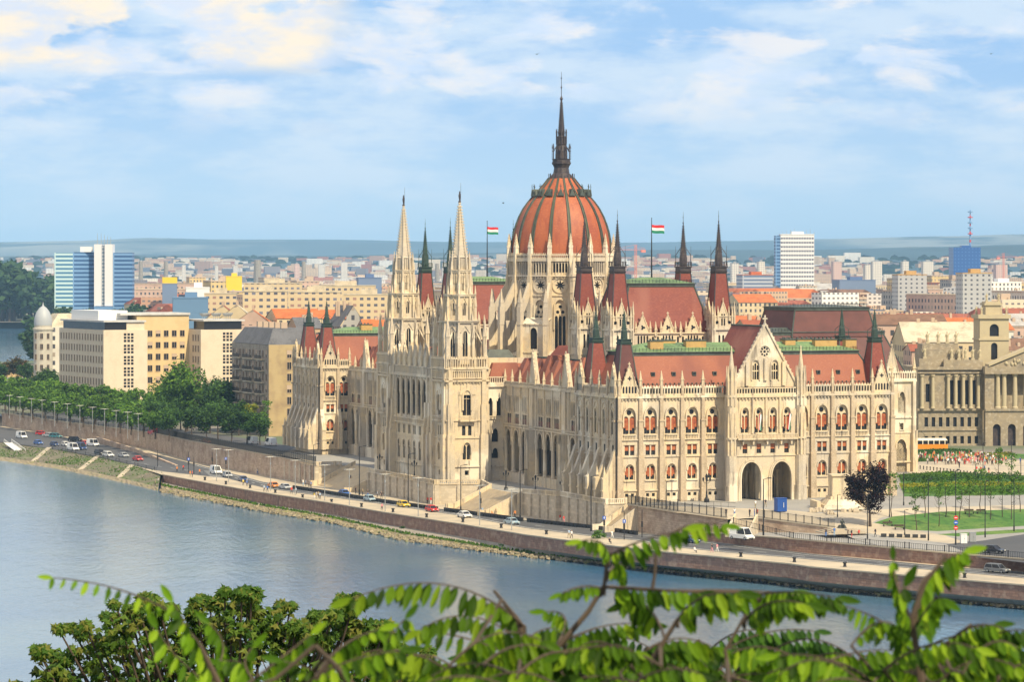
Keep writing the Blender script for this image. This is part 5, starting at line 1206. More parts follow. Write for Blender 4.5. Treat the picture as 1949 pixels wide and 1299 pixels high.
# brighter heaps high on the left
gate = M('MULTIPLY', mr(az, -.045, -.065), mr(el, .060, .067))
heap = M('MULTIPLY', mr(noise(.9, 9, .5, 5.2, .9, .2), .40, .48), gate)
shade = mr(noise(1.4, 7, .6, 8.8, .8), .35, .65)
grad = cmix((4.4, 5.8, 6.8), (2.7, 4.3, 6.5), mr(el, .0, .075))
skb = cmix(sk.outputs[0], (.9, 1.8, 4.2), .8)
grad = cmix(grad, skb, mr(el, .16, .5))
c1 = cmix(grad, (5.3, 6.1, 6.9), M('MULTIPLY', soft, .8))
c2 = cmix(c1, cmix((5.2, 6.0, 7.2), (7.2, 6.8, 6.5), shade), M('MULTIPLY', puff, .8))
c3 = cmix(c2, cmix((5.6, 6.0, 6.8), (8.2, 6.9, 5.1), shade), M('MULTIPLY', heap, .92))
K.new(c3, bg.inputs['Color'])
# haze
hz = bpy.data.materials.new('haze_air'); hz.use_nodes = True; n2 = hz.node_tree; n2.nodes.remove(n2.nodes['Principled BSDF'])
pv = n2.nodes.new('ShaderNodeVolumePrincipled'); pv.inputs['Color'].default_value = (.36, .64, 1., 1); pv.inputs['Density'].default_value = 5.e-5; pv.inputs['Anisotropy'].default_value = -.35
n2.links.new(pv.outputs[0], n2.nodes['Material Output'].inputs['Volume'])
m = MB(); m.use(hz); m.box(-14000, 14000, -900, 24500, -14, 330); o = m.build('haze'); o['kind'] = 'stuff'
sc.view_settings.view_transform = 'Standard'; sc.view_settings.look = 'None'; sc.view_settings.exposure = .3; sc.view_settings.gamma = 1.
sc.cycles.max_bounces = 6; sc.cycles.diffuse_bounces = 3; sc.cycles.glossy_bounces = 3; sc.cycles.transmission_bounces = 4; sc.cycles.volume_bounces = 0; sc.cycles.transparent_max_bounces = 6
sc.cycles.volume_step_rate = 1.
# ================================================================ CITY BEYOND
PALW = {'cream': (.60, .48, .30), 'pale yellow': (.62, .46, .20), 'off-white': (.62, .58, .50), 'grey': (.36, .34, .31), 'tan': (.46, .34, .22), 'pinkish': (.52, .36, .28), 'white': (.74, .72, .68)}
PALR = {'orange': (.50, .14, .04), 'red-brown': (.30, .09, .05), 'brown': (.20, .11, .07), 'slate grey': (.13, .13, .14), 'pale grey': (.40, .38, .36), 'cream': (.55, .47, .34)}
WM = {k: mat('render_'+k.replace(' ', '_').replace('-', '_'), c, .9, noise=[(.15, 4, tuple(x*.78 for x in c), .45, .75)], windows=(3.1, 3.5, .40, .52, (.06, .06, .07), (.30, .25, .2))) for k, c in PALW.items()}
RM = {k: mat('roof_'+k.replace(' ', '_').replace('-', '_'), c, .85, noise=[(.3, 5, tuple(x*.6 for x in c), .4, .75), (1.5, 4, tuple(min(.8, x*1.25) for x in c), .5, .8)], bump=(2, .4, .1)) for k, c in PALR.items()}
tan_r = mat('chimney_render', (.48, .36, .26), .9)
cr = random.Random(21)
def house(w, d, h, kind, rh, seed):
    r = random.Random(seed); m = MB(); m.use(WM['cream']); m.prism([(-w/2, -d/2), (w/2, -d/2), (w/2, d/2), (-w/2, d/2)], -4, h); m.use(tan_r); m.box(-w/2-.3, w/2+.3, -d/2-.3, d/2+.3, h-.5, h+.12)
    R_ = MB(); R_.use(RM['brown']); e = .5
    if kind == 'gable':
        R_.v = [Vector(p) for p in [(-w/2-e, -d/2-e, h+.12), (w/2+e, -d/2-e, h+.12), (w/2+e, d/2+e, h+.12), (-w/2-e, d/2+e, h+.12), (-w/2-e, 0, h+rh), (w/2+e, 0, h+rh)]]
        for f in ((0, 1, 5, 4), (2, 3, 4, 5)): R_.face(f)
        m.use(WM['cream'])
        for s in (-1, 1): i = m.add([(s*w/2, -d/2, h), (s*w/2, d/2, h), (s*w/2, 0, h+rh-.3)]); m.face((i, i+1, i+2))
    elif kind == 'hip':
        k = min(w, d)/2; i = R_.add([(-w/2-e, -d/2-e, h+.12), (w/2+e, -d/2-e, h+.12), (w/2+e, d/2+e, h+.12), (-w/2-e, d/2+e, h+.12), (-w/2+k, 0, h+rh), (w/2-k, 0, h+rh)])
        for f in ((0, 1, 5, 4), (2, 3, 4, 5), (1, 2, 5), (3, 0, 4)): R_.face(f)
    elif kind == 'court':                      # ring of roofs round a courtyard
        t = 6.; 
        for (x0, x1, y0, y1, ax) in ((-w/2, w/2, -d/2, -d/2+t*2, 0), (-w/2, w/2, d/2-t*2, d/2, 0), (-w/2, -w/2+t*2, -d/2, d/2, 1), (w/2-t*2, w/2, -d/2, d/2, 1)):
            i = R_.add([(x0-.3, y0-.3, h+.13), (x1+.3, y0-.3, h+.13), (x1+.3, y1+.3, h+.13), (x0-.3, y1+.3, h+.13)]+([(x0+t, (y0+y1)/2, h+rh), (x1-t, (y0+y1)/2, h+rh)] if ax == 0 else [((x0+x1)/2, y0+t, h+rh), ((x0+x1)/2, y1-t, h+rh)]))
            for f in (((0, 1, 5, 4), (2, 3, 4, 5), (1, 2, 5), (3, 0, 4)) if ax == 0 else ((0, 1, 4), (1, 2, 5, 4), (2, 3, 5), (3, 0, 4, 5))): R_.face(tuple(i+k for k in f))
    else: R_.box(-w/2+.4, w/2-.4, -d/2+.4, d/2-.4, h+.1, h+.35)
    c = MB(); c.use(tan_r); n = r.randint(3, 7)
    for _ in range(n):
        x, y = r.uniform(-w*.42, w*.42), r.uniform(-d*.3, d*.3); zz = h+(rh*.35 if kind != 'flat' else .3); s = r.uniform(.3, .7); c.box(x-s, x+s, y-.35, y+.35, zz, h+rh*(1-abs(y)/(d/2))*(kind != 'flat')+r.uniform(.8, 2.))
    if kind == 'flat' and r.random() < .7: x = r.uniform(-w*.25, w*.25); c.box(x-2.5, x+2.5, -2, 2, h+.3, h+3.2)
    if kind != 'flat' and r.random() < .8:
        for k in range(int(w/5)):
            x = -w/2+2.5+k*5; c.use(tan_r); c.box(x-.7, x+.7, -d*.36, -d*.12, h+.3, h+rh*.62)
    c.use(steel)
    for _ in range(r.randint(1, 4)): x, y = r.uniform(-w*.4, w*.4), r.uniform(-d*.2, d*.2); c.tube((x, y, h), (x, y, h+rh+r.uniform(1.5, 3.5)), .05, .04, 4)
    return m.mesh('city_house'), R_.mesh('roof'), c.mesh('chimneys'), w, d, h, kind, rh
protos = []
for i, (w_, d_, h_, k_, r_) in enumerate(((22, 14, 17, 'gable', 5), (30, 15, 19, 'gable', 5.5), (18, 14, 15, 'hip', 5), (34, 30, 19, 'court', 4.5), (46, 40, 20, 'court', 5), (26, 13, 21, 'flat', 0), (42, 14, 23, 'flat', 0), (20, 16, 18, 'gable', 7), (60, 13, 26, 'flat', 0), (28, 18, 17, 'hip', 6), (16, 16, 30, 'flat', 0), (38, 26, 14, 'flat', 0))):
    protos.append(house(w_, d_, h_, k_, r_, 100+i))
def occl(px):
    for a, b, y in ((-99, 60, 560), (60, 112, 600), (112, 280, 592), (280, 385, 600), (385, 475, 600), (475, 560, 655), (560, 735, 640), (735, 925, 615), (925, 1190, 470), (1190, 1345, 532), (1345, 1400, 600), (1400, 1480, 645), (1480, 1525, 640), (1525, 1670, 590), (1670, 1735, 640), (1735, 1870, 690), (1870, 2100, 640)):
        if a <= px < b: return y
    return 640
LMK = [(0, 'above the river bend at far left'), (100, 'beside the blue office towers'), (255, 'right of the blue office towers'), (340, 'above the yellow ministry block'), (450, 'above the grey balconied flats'), (560, 'above the far left pavilion'), (700, 'left of the twin stone towers'), (800, 'between the twin stone towers'), (900, 'left of the great dome'), (1180, 'right of the great dome'), (1290, 'between the rear roof spires'), (1385, 'right of the rearmost spires'), (1478, 'under the white high-rise'), (1560, 'right of the white high-rise'), (1690, 'left of the blue mast tower'), (1800, 'near the blue mast tower'), (1880, 'behind the museum tower')]
def region(px):
    r = LMK[0][1]
    for x, t in LMK:
        if px >= x: r = t
    return r
placed = []; CN = {}
def newhouse(pi, wn, rn, X, Y, rz, s, z=None):
    me, rm, cm, w, d, h, kind, rh = protos[pi]; z = hup(X, Y) if z is None else z
    o = inst(me, 'city_house', None, (X, Y, z), rz, s); r = inst(rm, 'roof', o); c = inst(cm, 'chimneys', o)
    for sl in o.material_slots:
        if sl.material.name == 'render_cream': sl.link = 'OBJECT'; sl.material = WM[wn]
    sl = r.material_slots[0]; sl.link = 'OBJECT'; sl.material = RM[rn]
    px = 974.5+F*X/Y; dist = 'near rooftops' if Y < 1500 else 'midway' if Y < 2600 else 'far rooftops'
    rt = {'gable': 'pitched', 'hip': 'hipped', 'court': 'pitched courtyard', 'flat': 'flat'}[kind]
    lab = f"{wn} house, {rn} {rt} roof, {region(px)}" if "courtyard" in rt or "small" in rt else f"{wn} house, {rn} {rt} roof, {dist}, {region(px)}"
    CN.setdefault(lab, []).append((px, o)); o['category'] = 'building'; o['group'] = 'city houses beyond the palace'
    return o
Y = 1000.
cnt = 0
while Y < 4400 and cnt < 290:
    lim = Y*.17+40; X = -lim
    while X < lim and cnt < 290:
        far_ = Y > 2200
        pi = cr.choice([0, 1, 2, 3, 7, 9, 5, 3, 4] if Y < 1700 else [3, 4, 1, 9, 5, 6, 8, 11] if not far_ else [4, 3, 6, 8, 10, 11, 5, 8])
        s = cr.uniform(.85, 1.2)*(1.25 if far_ else 1.); me, rm, cm, w, d, h, kind, rh = protos[pi]
        ang = TH+cr.choice([0, PI/2, 0])+cr.uniform(-.12, .12); foot = w*s*.9 if abs(math.cos(ang-0)) > .5 else d*s*1.3
        x = X+foot/2; X += foot+cr.uniform(2, 12)*(2. if far_ else 1); yy = Y+cr.uniform(-18, 18)
        px = 974.5+F*x/yy; top = HZ+(CH-(h+rh)*s+1)*F/yy
        if px < -20 or px > 1980: continue
        b, a = L(x, yy)
        if px < 130 and Y < 3300 or px < 350 and Y < 2400 and pi in (3, 4, 6, 8, 11) or px < 190 and pi in (3, 4, 6, 8, 11): continue
        if top > occl(px)-3: continue
        if px < 560 and Y < 1250: continue
        if px > 1700 and Y < 1150: continue
        if -20 < b < 125 and a < 260: continue
        if 90 < px < 262 and 2200 < yy < 2800: continue
        wn = cr.choice(['cream', 'pale yellow', 'off-white', 'tan', 'pinkish', 'cream', 'grey', 'white', 'cream']); rn = cr.choice(['red-brown', 'brown', 'orange', 'slate grey', 'red-brown', 'orange', 'pale grey'] if kind != 'flat' else ['pale grey', 'cream', 'cream', 'slate grey'])
        newhouse(pi, wn, rn, x, yy, ang, s); cnt += 1
    Y *= 1.075
print('houses', cnt)
ORD = ['first', 'second', 'third', 'fourth', 'fifth', 'sixth', 'seventh', 'eighth', 'ninth', 'tenth', 'eleventh', 'twelfth']
def finish_labels(CN):
    for lab, l in CN.items():
        l.sort(key=lambda t: t[0])
        for i, (px, o) in enumerate(l): t_ = lab if len(l) == 1 else f"{lab}, {ORD[i] if i < 12 else 'later'} from left"; o['label'] = t_ if len(t_.split()) <= 16 else t_.replace(' courtyard', '').replace(' rooftops', '')
# ------------------------------------------------ farther city as one mass
m = MB(); dcm = mat('distant_walls', (.6, .5, .4), .9, rand=[(.66, .56, .42), (.55, .38, .24), (.70, .64, .54), (.22, .20, .22), (.62, .46, .30), (.36, .13, .07), (.50, .30, .20), (.72, .70, .66), (.12, .14, .2)], island=True, windows=(4, 3.3, .5, .4, (.16, .15, .15))); m.use(dcm)
for _ in range(5200):
    Y = 2100*(4.6**(cr.random()**1.1)); X = cr.uniform(-.19, .19)*Y; px = 974.5+F*X/Y
    if px < 100 and Y < 4000: continue
    if 60 < px < 290 and Y < 3300: continue
    if 1440 < px < 1580 and Y < 3600 and cr.random() < .6: continue
    w_, d_, h_ = cr.uniform(12, 45), cr.uniform(12, 30), cr.uniform(8, 20)*(1 if cr.random() < .93 else 1.7); a = cr.uniform(0, PI); ca, sa = math.cos(a), math.sin(a)
    P4 = [(X+x*ca-y*sa, Y+x*sa+y*ca) for x, y in ((-w_/2, -d_/2), (w_/2, -d_/2), (w_/2, d_/2), (-w_/2, d_/2))]; m.prism(P4, -4, h_)

def slopez(px, Y):
    for (a, b) in zip(HP2, HP2[1:]):
        if a[0] <= px <= b[0]: t = (px-a[0])/(b[0]-a[0]); t = t*t*(3-2*t); yt = a[1]+(b[1]-a[1])*t
    s = math.sin(PI/2*clamp((Y-6500)/5500, 0, 1))**1.6; return -4+(CH-(yt-HZ)*12000/F+4)*s
HP2 = [(-500, 492), (0, 488), (300, 486), (600, 487), (900, 482), (1250, 476), (1560, 476), (1800, 470), (1949, 467), (2450, 470)]
for _ in range(4200):
    Y = 6500+4300*cr.random()**1.2; px = cr.uniform(-20, 1970); X = (px-974.5)/F*Y
    if px < 90 and cr.random() < .8: continue
    if math.sin(px*.021)+math.sin(px*.0072+Y*.002) < -.3 and cr.random() < .75: continue
    if HZ+(CH-slopez(px, Y))*F/Y < 497: continue
    w_, d_, h_ = cr.uniform(14, 50), cr.uniform(12, 24), cr.uniform(8, 16)*(1 if cr.random() < .93 else 2.); a = cr.uniform(-.4, .4); ca, sa = math.cos(a), math.sin(a); z = slopez(px, Y)
    m.prism([(X+x*ca-y*sa, Y+x*sa+y*ca) for x, y in ((-w_/2, -d_/2), (w_/2, -d_/2), (w_/2, d_/2), (-w_/2, d_/2))], z-5, z+h_)
m_ = m.build('distant_city'); tag(m_, kind='stuff')
panel = mat('panel_block_wall', (.68, .63, .55), .9, windows=(3.2, 2.9, .5, .45, (.22, .22, .24)))
panel2 = mat('pink_panel_block_wall', (.66, .46, .40), .9, windows=(3.2, 2.9, .5, .45, (.22, .22, .24)))
# clusters of tower blocks on the plain
def block(px, pw, ytop, Y, dep, material, label, cat='building', group=None, name='tower_block', roofm=None, rz=0.12, extra=None):
    X0 = (px-974.5)/F*Y; w_ = pw/F*Y; z = zpy(ytop, Y); o = empty(name, (X0, Y, -4), rz, label, cat, group)
    m = MB(); m.use(material); m.prism([(-w_/2, -dep/2), (w_/2, -dep/2), (w_/2, dep/2), (-w_/2, dep/2)], 0, z+4); m.build('wall', None, o)
    m = MB(); m.use(roofm or steel); m.box(-w_/2-.2, w_/2+.2, -dep/2-.2, dep/2+.2, z+4.01, z+4.6); m.box(-w_*.15, w_*.2, -dep*.2, dep*.2, z+4.6, z+7.2)
    m.build('roof', None, o)
    return o, w_, z
tw = random.Random(5); 
spec = [(350, 7), (412, 6), (448, 8), (565, 9), (612, 12), (655, 12), (846, 9), (1398, 14), (1592, 16), (1650, 10), (1668, 18), (1722, 12), (1765, 20), (1904, 22), (1448, 12)]
for i, (px, pw) in enumerate(spec):
    Y = tw.uniform(6200, 7800) if px < 900 else tw.uniform(4600, 6000); yt = tw.uniform(499, 507)-(2 if px > 900 else 0)
    block(px, pw, yt, Y, 16, panel2 if i % 5 == 3 else panel, f"{'pink' if i % 5 == 3 else 'pale'} high-rise block on the hazy plain, {region(px)}, {ORD[sum(1 for q in spec[:i] if region(q[0]) == region(px))]} there", 'building', 'tower blocks on the hazy plain')
# ------------------------------------------------ landmark buildings
def stripes(name, c1, c2): return mat(name, c1, .5, windows=(400, 3.4, .995, .5, c2))
bl1 = stripes('cyan_band_glazing', (.50, .66, .66), (.07, .20, .34)); bl2 = stripes('blue_band_glazing', (.16, .30, .52), (.03, .09, .22)); bl3 = stripes('grey_band_facade', (.62, .60, .58), (.10, .12, .18))
bluecube = mat('blue_curtain_wall', (.03, .10, .32), .3, windows=(5, 5, .3, .3, (.08, .2, .45)))
o = empty('office_tower', at(180, 2600, -4), 0, 'blue banded glass office complex with a white slab core, far left', 'building')
def vol(o, x0, x1, y0, y1, z1, material, name='wall', z0=0):
    m = MB(); m.use(material); m.prism([(x0, y0), (x1, y0), (x1, y1), (x0, y1)], z0, z1); return m.build(name, None, o)
k = 2600/F
vol(o, -75*k, -40*k, -4, 14, 66, bl1); 
m = MB(); m.use(bl2); m.prism([(-40*k, -4), (-2*k, 8), (-2*k, 20), (-40*k, 14)], 0, 66.5); m.build('wall', None, o)
vol(o, 0, 14*k, -3, 12, 73, mat('white_slab', (.70, .69, .68), .7), 'slab'); vol(o, 20*k, 35*k, -3, 12, 73, MATS['white_slab'], 'slab'); vol(o, 14*k, 20*k, -1, 10, 72, mat('stair_glazing', (.16, .2, .26), .4, windows=(40, 3, .99, .4, (.4, .42, .45))), 'stair_glazing')
vol(o, 35.2*k, 72*k, 0, 14, 66, bl2); vol(o, 1*k, 36*k, -6, -3.2, 22, bl2, 'podium'); vol(o, -28*k, -6*k, 2, 10, 71, white, 'plant_room', 66.6)
m = MB(); m.use(steel)
for x in (5, 12, 18, 24, 30): m.tube((x*k, 2, 73), (x*k, 2, 77+(x % 7)), .3, .15, 4)
m.build('antennas', None, o)
o, w_, z = block(1516, 64, 447, 3200, 17, mat('white_grid_facade', (.72, .71, .70), .7, windows=(2.6, 4.3, .78, .45, (.10, .11, .16))), 'tall white high-rise slab with dark window bands on the skyline', 'building', None, 'high_rise', white, .02)
vol(o, -w_/2-5, -w_/2, -8, 8, z+3, bl2, 'side_wall')
m = MB(); m.use(steel)
for i in range(9): x = -w_/2+3+i*4; m.tube((x, 0, z+4.5), (x, 0, z+7+(i*5 % 4)), .25, .15, 4)
m.build('antennas', None, o)
o, w_, z = block(1836, 52, 472, 4500, 36, bluecube, 'dark blue glass cube tower carrying a red and white mast', 'building', None, 'mast_tower', bluecube, .05)
m = MB(); redp = mat('red_paint', (.55, .04, .03), .6)
for i in range(14):
    m.use(redp if i % 3 == 2 else bl2); m.tube((8, 0, z+4+i*3.9), (8, 0, z+4+(i+1)*3.9), 1.5-.06*i, 1.44-.06*i, 6)
    if i in (5, 7, 9, 11, 13): m.lathe([(3.6, z+4+i*3.9), (3.6, z+5.4+i*3.9)], 8, (8, 0))
m.build('mast', None, o)
block(1731, 56, 524, 2300, 18, mat('grey_block_wall', (.42, .42, .42), .9, windows=(4, 3.1, .35, .4, (.08, .08, .1))), 'grey slab block with ochre roof edge left of the blue cube tower', 'building', None, 'apartment_block', ochre)
block(1853, 56, 521, 2100, 18, MATS['grey_block_wall'], 'grey slab block in front of the blue cube tower', 'building', None, 'apartment_block', ochre)
block(1436, 58, 524, 2900, 30, stripes('blue_grey_bands', (.42, .45, .50), (.12, .16, .26)), 'low blue-grey banded office left of the white high-rise', 'building', None, 'office_block', PALR and RM['orange'])
block(1625, 70, 534, 2800, 30, (MATS.get('blue_shed_wall') or mat('blue_shed_wall', (.16, .22, .34), .7)), 'low blue industrial hall right of the white high-rise', 'building', None, 'industrial_hall', mat('blue_roof', (.10, .16, .30), .6))
block(1905, 60, 538, 2500, 30, WM['white'], 'low white hall between the mast tower and museum tower', 'building', None, 'industrial_hall', white)
mat('yellow_panel', (.75, .52, .02), .7); o, w_, z = block(323, 28, 541, 2300, 14, mat('blue_shed_wall', (.16, .22, .34), .7), 'dark block with bright yellow upper box above the ministry', 'building', None, 'yellow_building'); vol(o, -w_/2, w_/2, -7, 7, z+9, MATS['yellow_panel'], 'upper_box', z+4.65)
block(445, 30, 527, 2700, 14, MATS['yellow_panel'], 'low bright yellow block on the skyline above the grey flats', 'building', None, 'yellow_building', MATS['yellow_panel'])
block(376, 44, 549, 1750, 20, white, 'plain white windowless block above the yellow ministry', 'building', None, 'white_hall', white)
block(362, 66, 568, 1650, 24, mat('sky_blue_panel', (.12, .22, .36), .7), 'low sky blue hall under the white block', 'building', None, 'blue_hall', MATS['sky_blue_panel'])
block(702, 44, 530, 2300, 24, MATS['blue_shed_wall'], 'dark blue flat hall left of the twin stone towers', 'building', None, 'blue_hall', MATS['blue_roof'])
slabm = mat('cream_slab_wall', (.60, .47, .29), .9, windows=(3.6, 3.2, .5, .42, (.10, .10, .13), (.34, .2, .16)))
for (px, pw, yt, Y) in ((505, 84, 556, 1560), (600, 100, 557, 1600), (700, 90, 562, 1620), (420, 60, 560, 1700), (655, 120, 545, 1900), (520, 110, 540, 2000)):
    block(px, pw, yt, Y, 13, slabm, f"long cream housing slab with rows of windows, {region(px)}, {'front' if Y < 1750 else 'rear'} row{', widest' if pw > 105 else ''}", 'building', 'cream housing slabs', 'apartment_block', RM['cream'], .05)
# chimneys and masts, cranes
def stack(px, y0, Y, r, label, material):
    p = at(px, Y, -4); m = MB(); m.use(material); m.lathe([(r*1.4, 0), (r, zpy(y0, Y)+4)], 10); o = m.build('factory_chimney', None, None, p); tag(o, label, 'chimney', 'factory chimneys')
for (px, y0, t) in ((268, 497, 'left of two by the blue office towers'), (316, 498, 'right of two by the yellow box building'), (490, 495, 'thick one above the grey flats'), (578, 498, 'slim one above the far left pavilion'), (832, 502, 'small one between the stone towers')):
    stack(px, y0, 5200, 3.2 if px != 490 else 5.5, 'hazy factory chimney, '+t, concrete)
cranem = mat('crane_red', (.60, .22, .18), .6)
def crane(px, ytop, Y, label, jib):
    p = at(px, Y, -4); o = empty('tower_crane', p, .3, label, 'crane', 'tower cranes'); H = zpy(ytop, Y)+4; m = MB(); m.use(cranem)
    for sx_ in (-.8, .8):
        for sy_ in (-.8, .8): m.tube((sx_, sy_, 0), (sx_, sy_, H), .18, .18, 4)
    n = int(H/3)
    for i in range(n): m.tube((-.8, -.8, i*3), (.8, -.8, i*3+3), .12, .12, 3); m.tube((.8, .8, i*3), (-.8, .8, i*3+3), .12, .12, 3)
    m.build('crane_mast', None, o); j = MB(); j.use(cranem)
    z = H-5
    for dy in (-.7, .7): j.tube((-jib*.35, dy, z), (jib, dy, z), .2, .2, 4)
    j.tube((-jib*.35, 0, z+1.6), (jib, 0, z+.8), .18, .15, 4); j.tube((0, 0, H), (jib*.7, 0, z+1.2), .1, .1, 3); j.tube((0, 0, H), (-jib*.35, 0, z+1.2), .1, .1, 3); j.build('jib', None, o)
    b = MB(); b.use(cranem); b.box(-jib*.36, -jib*.2, -1.2, 1.2, z-2.2, z+.4); b.build('counterweight', None, o)
crane(1210, 466, 2900, 'red tower crane on the skyline right of the dome', -26); crane(1910, 482, 3600, 'red tower crane right of the blue mast tower', 24)
# gabled grey house and orange roofs close behind the far left pavilion
def villa(px, pw, ytop, yeave, Y, dep, wn, rn, label, kind='gable', rz=TH):
    X0 = (px-974.5)/F*Y; w_ = pw/F*Y; z1, z0 = zpy(ytop, Y), zpy(yeave, Y); o = empty('town_house', (X0, Y, -3), rz, label, 'building', 'roofs just behind the palace'); m = MB(); m.use(WM[wn]); m.prism([(-w_/2, -dep/2), (w_/2, -dep/2), (w_/2, dep/2), (-w_/2, dep/2)], 0, z0+3)
    r = MB(); r.use(RM[rn]); e = .4; h0, h1 = z0+3, z1+3
    if kind == 'gable':
        i = m.add([(-w_/2, -dep/2, h0), (w_/2, -dep/2, h0), (0, -dep/2, h1)]); m.face((i, i+1, i+2), [(0, h0), (w_, h0), (w_/2, h1)])
        i = r.add([(-w_/2-e, -dep/2+.2, h0), (0, -dep/2+.2, h1+.1), (0, dep/2+e, h1+.1), (-w_/2-e, dep/2+e, h0), (w_/2+e, -dep/2+.2, h0), (w_/2+e, dep/2+e, h0)]); r.face((i, i+1, i+2, i+3)); r.face((i+1, i+4, i+5, i+2))
    else:
        for s_ in (-1, 1): i = m.add([(s_*w_/2, -dep/2, h0), (s_*w_/2, dep/2, h0), (s_*w_/2, 0, h1-.1)]); m.face((i, i+1, i+2))
        i = r.add([(-w_/2-e, -dep/2-e, h0), (w_/2+e, -dep/2-e, h0), (w_/2+e, dep/2+e, h0), (-w_/2-e, dep/2+e, h0), (-w_/2, 0, h1), (w_/2, 0, h1)]); r.face((i, i+1, i+5, i+4)); r.face((i+2, i+3, i+4, i+5))
    m.build('wall', None, o); r.build('roof', None, o); c = MB(); c.use(tan_r)
    rr = random.Random(int(px)); 
    for _ in range(4): x = rr.uniform(-w_*.4, w_*.4); c.box(x-.5, x+.5, -.4, .4, (h0+h1)/2, h1+rr.uniform(.5, 1.8))
    c.build('chimneys', None, o); return o
villa(660, 50, 582, 622, 1150, 16, 'grey', 'slate grey', 'grey steep-gabled house above the far left pavilion')
villa(560, 90, 588, 606, 1250, 16, 'cream', 'orange', 'bright orange roof behind the pavilion spires, left end', 'x')
villa(610, 80, 590, 607, 1300, 16, 'cream', 'orange', 'bright orange roof left of the grey gabled house', 'x')
villa(715, 60, 608, 635, 1080, 14, 'pinkish', 'orange', 'orange-red roof touching the left stone tower', 'x')
villa(580, 50, 604, 625, 1180, 14, 'tan', 'slate grey', 'dark slate roof between the far pavilion spires', 'x')
villa(500, 50, 622, 655, 1060, 16, 'tan', 'slate grey', 'dark roof with chimneys right of the grey flats roof', 'x')
villa(425, 30, 581, 612, 1300, 16, 'cream', 'red-brown', 'steep red-brown roof above the right ministry block', 'x', TH+1.2)
villa(452, 34, 580, 612, 1280, 16, 'cream', 'cream', 'pale steep roof above the right ministry block', 'x', TH+1.2)
villa(482, 30, 590, 618, 1240, 16, 'pinkish', 'orange', 'orange steep roof right of the ministry', 'x', TH+1.2)
villa(1440, 70, 668-60, 640, 900, 16, 'tan', 'red-brown', 'red-brown roof right of the rearmost spire', 'x')
villa(1430, 80, 560, 576, 1900, 20, 'cream', 'orange', 'broad orange-red roof under the low banded office', 'x')
villa(1720, 150, 598, 618, 1050, 18, 'pinkish', 'brown', 'long dark brown roof left of the museum tower', 'x', .05)
villa(1800, 180, 613, 650, 980, 24, 'cream', 'cream', 'long cream roof behind the museum statues', 'x', .05)
villa(1745, 36, 655, 668, 930, 14, 'pinkish', 'red-brown', 'red brick house between palace and museum', 'x', .05)
finish_labels(CN)
# ------------------------------------------------ hills
hm = mat('hill_fields', (.03, .07, .09), .95, noise=[(.0006, 5, (.20, .22, .20), .52, .60, (1, .3, 1)), (.0014, 4, (.02, .05, .06), .52, .6)])  # base colour tinted blue to add to the distance haze
def hills(Y0, dY, prof, name, seed):
    r = random.Random(seed); m = MB(); m.use(hm); n = 90; K = 8; rows = []
    for i in range(n+1):
        px = -500+2950*i/n; 
        for (a, b) in zip(prof, prof[1:]):
            if a[0] <= px <= b[0]: t = (px-a[0])/(b[0]-a[0]); t = t*t*(3-2*t); yt = a[1]+(b[1]-a[1])*t
        row = []
        for j in range(K+1):
            Y = Y0+dY*j/K; zt = CH-(yt-HZ)*(Y0+dY)/F; s = math.sin(PI/2*j/K)**1.6; z = -4+(zt+4)*s+(r.uniform(-2, 2) if 0 < j < K else 0); row.append(m.add([((px-974.5)/F*Y, Y, z)]))
        rows.append(row)
    for i in range(n):
        for j in range(K): m.face((rows[i][j], rows[i+1][j], rows[i+1][j+1], rows[i][j+1]))
    m.smooth = False; o = m.build(name); o['kind'] = 'structure'
hills(14000, 5000, [(-500, 462), (0, 461), (130, 459), (290, 453), (420, 456), (600, 456), (900, 461), (1200, 462), (1400, 459), (1560, 455), (1800, 450), (1949, 446), (2450, 448)], 'hills', 2)
hills(6500, 5500, [(-500, 492), (0, 488), (300, 486), (600, 487), (900, 482), (1250, 476), (1560, 476), (1800, 470), (1949, 467), (2450, 470)], 'hills', 3)
# ================================================================ BUILDINGS LEFT AND RIGHT OF THE PALACE
minw = mat('pale_travertine', (.64, .54, .40), .9, noise=[(.3, 4, (.57, .47, .34), .45, .75), (2, 5, (.68, .58, .44), .5, .75)])
yelw = mat('warm_yellow_render', (.62, .47, .25), .9, noise=[(.3, 4, (.56, .41, .21), .45, .75)])
lightroof = mat('pale_flat_roof', (.55, .54, .52), .9, noise=[(.3, 4, (.45, .43, .4), .4, .7)])
def box_building(o, x0, y0, x1, y1, z0, z1, material, name='wall'): return vol(o, x0, x1, y0, y1, z1, material, name, z0)
def winmesh(w, h, blind=None, name='window'):
    m = MB(); m.use(glassd); m.quad((-w/2, -.02, 0), (w/2, -.02, 0), (w/2, -.02, h), (-w/2, -.02, h)); m.use(blind or tan_r)
    m.box(-w/2-.08, w/2+.08, -.16, -.03, -.14, 0); m.box(-.04, .04, -.1, -.03, 0, h)
    m.box(-w/2-.1, -w/2, -.12, -.03, 0, h); m.box(w/2, w/2+.1, -.12, -.03, 0, h); m.box(-w/2-.1, w/2+.1, -.12, -.03, h, h+.1)
    if blind: m.box(-w/2, w/2, -.09, -.04, h*.45, h)
    return m.mesh(name)
def wins(o, me, x, y, z, rz=0, name='window'): return inst(me, name, o, (x, y, z), rz)
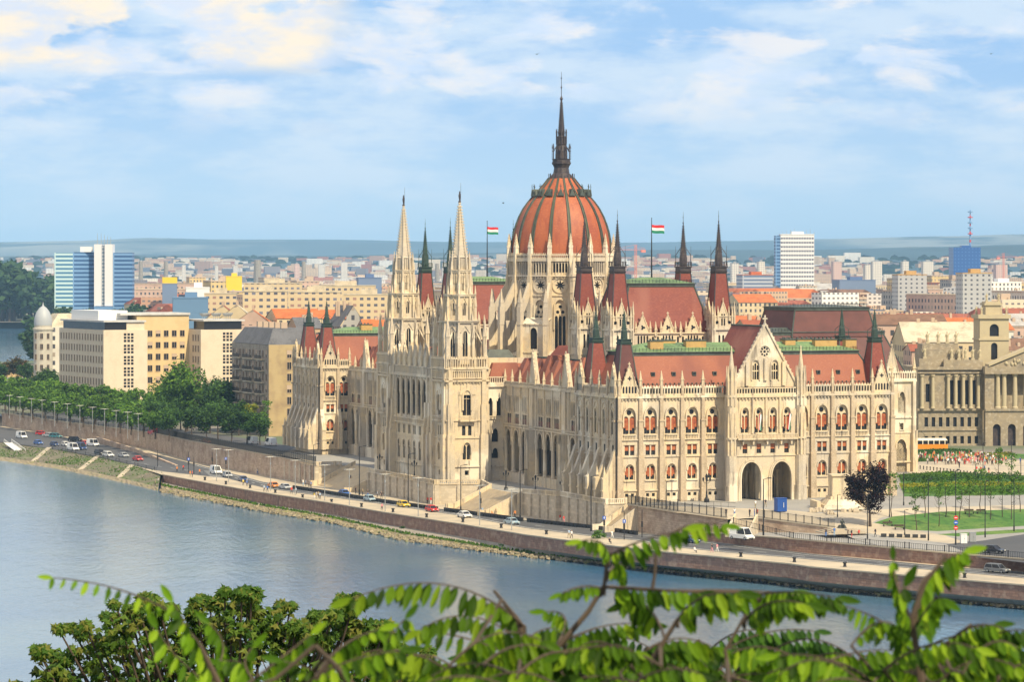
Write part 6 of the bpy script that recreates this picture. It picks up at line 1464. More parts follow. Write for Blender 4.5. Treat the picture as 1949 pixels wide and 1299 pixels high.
# ministry: local frame x along the south face (east), y north
mo = empty('ministry_building', at(197, 1120, -4), R(26.7), 'large pale office block with yellow rear wing beside the riverside trees', 'building')
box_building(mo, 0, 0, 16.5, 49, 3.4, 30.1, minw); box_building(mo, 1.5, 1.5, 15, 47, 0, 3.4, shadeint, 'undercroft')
m = MB(); m.use(minw)
for i in range(9): m.box(.4, 1.2, 3+i*5.4, 3.8+i*5.4, 0, 3.4)
m.build('colonnade', None, mo)
band = MB(); band.use(glassd); band.box(.9, 9, 1.2, 47, 30.15, 32.9); band.build('attic_glazing', None, mo)
box_building(mo, .9, 1.0, 15.9, 48, 30.1, 30.16, minw, 'attic_sill')
m = MB(); m.use(lightroof); m.box(.3, 16.3, .6, 48.7, 32.9, 33.5); m.build('roof', None, mo)
box_building(mo, 9.05, 1.2, 15.8, 47, 30.16, 32.9, minw, 'attic_wall'); box_building(mo, 3, 14, 14, 44, 33.5, 36.9, white, 'penthouse')
nw = winmesh(.85, 2.2)
for rr in range(6):
    for i in range(16): wins(mo, nw, -.001, 1.6+i*3., 6.6+rr*3.95, -PI/2)
g9 = MB(); g9.use(glassd)
for i in range(3):
    for j in range(3): g9.quad((i*1.35, -.02, j*1.15), (i*1.35+.95, -.02, j*1.15), (i*1.35+.95, -.02, j*1.15+.85), (i*1.35, -.02, j*1.15+.85))
g9m = g9.mesh('window_grid')
for j in range(5): inst(g9m, 'window_grid', mo, (7.6, 0, 9.6+j*4.05))
m = MB(); m.use(minw); m.box(7.2, 13.5, -1.2, -.003, 4.2, 5.2); m.use(glassd); m.quad((7.6, -.02, 5.6), (13, -.02, 5.6), (13, -.02, 7.2), (7.6, -.02, 7.2)); m.build('entrance_balcony', None, mo)
m = MB(); m.use(minw); m.box(.2, 6, -.35, -.003, 3.5, 3.9); m.build('ledge', None, mo)
# low front with blue glazing on the river side
m = MB(); m.use(mat('blue_grey_glazing', (.22, .28, .36), .4)); 
for i in range(12): m.quad((-.02, 2+i*3.9, 3.8), (-.02, 4.6+i*3.9, 3.8), (-.02, 4.6+i*3.9, 6), (-.02, 2+i*3.9, 6))
m.build('ground_glazing', None, mo)
box_building(mo, 16.5, 11, 36.5, 30, 0, 35.2, yelw, 'rear_wing'); m = MB(); m.use(lightroof); m.box(10, 36.8, 10.4, 30.5, 35.21, 36.0); m.build('roof', None, mo)
yw = winmesh(1.7, 2.1); yw2 = winmesh(1.7, 2.1, tan_r)
for j in range(6):
    for i in range(5): wins(mo, yw if (i*3+j*5) % 4 else yw2, 21.5+i*3.1, 10.998, 6.5+j*4.2)
sw_ = winmesh(.7, .9)
for j in range(10): wins(mo, sw_, 18.3, 10.998, 5+j*2.7)
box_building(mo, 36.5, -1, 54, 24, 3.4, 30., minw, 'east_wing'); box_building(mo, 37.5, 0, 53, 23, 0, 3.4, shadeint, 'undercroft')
for j in range(5): inst(g9m, 'window_grid', mo, (45.0, -1.0, 9.6+j*4.05))
for j in range(5):
    for i in range(3): wins(mo, nw, 36.499, 1.4+i*2.6, 10.3+j*3.9, -PI/2)
m = MB(); m.use(glassd); m.box(38, 52.5, -.4, 10, 30.0, 33.); m.use(lightroof); m.box(37.5, 53.5, -1, 23.5, 33, 33.6); m.build('attic_glazing', None, mo)
m = MB(); m.use(steel)
for i in range(12): m.lathe([(.1, 33.6), (.1, 34.6), (.9, 35.4), (1., 35.9)], 7, (39+i*1.1, 4+(i*5 % 4)))
m.build('roof_antennas', None, mo)
# banner flags hang on the river front
# grey balconied flats
go = empty('apartment_building', at(511, 960, -4), R(22), 'grey balconied apartment block with slate mansard left of the palace', 'building')
fl = mat('sooty_render', (.34, .29, .23), .9, noise=[(.4, 5, (.22, .18, .14), .42, .7), (1.5, 4, (.42, .36, .28), .5, .8)]); flt = mat('ochre_gable_render', (.44, .33, .17), .9, noise=[(.25, 5, (.30, .21, .12), .45, .7)])
box_building(go, 0, 0, 16, 38, 0, 28.6, fl); box_building(go, -.0, -.35, 16, -.003, 0, 28.7, flt, 'gable_wall')
m = MB(); m.use(RM['slate grey']); m.hexa([(0, 0, 28.7), (16, 0, 28.7), (16, 38, 28.7), (0, 38, 28.7)], [(3, 5, 33.6), (13, 5, 33.6), (13, 34, 33.6), (3, 34, 33.6)]); m.use(tan_r)
for i in range(5): m.box(6, 8, 6+i*6, 7.2+i*6, 32, 35.4)
m.build('roof', None, go)
fw = winmesh(1.3, 2.2); fw2 = winmesh(1.3, 2.2, MATS['chimney_render'])
for j in range(7):
    for i in range(11): wins(go, fw if (i+j) % 3 else fw2, -.002, 2+i*3.4, 3.4+j*3.55, -PI/2)
for j in range(1, 7):
    for (y0, y1) in ((4, 11), (14, 24), (27, 34)):
        b = MB(); b.use(stone); b.box(-1.1, -.003, y0, y1, 2.7+j*3.55, 2.95+j*3.55); b.use(iron); n = int((y1-y0)/.35)
        for k_ in range(n+1): b.box(-1.08, -1.02, y0+k_*(y1-y0)/n-.03, y0+k_*(y1-y0)/n+.03, 2.95+j*3.55, 3.95+j*3.55)
        b.box(-1.1, -1.0, y0, y1, 3.9+j*3.55, 4.0+j*3.55); b.build('balcony', None, go)
for j in range(7):
    for x in (6.5, 8.3, 12): wins(go, fw if (j+int(x)) % 3 else fw2, x, -.352, 3.4+j*3.55)
# domed corner building at far left
do = empty('domed_building', at(82, 1330, -4), R(20), 'old pale building with round corner tower and grey dome', 'building')
pw_ = mat('pale_grey_render', (.50, .46, .38), .9, noise=[(.4, 4, (.40, .36, .3), .45, .75)])
m = MB(); m.use(pw_); m.lathe([(4., 0), (4., 26), (4.4, 26.3), (4.4, 27), (3.7, 27.2), (3.7, 28.2)], 20); m.build('corner_tower', None, do)
m = MB(); m.use(mat('zinc_dome', (.38, .40, .42), .5)); m.smooth = True; m.lathe([(3.8, 28.2), (3.85, 30), (3.5, 32), (2.7, 34), (1.5, 35.6), (.4, 36.4), (.2, 37.2), (.05, 38)], 20); m.build('tower_dome', None, do)
box_building(do, 3, 0, 24, 22, 0, 27.5, WM['off-white']); m = MB(); m.use(RM['cream']); m.frus(13.5, 11, 27.5, 33, 10.5, 11, 6, 6); m.use(RM['red-brown']); m.frus(22, 6, 27.5, 31, 3, 4, 2, 3); m.build('roof', None, do)
dw = winmesh(1.1, 2.2)
for j in range(5):
    for an in (-150, -110, -70): a_ = R(an); inst(dw, 'window', do, (4.02*math.cos(a_), 4.02*math.sin(a_), 5+j*4.4), a_+PI/2)
    for x in (8, 12): inst(dw, 'window', do, (x, -.01, 5+j*4.4))
# ochre bridge end at the far left
bo = at(20, 1420, -4); m = MB(); m.use(yelw); m.box(-32, 26, -6, 6, 3.4, 5.6); m.use(ochre); m.box(-32, 26, -6.3, -6.01, 5.6, 6.6)
for i in range(6): m.box(-30+i*10, -28.5+i*10, -5, 5, -6.2, 3.4)
for i in range(28): m.box(-32+i*2.05, -31.6+i*2.05, -6.5, -6.3, 3.6, 6.7)
tag(m.build('bridge', None, None, bo, .1), 'end of a yellow iron bridge at the far left edge', 'bridge')
# ------------------------------------------------ museum at the right
mu = empty('museum_building', at(1748, 868, -1.9), R(4), 'ornate colonnaded stone museum with pediment, statues and corner tower', 'building')
ms = mat('shade_dark_limestone', (.33, .27, .185), .9, noise=[(.4, 5, (.22, .19, .15), .45, .72), (1.2, 4, (.48, .42, .32), .5, .8)], bump=(2, .3, .05)); msy = mat('paler_limestone', (.47, .40, .26), .9, noise=[(.5, 5, (.42, .35, .24), .45, .75)])  # wing stone darkened in colour to stand in for the shaded front
def mbuild(f, name): m = MB(); m.use(ms); f(m); return m.build(name, None, mu)
Pm = wallP((0, 0, 0), (1, 0, 0), (0, -1, 0))
def f(m):
    hs = [rect(2.2+i*2.0, 1.0, 1.5, 3.6) for i in range(8)]+[rect(2.2+i*2.0, 1.0, 6.2, 8.8) for i in range(8)]+[rect(9.2+i*2.1, 1.1, 12.3, 19) for i in range(4)]+[rect(2.6, 1.2, 13, 18)]
    m.holed(Pm, [(0, 0), (18, 0), (18, 22.6), (0, 22.6)], hs, .5)
    m.use(glassd)
    for h in hs: m.fill(Pm, h, -.5)
    m.use(ms); m.box(.1, 17.9, .7, 24, 0, 22.5)
    for (z0, z1, d) in ((5.1, 5.4, .3), (10.6, 11.2, .6), (20.9, 21.3, .5), (21.9, 22.7, .9)): m.pbox(Pm, -.4, 18, z0, z1, -.1, d)
mbuild(f, 'wing_wall')
colm = MB(); colm.use(msy); colm.lathe([(.62, 0), (.62, .3), (.48, .5), (.5, 4), (.42, 8.6), (.62, 9), (.66, 9.4)], 12); colmesh = colm.mesh('column')
for x in (.9, 3.9, 8.2, 10.3, 12.4, 14.5, 16.6): inst(colmesh, 'column', mu, (x, -.6, 11.2))
def f(m): m.pbox(Pm, 7, 18, 22.7, 24.6, -.6, .4); m.box(1, 12.5, 1, 10, 22.7, 27.5); m.box(1.5, 11.5, 2, 9, 27.5, 29); m.box(.2, 3.4, -.4, 3, 22.7, 25)
mbuild(f, 'attic')
def statue_mesh(h, name='statue'):
    m = MB(); m.use(msy); m.frus(0, 0, 0, h*.14, .5, .5, .5, .5); m.lathe([(.36, h*.14), (.42, h*.3), (.34, h*.5), (.44, h*.68), (.4, h*.78), (.14, h*.84), (.15, h*.86), (.19, h*.92), (.12, h)], 8); m.tube((-.4, 0, h*.74), (-.65, -.15, h*.5), .13, .09, 5); m.tube((.4, 0, h*.74), (.75, -.1, h*.88), .13, .08, 5); return m.mesh(name)
sm = statue_mesh(3.4)
for x, z in ((9.3, 24.6), (11.3, 24.6), (13.2, 24.6), (15.2, 24.6), (17.2, 24.6), (1.8, 25), (3., 29), (6, 29), (8.5, 29), (11, 29)): inst(sm, 'statue', mu, (x, .2 if z < 26 else 2.4, z))
# portico
def f(m):
    Pp = wallP((18, -3, 0), (1, 0, 0), (0, -1, 0)); hs = [archl(3.2+i*4.2, 2.2, 0.1, 7, .0, 6) for i in range(4)]
    m.holed(Pp, [(0, 0), (22, 0), (22, 10.6), (0, 10.6)], hs, 1.); m.box(18.1, 39.9, -1.9, 0, 0, 10.5)
    m.box(18, 40, -3.4, 4, 10.6, 11.2); m.box(18.1, 39.9, 1.2, 6, 11.2, 21); m.box(17.8, 40.2, -3.6, 4, 20.8, 22.9); m.box(18, 20.6, -2.6, 1.2, 11.2, 20.8)
    m.slab(wallP((18, -3.4, 0), (1, 0, 0), (0, -1, 0)), [(1.6, 22.9), (22.6, 22.9), (12, 27.4)], -4, 0)
    m.use(msy); Q = wallP((18, -3.4, 0), (1, 0, 0), (0, -1, 0))
    for s in (-1, 1): m.slab(Q, [(12+s*11.2, 22.9), (12+s*11.2, 23.5), (12, 28.3), (12, 27.5)], -4.2, .5)
    m.use(spiredark)
    for h in hs: m.fill(Pp, h, -.99)
mbuild(f, 'portico')
rel = MB(); rel.use(msy); rv = random.Random(4)
for i in range(26):
    u = rv.uniform(5, 19); hh = (1-abs(u-12)/10.5)*3.6; rel.ball((18+u, -3.45, 23.1+hh*rv.uniform(.1, .75)), .38, 6, 4, 1.3)
rel.build('pediment_relief', None, mu)
bigc = MB(); bigc.use(msy); bigc.lathe([(.85, 0), (.85, .4), (.66, .7), (.68, 4), (.56, 8.9), (.8, 9.2), (.85, 9.6)], 14); bcm = bigc.mesh('column')
for x in (21.6, 23.4, 26.4, 29.4, 32.4, 35.4): inst(bcm, 'column', mu, (x, -2.4, 11.2))
# corner tower
def f(m):
    m.use(msy); x0, x1, y0, y1 = 18.2, 26.4, 5, 13; 
    Pt = wallP((x0, y0, 0), (1, 0, 0), (0, -1, 0)); hs = [archl(4.1, 2.6, 31., 34.4, 0., 6), archl(4.1, 1.8, 24.5, 29.2, 0, 5)]
    m.holed(Pt, [(0, 20), (8.2, 20), (8.2, 36.5), (0, 36.5)], hs, .6); m.box(x0, x1, y0+.7, y1, 20, 36.5); 
    m.box(x0-.5, x1+.5, y0-.5, y1+.5, 35.9, 37); m.box(x0-.3, x1+.3, y0-.3, y1+.3, 29.9, 30.4); m.box(x0+2, x1-2, y0+1.5, y1-1.5, 37, 40.6); m.box(x0+1.6, x1-1.6, y0+1.1, y1-1.1, 39.6, 40.2)
    m.use(glassd)
    for h in hs: m.fill(Pt, h, -.6)
mbuild(f, 'corner_tower')
for (x, y) in ((18.8, 5.4), (25.8, 5.4), (18.8, 12), (25.8, 12), (20.6, 7), (24, 7)): inst(sm, 'statue', mu, (x, y, 37 if x in (18.8, 25.8) else 40.6), 0, .7)
m = MB(); m.use(mat('bright_verdigris', (.16, .46, .34), .6)); 
for s in (-1, 0, 1): m.lathe([(.5, 0), (.7, 1.), (.5, 2.), (.2, 3.)], 7, (s*1.6, 0)); m.tube((s*1.6, 0, 1.6), (s*1.9-.8, -1.6, 2.4), .42, .3, 6); m.tube((s*1.9-.8, -1.6, 2.4), (s*1.9-.9, -2.1, 3.2), .24, .2, 5)
m.box(-2.4, 2.4, -.6, 1.4, .0, .7); m.build('bronze_chariot', None, mu, (33.6, 3, 28.4))
# ================================================================ VEHICLES
carpaint = mat('car_paint', (.5, .5, .5), .35, spec=.5); tyre = mat('tyre_rubber', (.02, .02, .02), .8); headl = mat('headlight_glass', (.75, .75, .7), .2)
taill = mat('tail_light', (.35, .02, .02), .3); grille = mat('dark_trim', (.03, .03, .03), .6)
PAINT = {n: mat('paint_'+n.replace(' ', '_'), c, .3, spec=.5) for n, c in {'white': (.78, .78, .76), 'silver': (.42, .44, .46), 'dark blue': (.02, .05, .16), 'blue': (.03, .12, .42), 'red': (.55, .02, .02), 'black': (.015, .015, .018), 'grey': (.16, .17, .18), 'yellow': (.70, .48, .02), 'orange': (.70, .22, .02), 'light blue': (.30, .42, .50), 'teal': (.05, .22, .26)}.items()}
def car_proto(kind):
    L_, W_, H_ = {'hatchback': (3.9, 1.7, 1.5), 'sedan': (4.5, 1.78, 1.45), 'van': (5.2, 1.95, 2.3), 'estate car': (4.6, 1.8, 1.6)}[kind]
    o = empty('parked_car'); h = L_/2; m = MB(); m.use(carpaint); bl = .82 if kind != 'van' else 1.05
    prof = [(-h, .3), (h, .3), (h+.02, .55), (h-.1, .68), (h-.95, bl), (-h+.5, bl+.04), (-h+.02, .75)] if kind == 'sedan' else [(-h, .3), (h, .3), (h+.02, .55), (h-.12, .7), (h-.85, bl), (-h+.08, bl+.04), (-h, .6)]
    n = len(prof)
    rows = []
    for y, ins in ((-W_/2, .0), (-W_/2+.06, -.04), (W_/2-.06, -.04), (W_/2, 0)):
        rows.append(m.add([(x*(1-abs(ins)*.2), y, z+(0.03 if ins else 0)) for x, z in prof]))
    for a, b in zip(rows, rows[1:]):
        for k in range(n): j = (k+1) % n; m.face((a+k, a+j, b+j, b+k))
    m.face(tuple(rows[0]+k for k in range(n))); m.face(tuple(rows[-1]+k for k in range(n)))
    cab = {'hatchback': (-h+.1, h-1.0, -h+.45, h-1.65), 'sedan': (-h+.75, h-1.05, -h+1.35, h-1.75), 'van': (-h+.03, h-.75, -h+.08, h-1.35), 'estate car': (-h+.08, h-1.1, -h+.3, h-1.75)}[kind]
    x0, x1, x2, x3 = cab; yb, yt = W_/2-.06, W_/2-.25
    m.hexa([(x2, -yt, H_-.12), (x3, -yt, H_-.12), (x3, yt, H_-.12), (x2, yt, H_-.12)], [(x2+.08, -yt+.05, H_), (x3-.08, -yt+.05, H_), (x3-.08, yt-.05, H_), (x2+.08, yt-.05, H_)])
    for (xa, xb) in ((x0, x2), (x1, x3), ((x0+x1)/2, (x2+x3)/2)):
        for s in (-1, 1): m.tube((xa, s*(yb-.02), bl), (xb, s*(yt-.0), H_-.08), .05, .05, 4)
    if kind == 'van': m.hexa([(x0, -yb-.01, bl), ((x0+x1)/2-.2, -yb-.01, bl), ((x0+x1)/2-.2, yb+.01, bl), (x0, yb+.01, bl)], [(x2, -yt-.01, H_-.1), ((x2+x3)/2-.2, -yt-.01, H_-.1), ((x2+x3)/2-.2, yt+.01, H_-.1), (x2, yt+.01, H_-.1)])
    m.build('body', None, o)
    g = MB(); g.use(glassd); g.hexa([(x0, -yb, bl-.02), (x1, -yb, bl-.02), (x1, yb, bl-.02), (x0, yb, bl-.02)], [(x2, -yt, H_-.11), (x3, -yt, H_-.11), (x3, yt, H_-.11), (x2, yt, H_-.11)]); g.build('window_glass', None, o)
    wm_ = MB(); wm_.use(tyre); wm_.T = Matrix.Rotation(PI/2, 4, 'X'); wm_.lathe([(.2, -.11), (.33, -.1), (.33, .1), (.2, .11)], 12); wm_.use(steel); wm_.lathe([(.2, -.115), (.01, -.115)], 10, cap=False); wm_.lathe([(.2, .115), (.01, .115)], 10, cap=False); wm_.T = None; wme = wm_.mesh('wheel')
    for sx_ in (-1, 1):
        for sy_ in (-1, 1): inst(wme, 'wheel', o, (sx_*(h-.78), sy_*(W_/2-.08), .33))
    for s in (-1, 1):
        q = MB(); q.use(headl); q.box(h-.12, h+.035, s*(W_/2-.35)-.18, s*(W_/2-.35)+.18, .56, .7); q.build('headlight', None, o)
        q = MB(); q.use(taill); q.box(-h-.015, -h+.1, s*(W_/2-.25)-.15, s*(W_/2-.25)+.15, .62, .8); q.build('tail_light', None, o)
    q = MB(); q.use(grille); q.box(h-.05, h+.03, -.5, .5, .36, .5); q.build('grille', None, o)
    return reg(o)
carP = {k: car_proto(k) for k in ('hatchback', 'sedan', 'van', 'estate car')}
used = set()
def car(kind, colr, p, ang, label, group, taxi=False):
    o = dup(carP[kind], None, {'car_paint': PAINT[colr]}); o.name = 'van' if kind == 'van' else 'parked_car' if 'parked' in group else 'car'
    o.location = p; o.rotation_euler = (0, 0, ang); tag(o, label, 'van' if kind == 'van' else 'car', group); return o
def roadang(px): 
    a, b = onlow(px, 0+interp(px)), onlow(px+25, interp(px+25)); return math.atan2(b.y-a.y, b.x-a.x)
def interp(px):
    for (x0, y0), (x1, y1) in zip(mids, mids[1:]):
        if x0 <= px <= x1: return y0+(y1-y0)*(px-x0)/(x1-x0)
    return mids[0][1]+(px-mids[0][0])*.12 if px < mids[0][0] else mids[-1][1]
G1, G2, G3 = 'vehicles parked on the lower embankment', 'vehicles driving on the riverside road', 'vehicles in the upper streets'
def lcar(kind, colr, px, py, lab, grp, da=0.):
    p = onlow(px, py); p.z += .01; car(kind, colr, p, roadang(px)+da, lab, grp)
for k, c, x, y, l, da in (
    ('van', 'white', 41, 835, 'white van parked alone nearest the left edge of the embankment', 0), ('hatchback', 'blue', 73, 847, 'blue hatchback just right of the lone white van', 0),
    ('hatchback', 'red', 79, 829, 'red hatchback at the left end of the parked row by the wall', .5), ('sedan', 'silver', 93, 832, 'silver sedan between the red hatchback and the teal car', .4), ('estate car', 'teal', 106, 834, 'teal estate car at the right end of the row by the wall', .4),
    ('hatchback', 'dark blue', 104, 850, 'dark blue hatchback left of the cluster of white vans', 0), ('hatchback', 'white', 125, 850, 'white hatchback at the left of the crowded parked cluster', 0), ('estate car', 'black', 143, 841, 'black estate car at the back of the crowded parked cluster', .5),
    ('van', 'white', 139, 858, 'white van at the front of the crowded parked cluster', 0), ('van', 'dark blue', 154, 857, 'dark blue van beside the front white van', 0), ('hatchback', 'red', 163, 848, 'red hatchback behind the dark blue van', 0), ('van', 'white', 177, 850, 'white van at the right end of the crowded parked cluster', .1),
    ('estate car', 'black', 190, 866, 'black estate car parked right of the crowded cluster', 0), ('estate car', 'white', 206, 870, 'white estate car parked just ahead of the black estate', 0), ('sedan', 'silver', 235, 871, 'silver sedan alone below the ramp wedge wall', 0), ('sedan', 'red', 262, 878, 'bright red sedan alone at the end of the sloping bank', 0)):
    lcar(k, c, x, y, l, G1, da)
for k, c, x, y, l, da in (
    ('van', 'white', 411, 903, 'white van driving near the traffic lights', 0), ('estate car', 'silver', 433, 909, 'silver estate car behind the white van on the road', 0), ('sedan', 'dark blue', 463, 917, 'dark blue sedan with people walking beside it', 0), ('sedan', 'orange', 521, 929, 'orange sedan on the road below the far left pavilion', 0),
    ('sedan', 'silver', 543, 932, 'silver sedan just right of the orange one', 0), ('sedan', 'blue', 655, 944, 'blue sedan near the foot of the left staircase', 0), ('hatchback', 'light blue', 704, 955, 'pale blue hatchback under the left stone tower', 0), ('hatchback', 'yellow', 768, 966, 'yellow taxi hatchback under the tall terrace wall', 0),
    ('hatchback', 'red', 822, 975, 'red hatchback right of the yellow taxi', 0), ('sedan', 'white', 884, 986, 'white sedan near the foot of the right-hand stairs', 0), ('sedan', 'light blue', 974, 999, 'pale blue sedan beside the lamp posts below the arcade', 0), ('sedan', 'dark blue', 1314, 1034, 'dark blue sedan where the road dips under the wall', 0), ('estate car', 'grey', 1898, 1091, 'grey estate car on the lower road at far right', 0)):
    lcar(k, c, x, y, l, G2, da)
def ucar(kind, colr, px, py, lab, ang): p = onup(px, py); p.z += .02; car(kind, colr, p, ang, lab, G3)
ucar('sedan', 'black', 1890, 1054, 'black sedan on the upper road at far right', roadang(1900)); p = onup(1412, 1021); p.z = hmid(p.x, p.y)+.02; car('van', 'white', p, roadang(1400), 'white minibus parked at the foot of the short steps', G3)
for k, c, x, y, l in (('sedan', 'orange', 391, 845, 'orange sedan behind the fence under the dark trees'), ('van', 'white', 480, 846, 'white van behind the fence, left of two white vans'), ('van', 'white', 515, 849, 'white van behind the fence, nearest the palace corner'), ('sedan', 'white', 372, 842, 'white sedan behind the fence, left of the orange one'), ('van', 'red', 291, 828, 'red van half hidden under the riverside trees'), ('sedan', 'silver', 350, 839, 'silver sedan behind the fence under the trees')): ucar(k, c, x, y, l, TH+PI/2+.1)
for p_ in carP.values(): drop(p_)
# tram
tp = onup(1768, 858); to = empty('tram', tp, .06, 'orange and cream tram stopped beside the trees at right', 'tram'); orp = mat('tram_orange', (.72, .26, .02), .4); crp = mat('tram_cream', (.68, .62, .48), .5)
m = MB(); m.use(orp); m.box(-8, 4.2, -1.2, 1.2, .45, 1.7); m.hexa([(4.2, -1.2, .45), (5, -.8, .45), (5, .8, .45), (4.2, 1.2, .45)], [(4.2, -1.2, 1.7), (5, -.8, 1.7), (5, .8, 1.7), (4.2, 1.2, 1.7)]); m.use(crp)
m.hexa([(-8, -1.15, 2.7), (4.9, -1.0, 2.7), (4.9, 1.0, 2.7), (-8, 1.15, 2.7)], [(-8, -.8, 3.3), (4.4, -.7, 3.3), (4.4, .7, 3.3), (-8, .8, 3.3)]); 
for i in range(9): m.box(-8+i*1.5, -7.75+i*1.5, -1.18, 1.18, 1.7, 2.7)
m.build('body', None, to); m = MB(); m.use(glassd); m.box(-7.9, 4.8, -1.1, 1.1, 1.7, 2.7); m.build('window_glass', None, to)
m = MB(); m.use(tyre); m.box(-6.5, -3.5, -1, 1, .05, .45); m.box(.5, 3.5, -1, 1, .05, .45); m.build('bogie', None, to); m = MB(); m.use(iron); m.tube((-2, 0, 3.3), (-1, 0, 4.1), .04); m.tube((-1, 0, 4.1), (-2, 0, 4.9), .04); m.box(-2.1, -1.9, -.7, .7, 4.85, 4.95); m.build('pantograph', None, to)

# ================================================================ PEOPLE (skinned skeletons)
skin = mat('skin', (.50, .30, .21), .7); hair = mat('brown_hair', (.05, .03, .02), .8); shirt = mat('shirt_cloth', (.5, .5, .5), .9); trous = mat('trouser_cloth', (.05, .06, .10), .9); shoe = mat('shoe_leather', (.03, .025, .02), .6)
CL = {n: mat('cloth_'+n.replace(' ', '_'), c, .9) for n, c in {'red': (.60, .04, .03), 'white': (.72, .72, .70), 'dark': (.03, .03, .04), 'blue': (.05, .16, .45), 'orange': (.65, .22, .04), 'pale blue': (.32, .45, .60), 'yellow': (.65, .50, .08), 'green': (.08, .28, .10), 'khaki': (.32, .27, .16), 'pink': (.6, .25, .30)}.items()}
def person_mesh(pose):
    J = {}; r = {}
    def j(n, co, rad): J[n] = Vector(co); r[n] = rad
    st = {'walk': .20, 'stand': .03}.get(pose, 0); hipz = .92 if pose != 'sit' else .45
    j('pel', (0, 0, hipz), .145); j('waist', (0, 0, hipz+.18), .13); j('chest', (.01, 0, hipz+.40), .155); j('neck', (0, 0, hipz+.56), .06); j('head', (.02, 0, hipz+.66), .095); j('top', (.01, 0, hipz+.78), .085)
    for s, n in ((1, 'l'), (-1, 'r')):
        f = st*s
        j('hip'+n, (0, .09*s, hipz-.04), .095)
        if pose == 'sit': j('knee'+n, (.42, .10*s, .48), .07); j('ank'+n, (.45, .10*s, .09), .045); j('toe'+n, (.62, .11*s, .05), .04)
        else: j('knee'+n, (f*.9+.04, .09*s, .49), .068); j('ank'+n, (f*1.3-.05, .09*s, .09), .042); j('toe'+n, (f*1.3+.12, .10*s, .045), .038)
        g = -st*s*.9
        j('sh'+n, (0, .19*s, hipz+.49), .06); j('elb'+n, (g*.5-.03 if pose != 'sit' else .08, .25*s, hipz+.22), .045)
        j('wri'+n, ((g*1.2+.08) if pose != 'sit' else .3, (.25 if pose != 'sit' else .16)*s, hipz+(.0 if pose != 'sit' else .12)), .032); j('han'+n, ((g*1.3+.12) if pose != 'sit' else .38, (.24 if pose != 'sit' else .14)*s, hipz-(.09 if pose != 'sit' else -.1)), .035)
    ed = [('pel', 'waist'), ('waist', 'chest'), ('chest', 'neck'), ('neck', 'head'), ('head', 'top')]
    for n in 'lr': ed += [('pel', 'hip'+n), ('hip'+n, 'knee'+n), ('knee'+n, 'ank'+n), ('ank'+n, 'toe'+n), ('chest', 'sh'+n), ('sh'+n, 'elb'+n), ('elb'+n, 'wri'+n), ('wri'+n, 'han'+n)]
    ks = list(J); me = bpy.data.meshes.new('tmp'); me.from_pydata([tuple(J[k]) for k in ks], [(ks.index(a), ks.index(b)) for a, b in ed], [])
    ob = bpy.data.objects.new('tmp', me); C.objects.link(ob); mod = ob.modifiers.new('s', 'SKIN'); sv = me.skin_vertices[0].data
    for i, k in enumerate(ks): sv[i].radius = (r[k], r[k]); sv[i].use_root = (k == 'pel')
    sb = ob.modifiers.new('d', 'SUBSURF'); sb.levels = 1
    dg = bpy.context.evaluated_depsgraph_get(); dg.update(); em = bpy.data.meshes.new_from_object(ob.evaluated_get(dg)); bpy.data.objects.remove(ob)
    em.name = 'person'; em.materials.clear()
    for mm in (skin, hair, shirt, trous, shoe): em.materials.append(mm)
    for p in em.polygons:
        c = p.center; z = c.z; a = abs(c.y)
        if z > hipz+.60: k = 1 if (z > hipz+.74 or c.x < -.03) else 0
        elif z > hipz+.53 and a < .09: k = 0
        elif z > hipz+.02 and a < .205: k = 2
        elif a >= .205: k = 2 if z > hipz+.3 else 0
        elif z < .1: k = 4
        else: k = 3
        p.material_index = k; p.use_smooth = True
    return em
PM = {k: person_mesh(k) for k in ('walk', 'stand', 'sit')}
def person(pose, p, ang, top, legs, label, group=None, s=1.):
    o = inst(PM[pose], 'person', None, p, ang, s); sl = o.material_slots[2]; sl.link = 'OBJECT'; sl.material = CL[top]; sl = o.material_slots[3]; sl.link = 'OBJECT'; sl.material = CL[legs]
    return tag(o, label, 'person', group)
pr = random.Random(9)
GP = 'people strolling on the embankment'
def lp(px, py): p = onlow(px, py); p.z += .01; return p
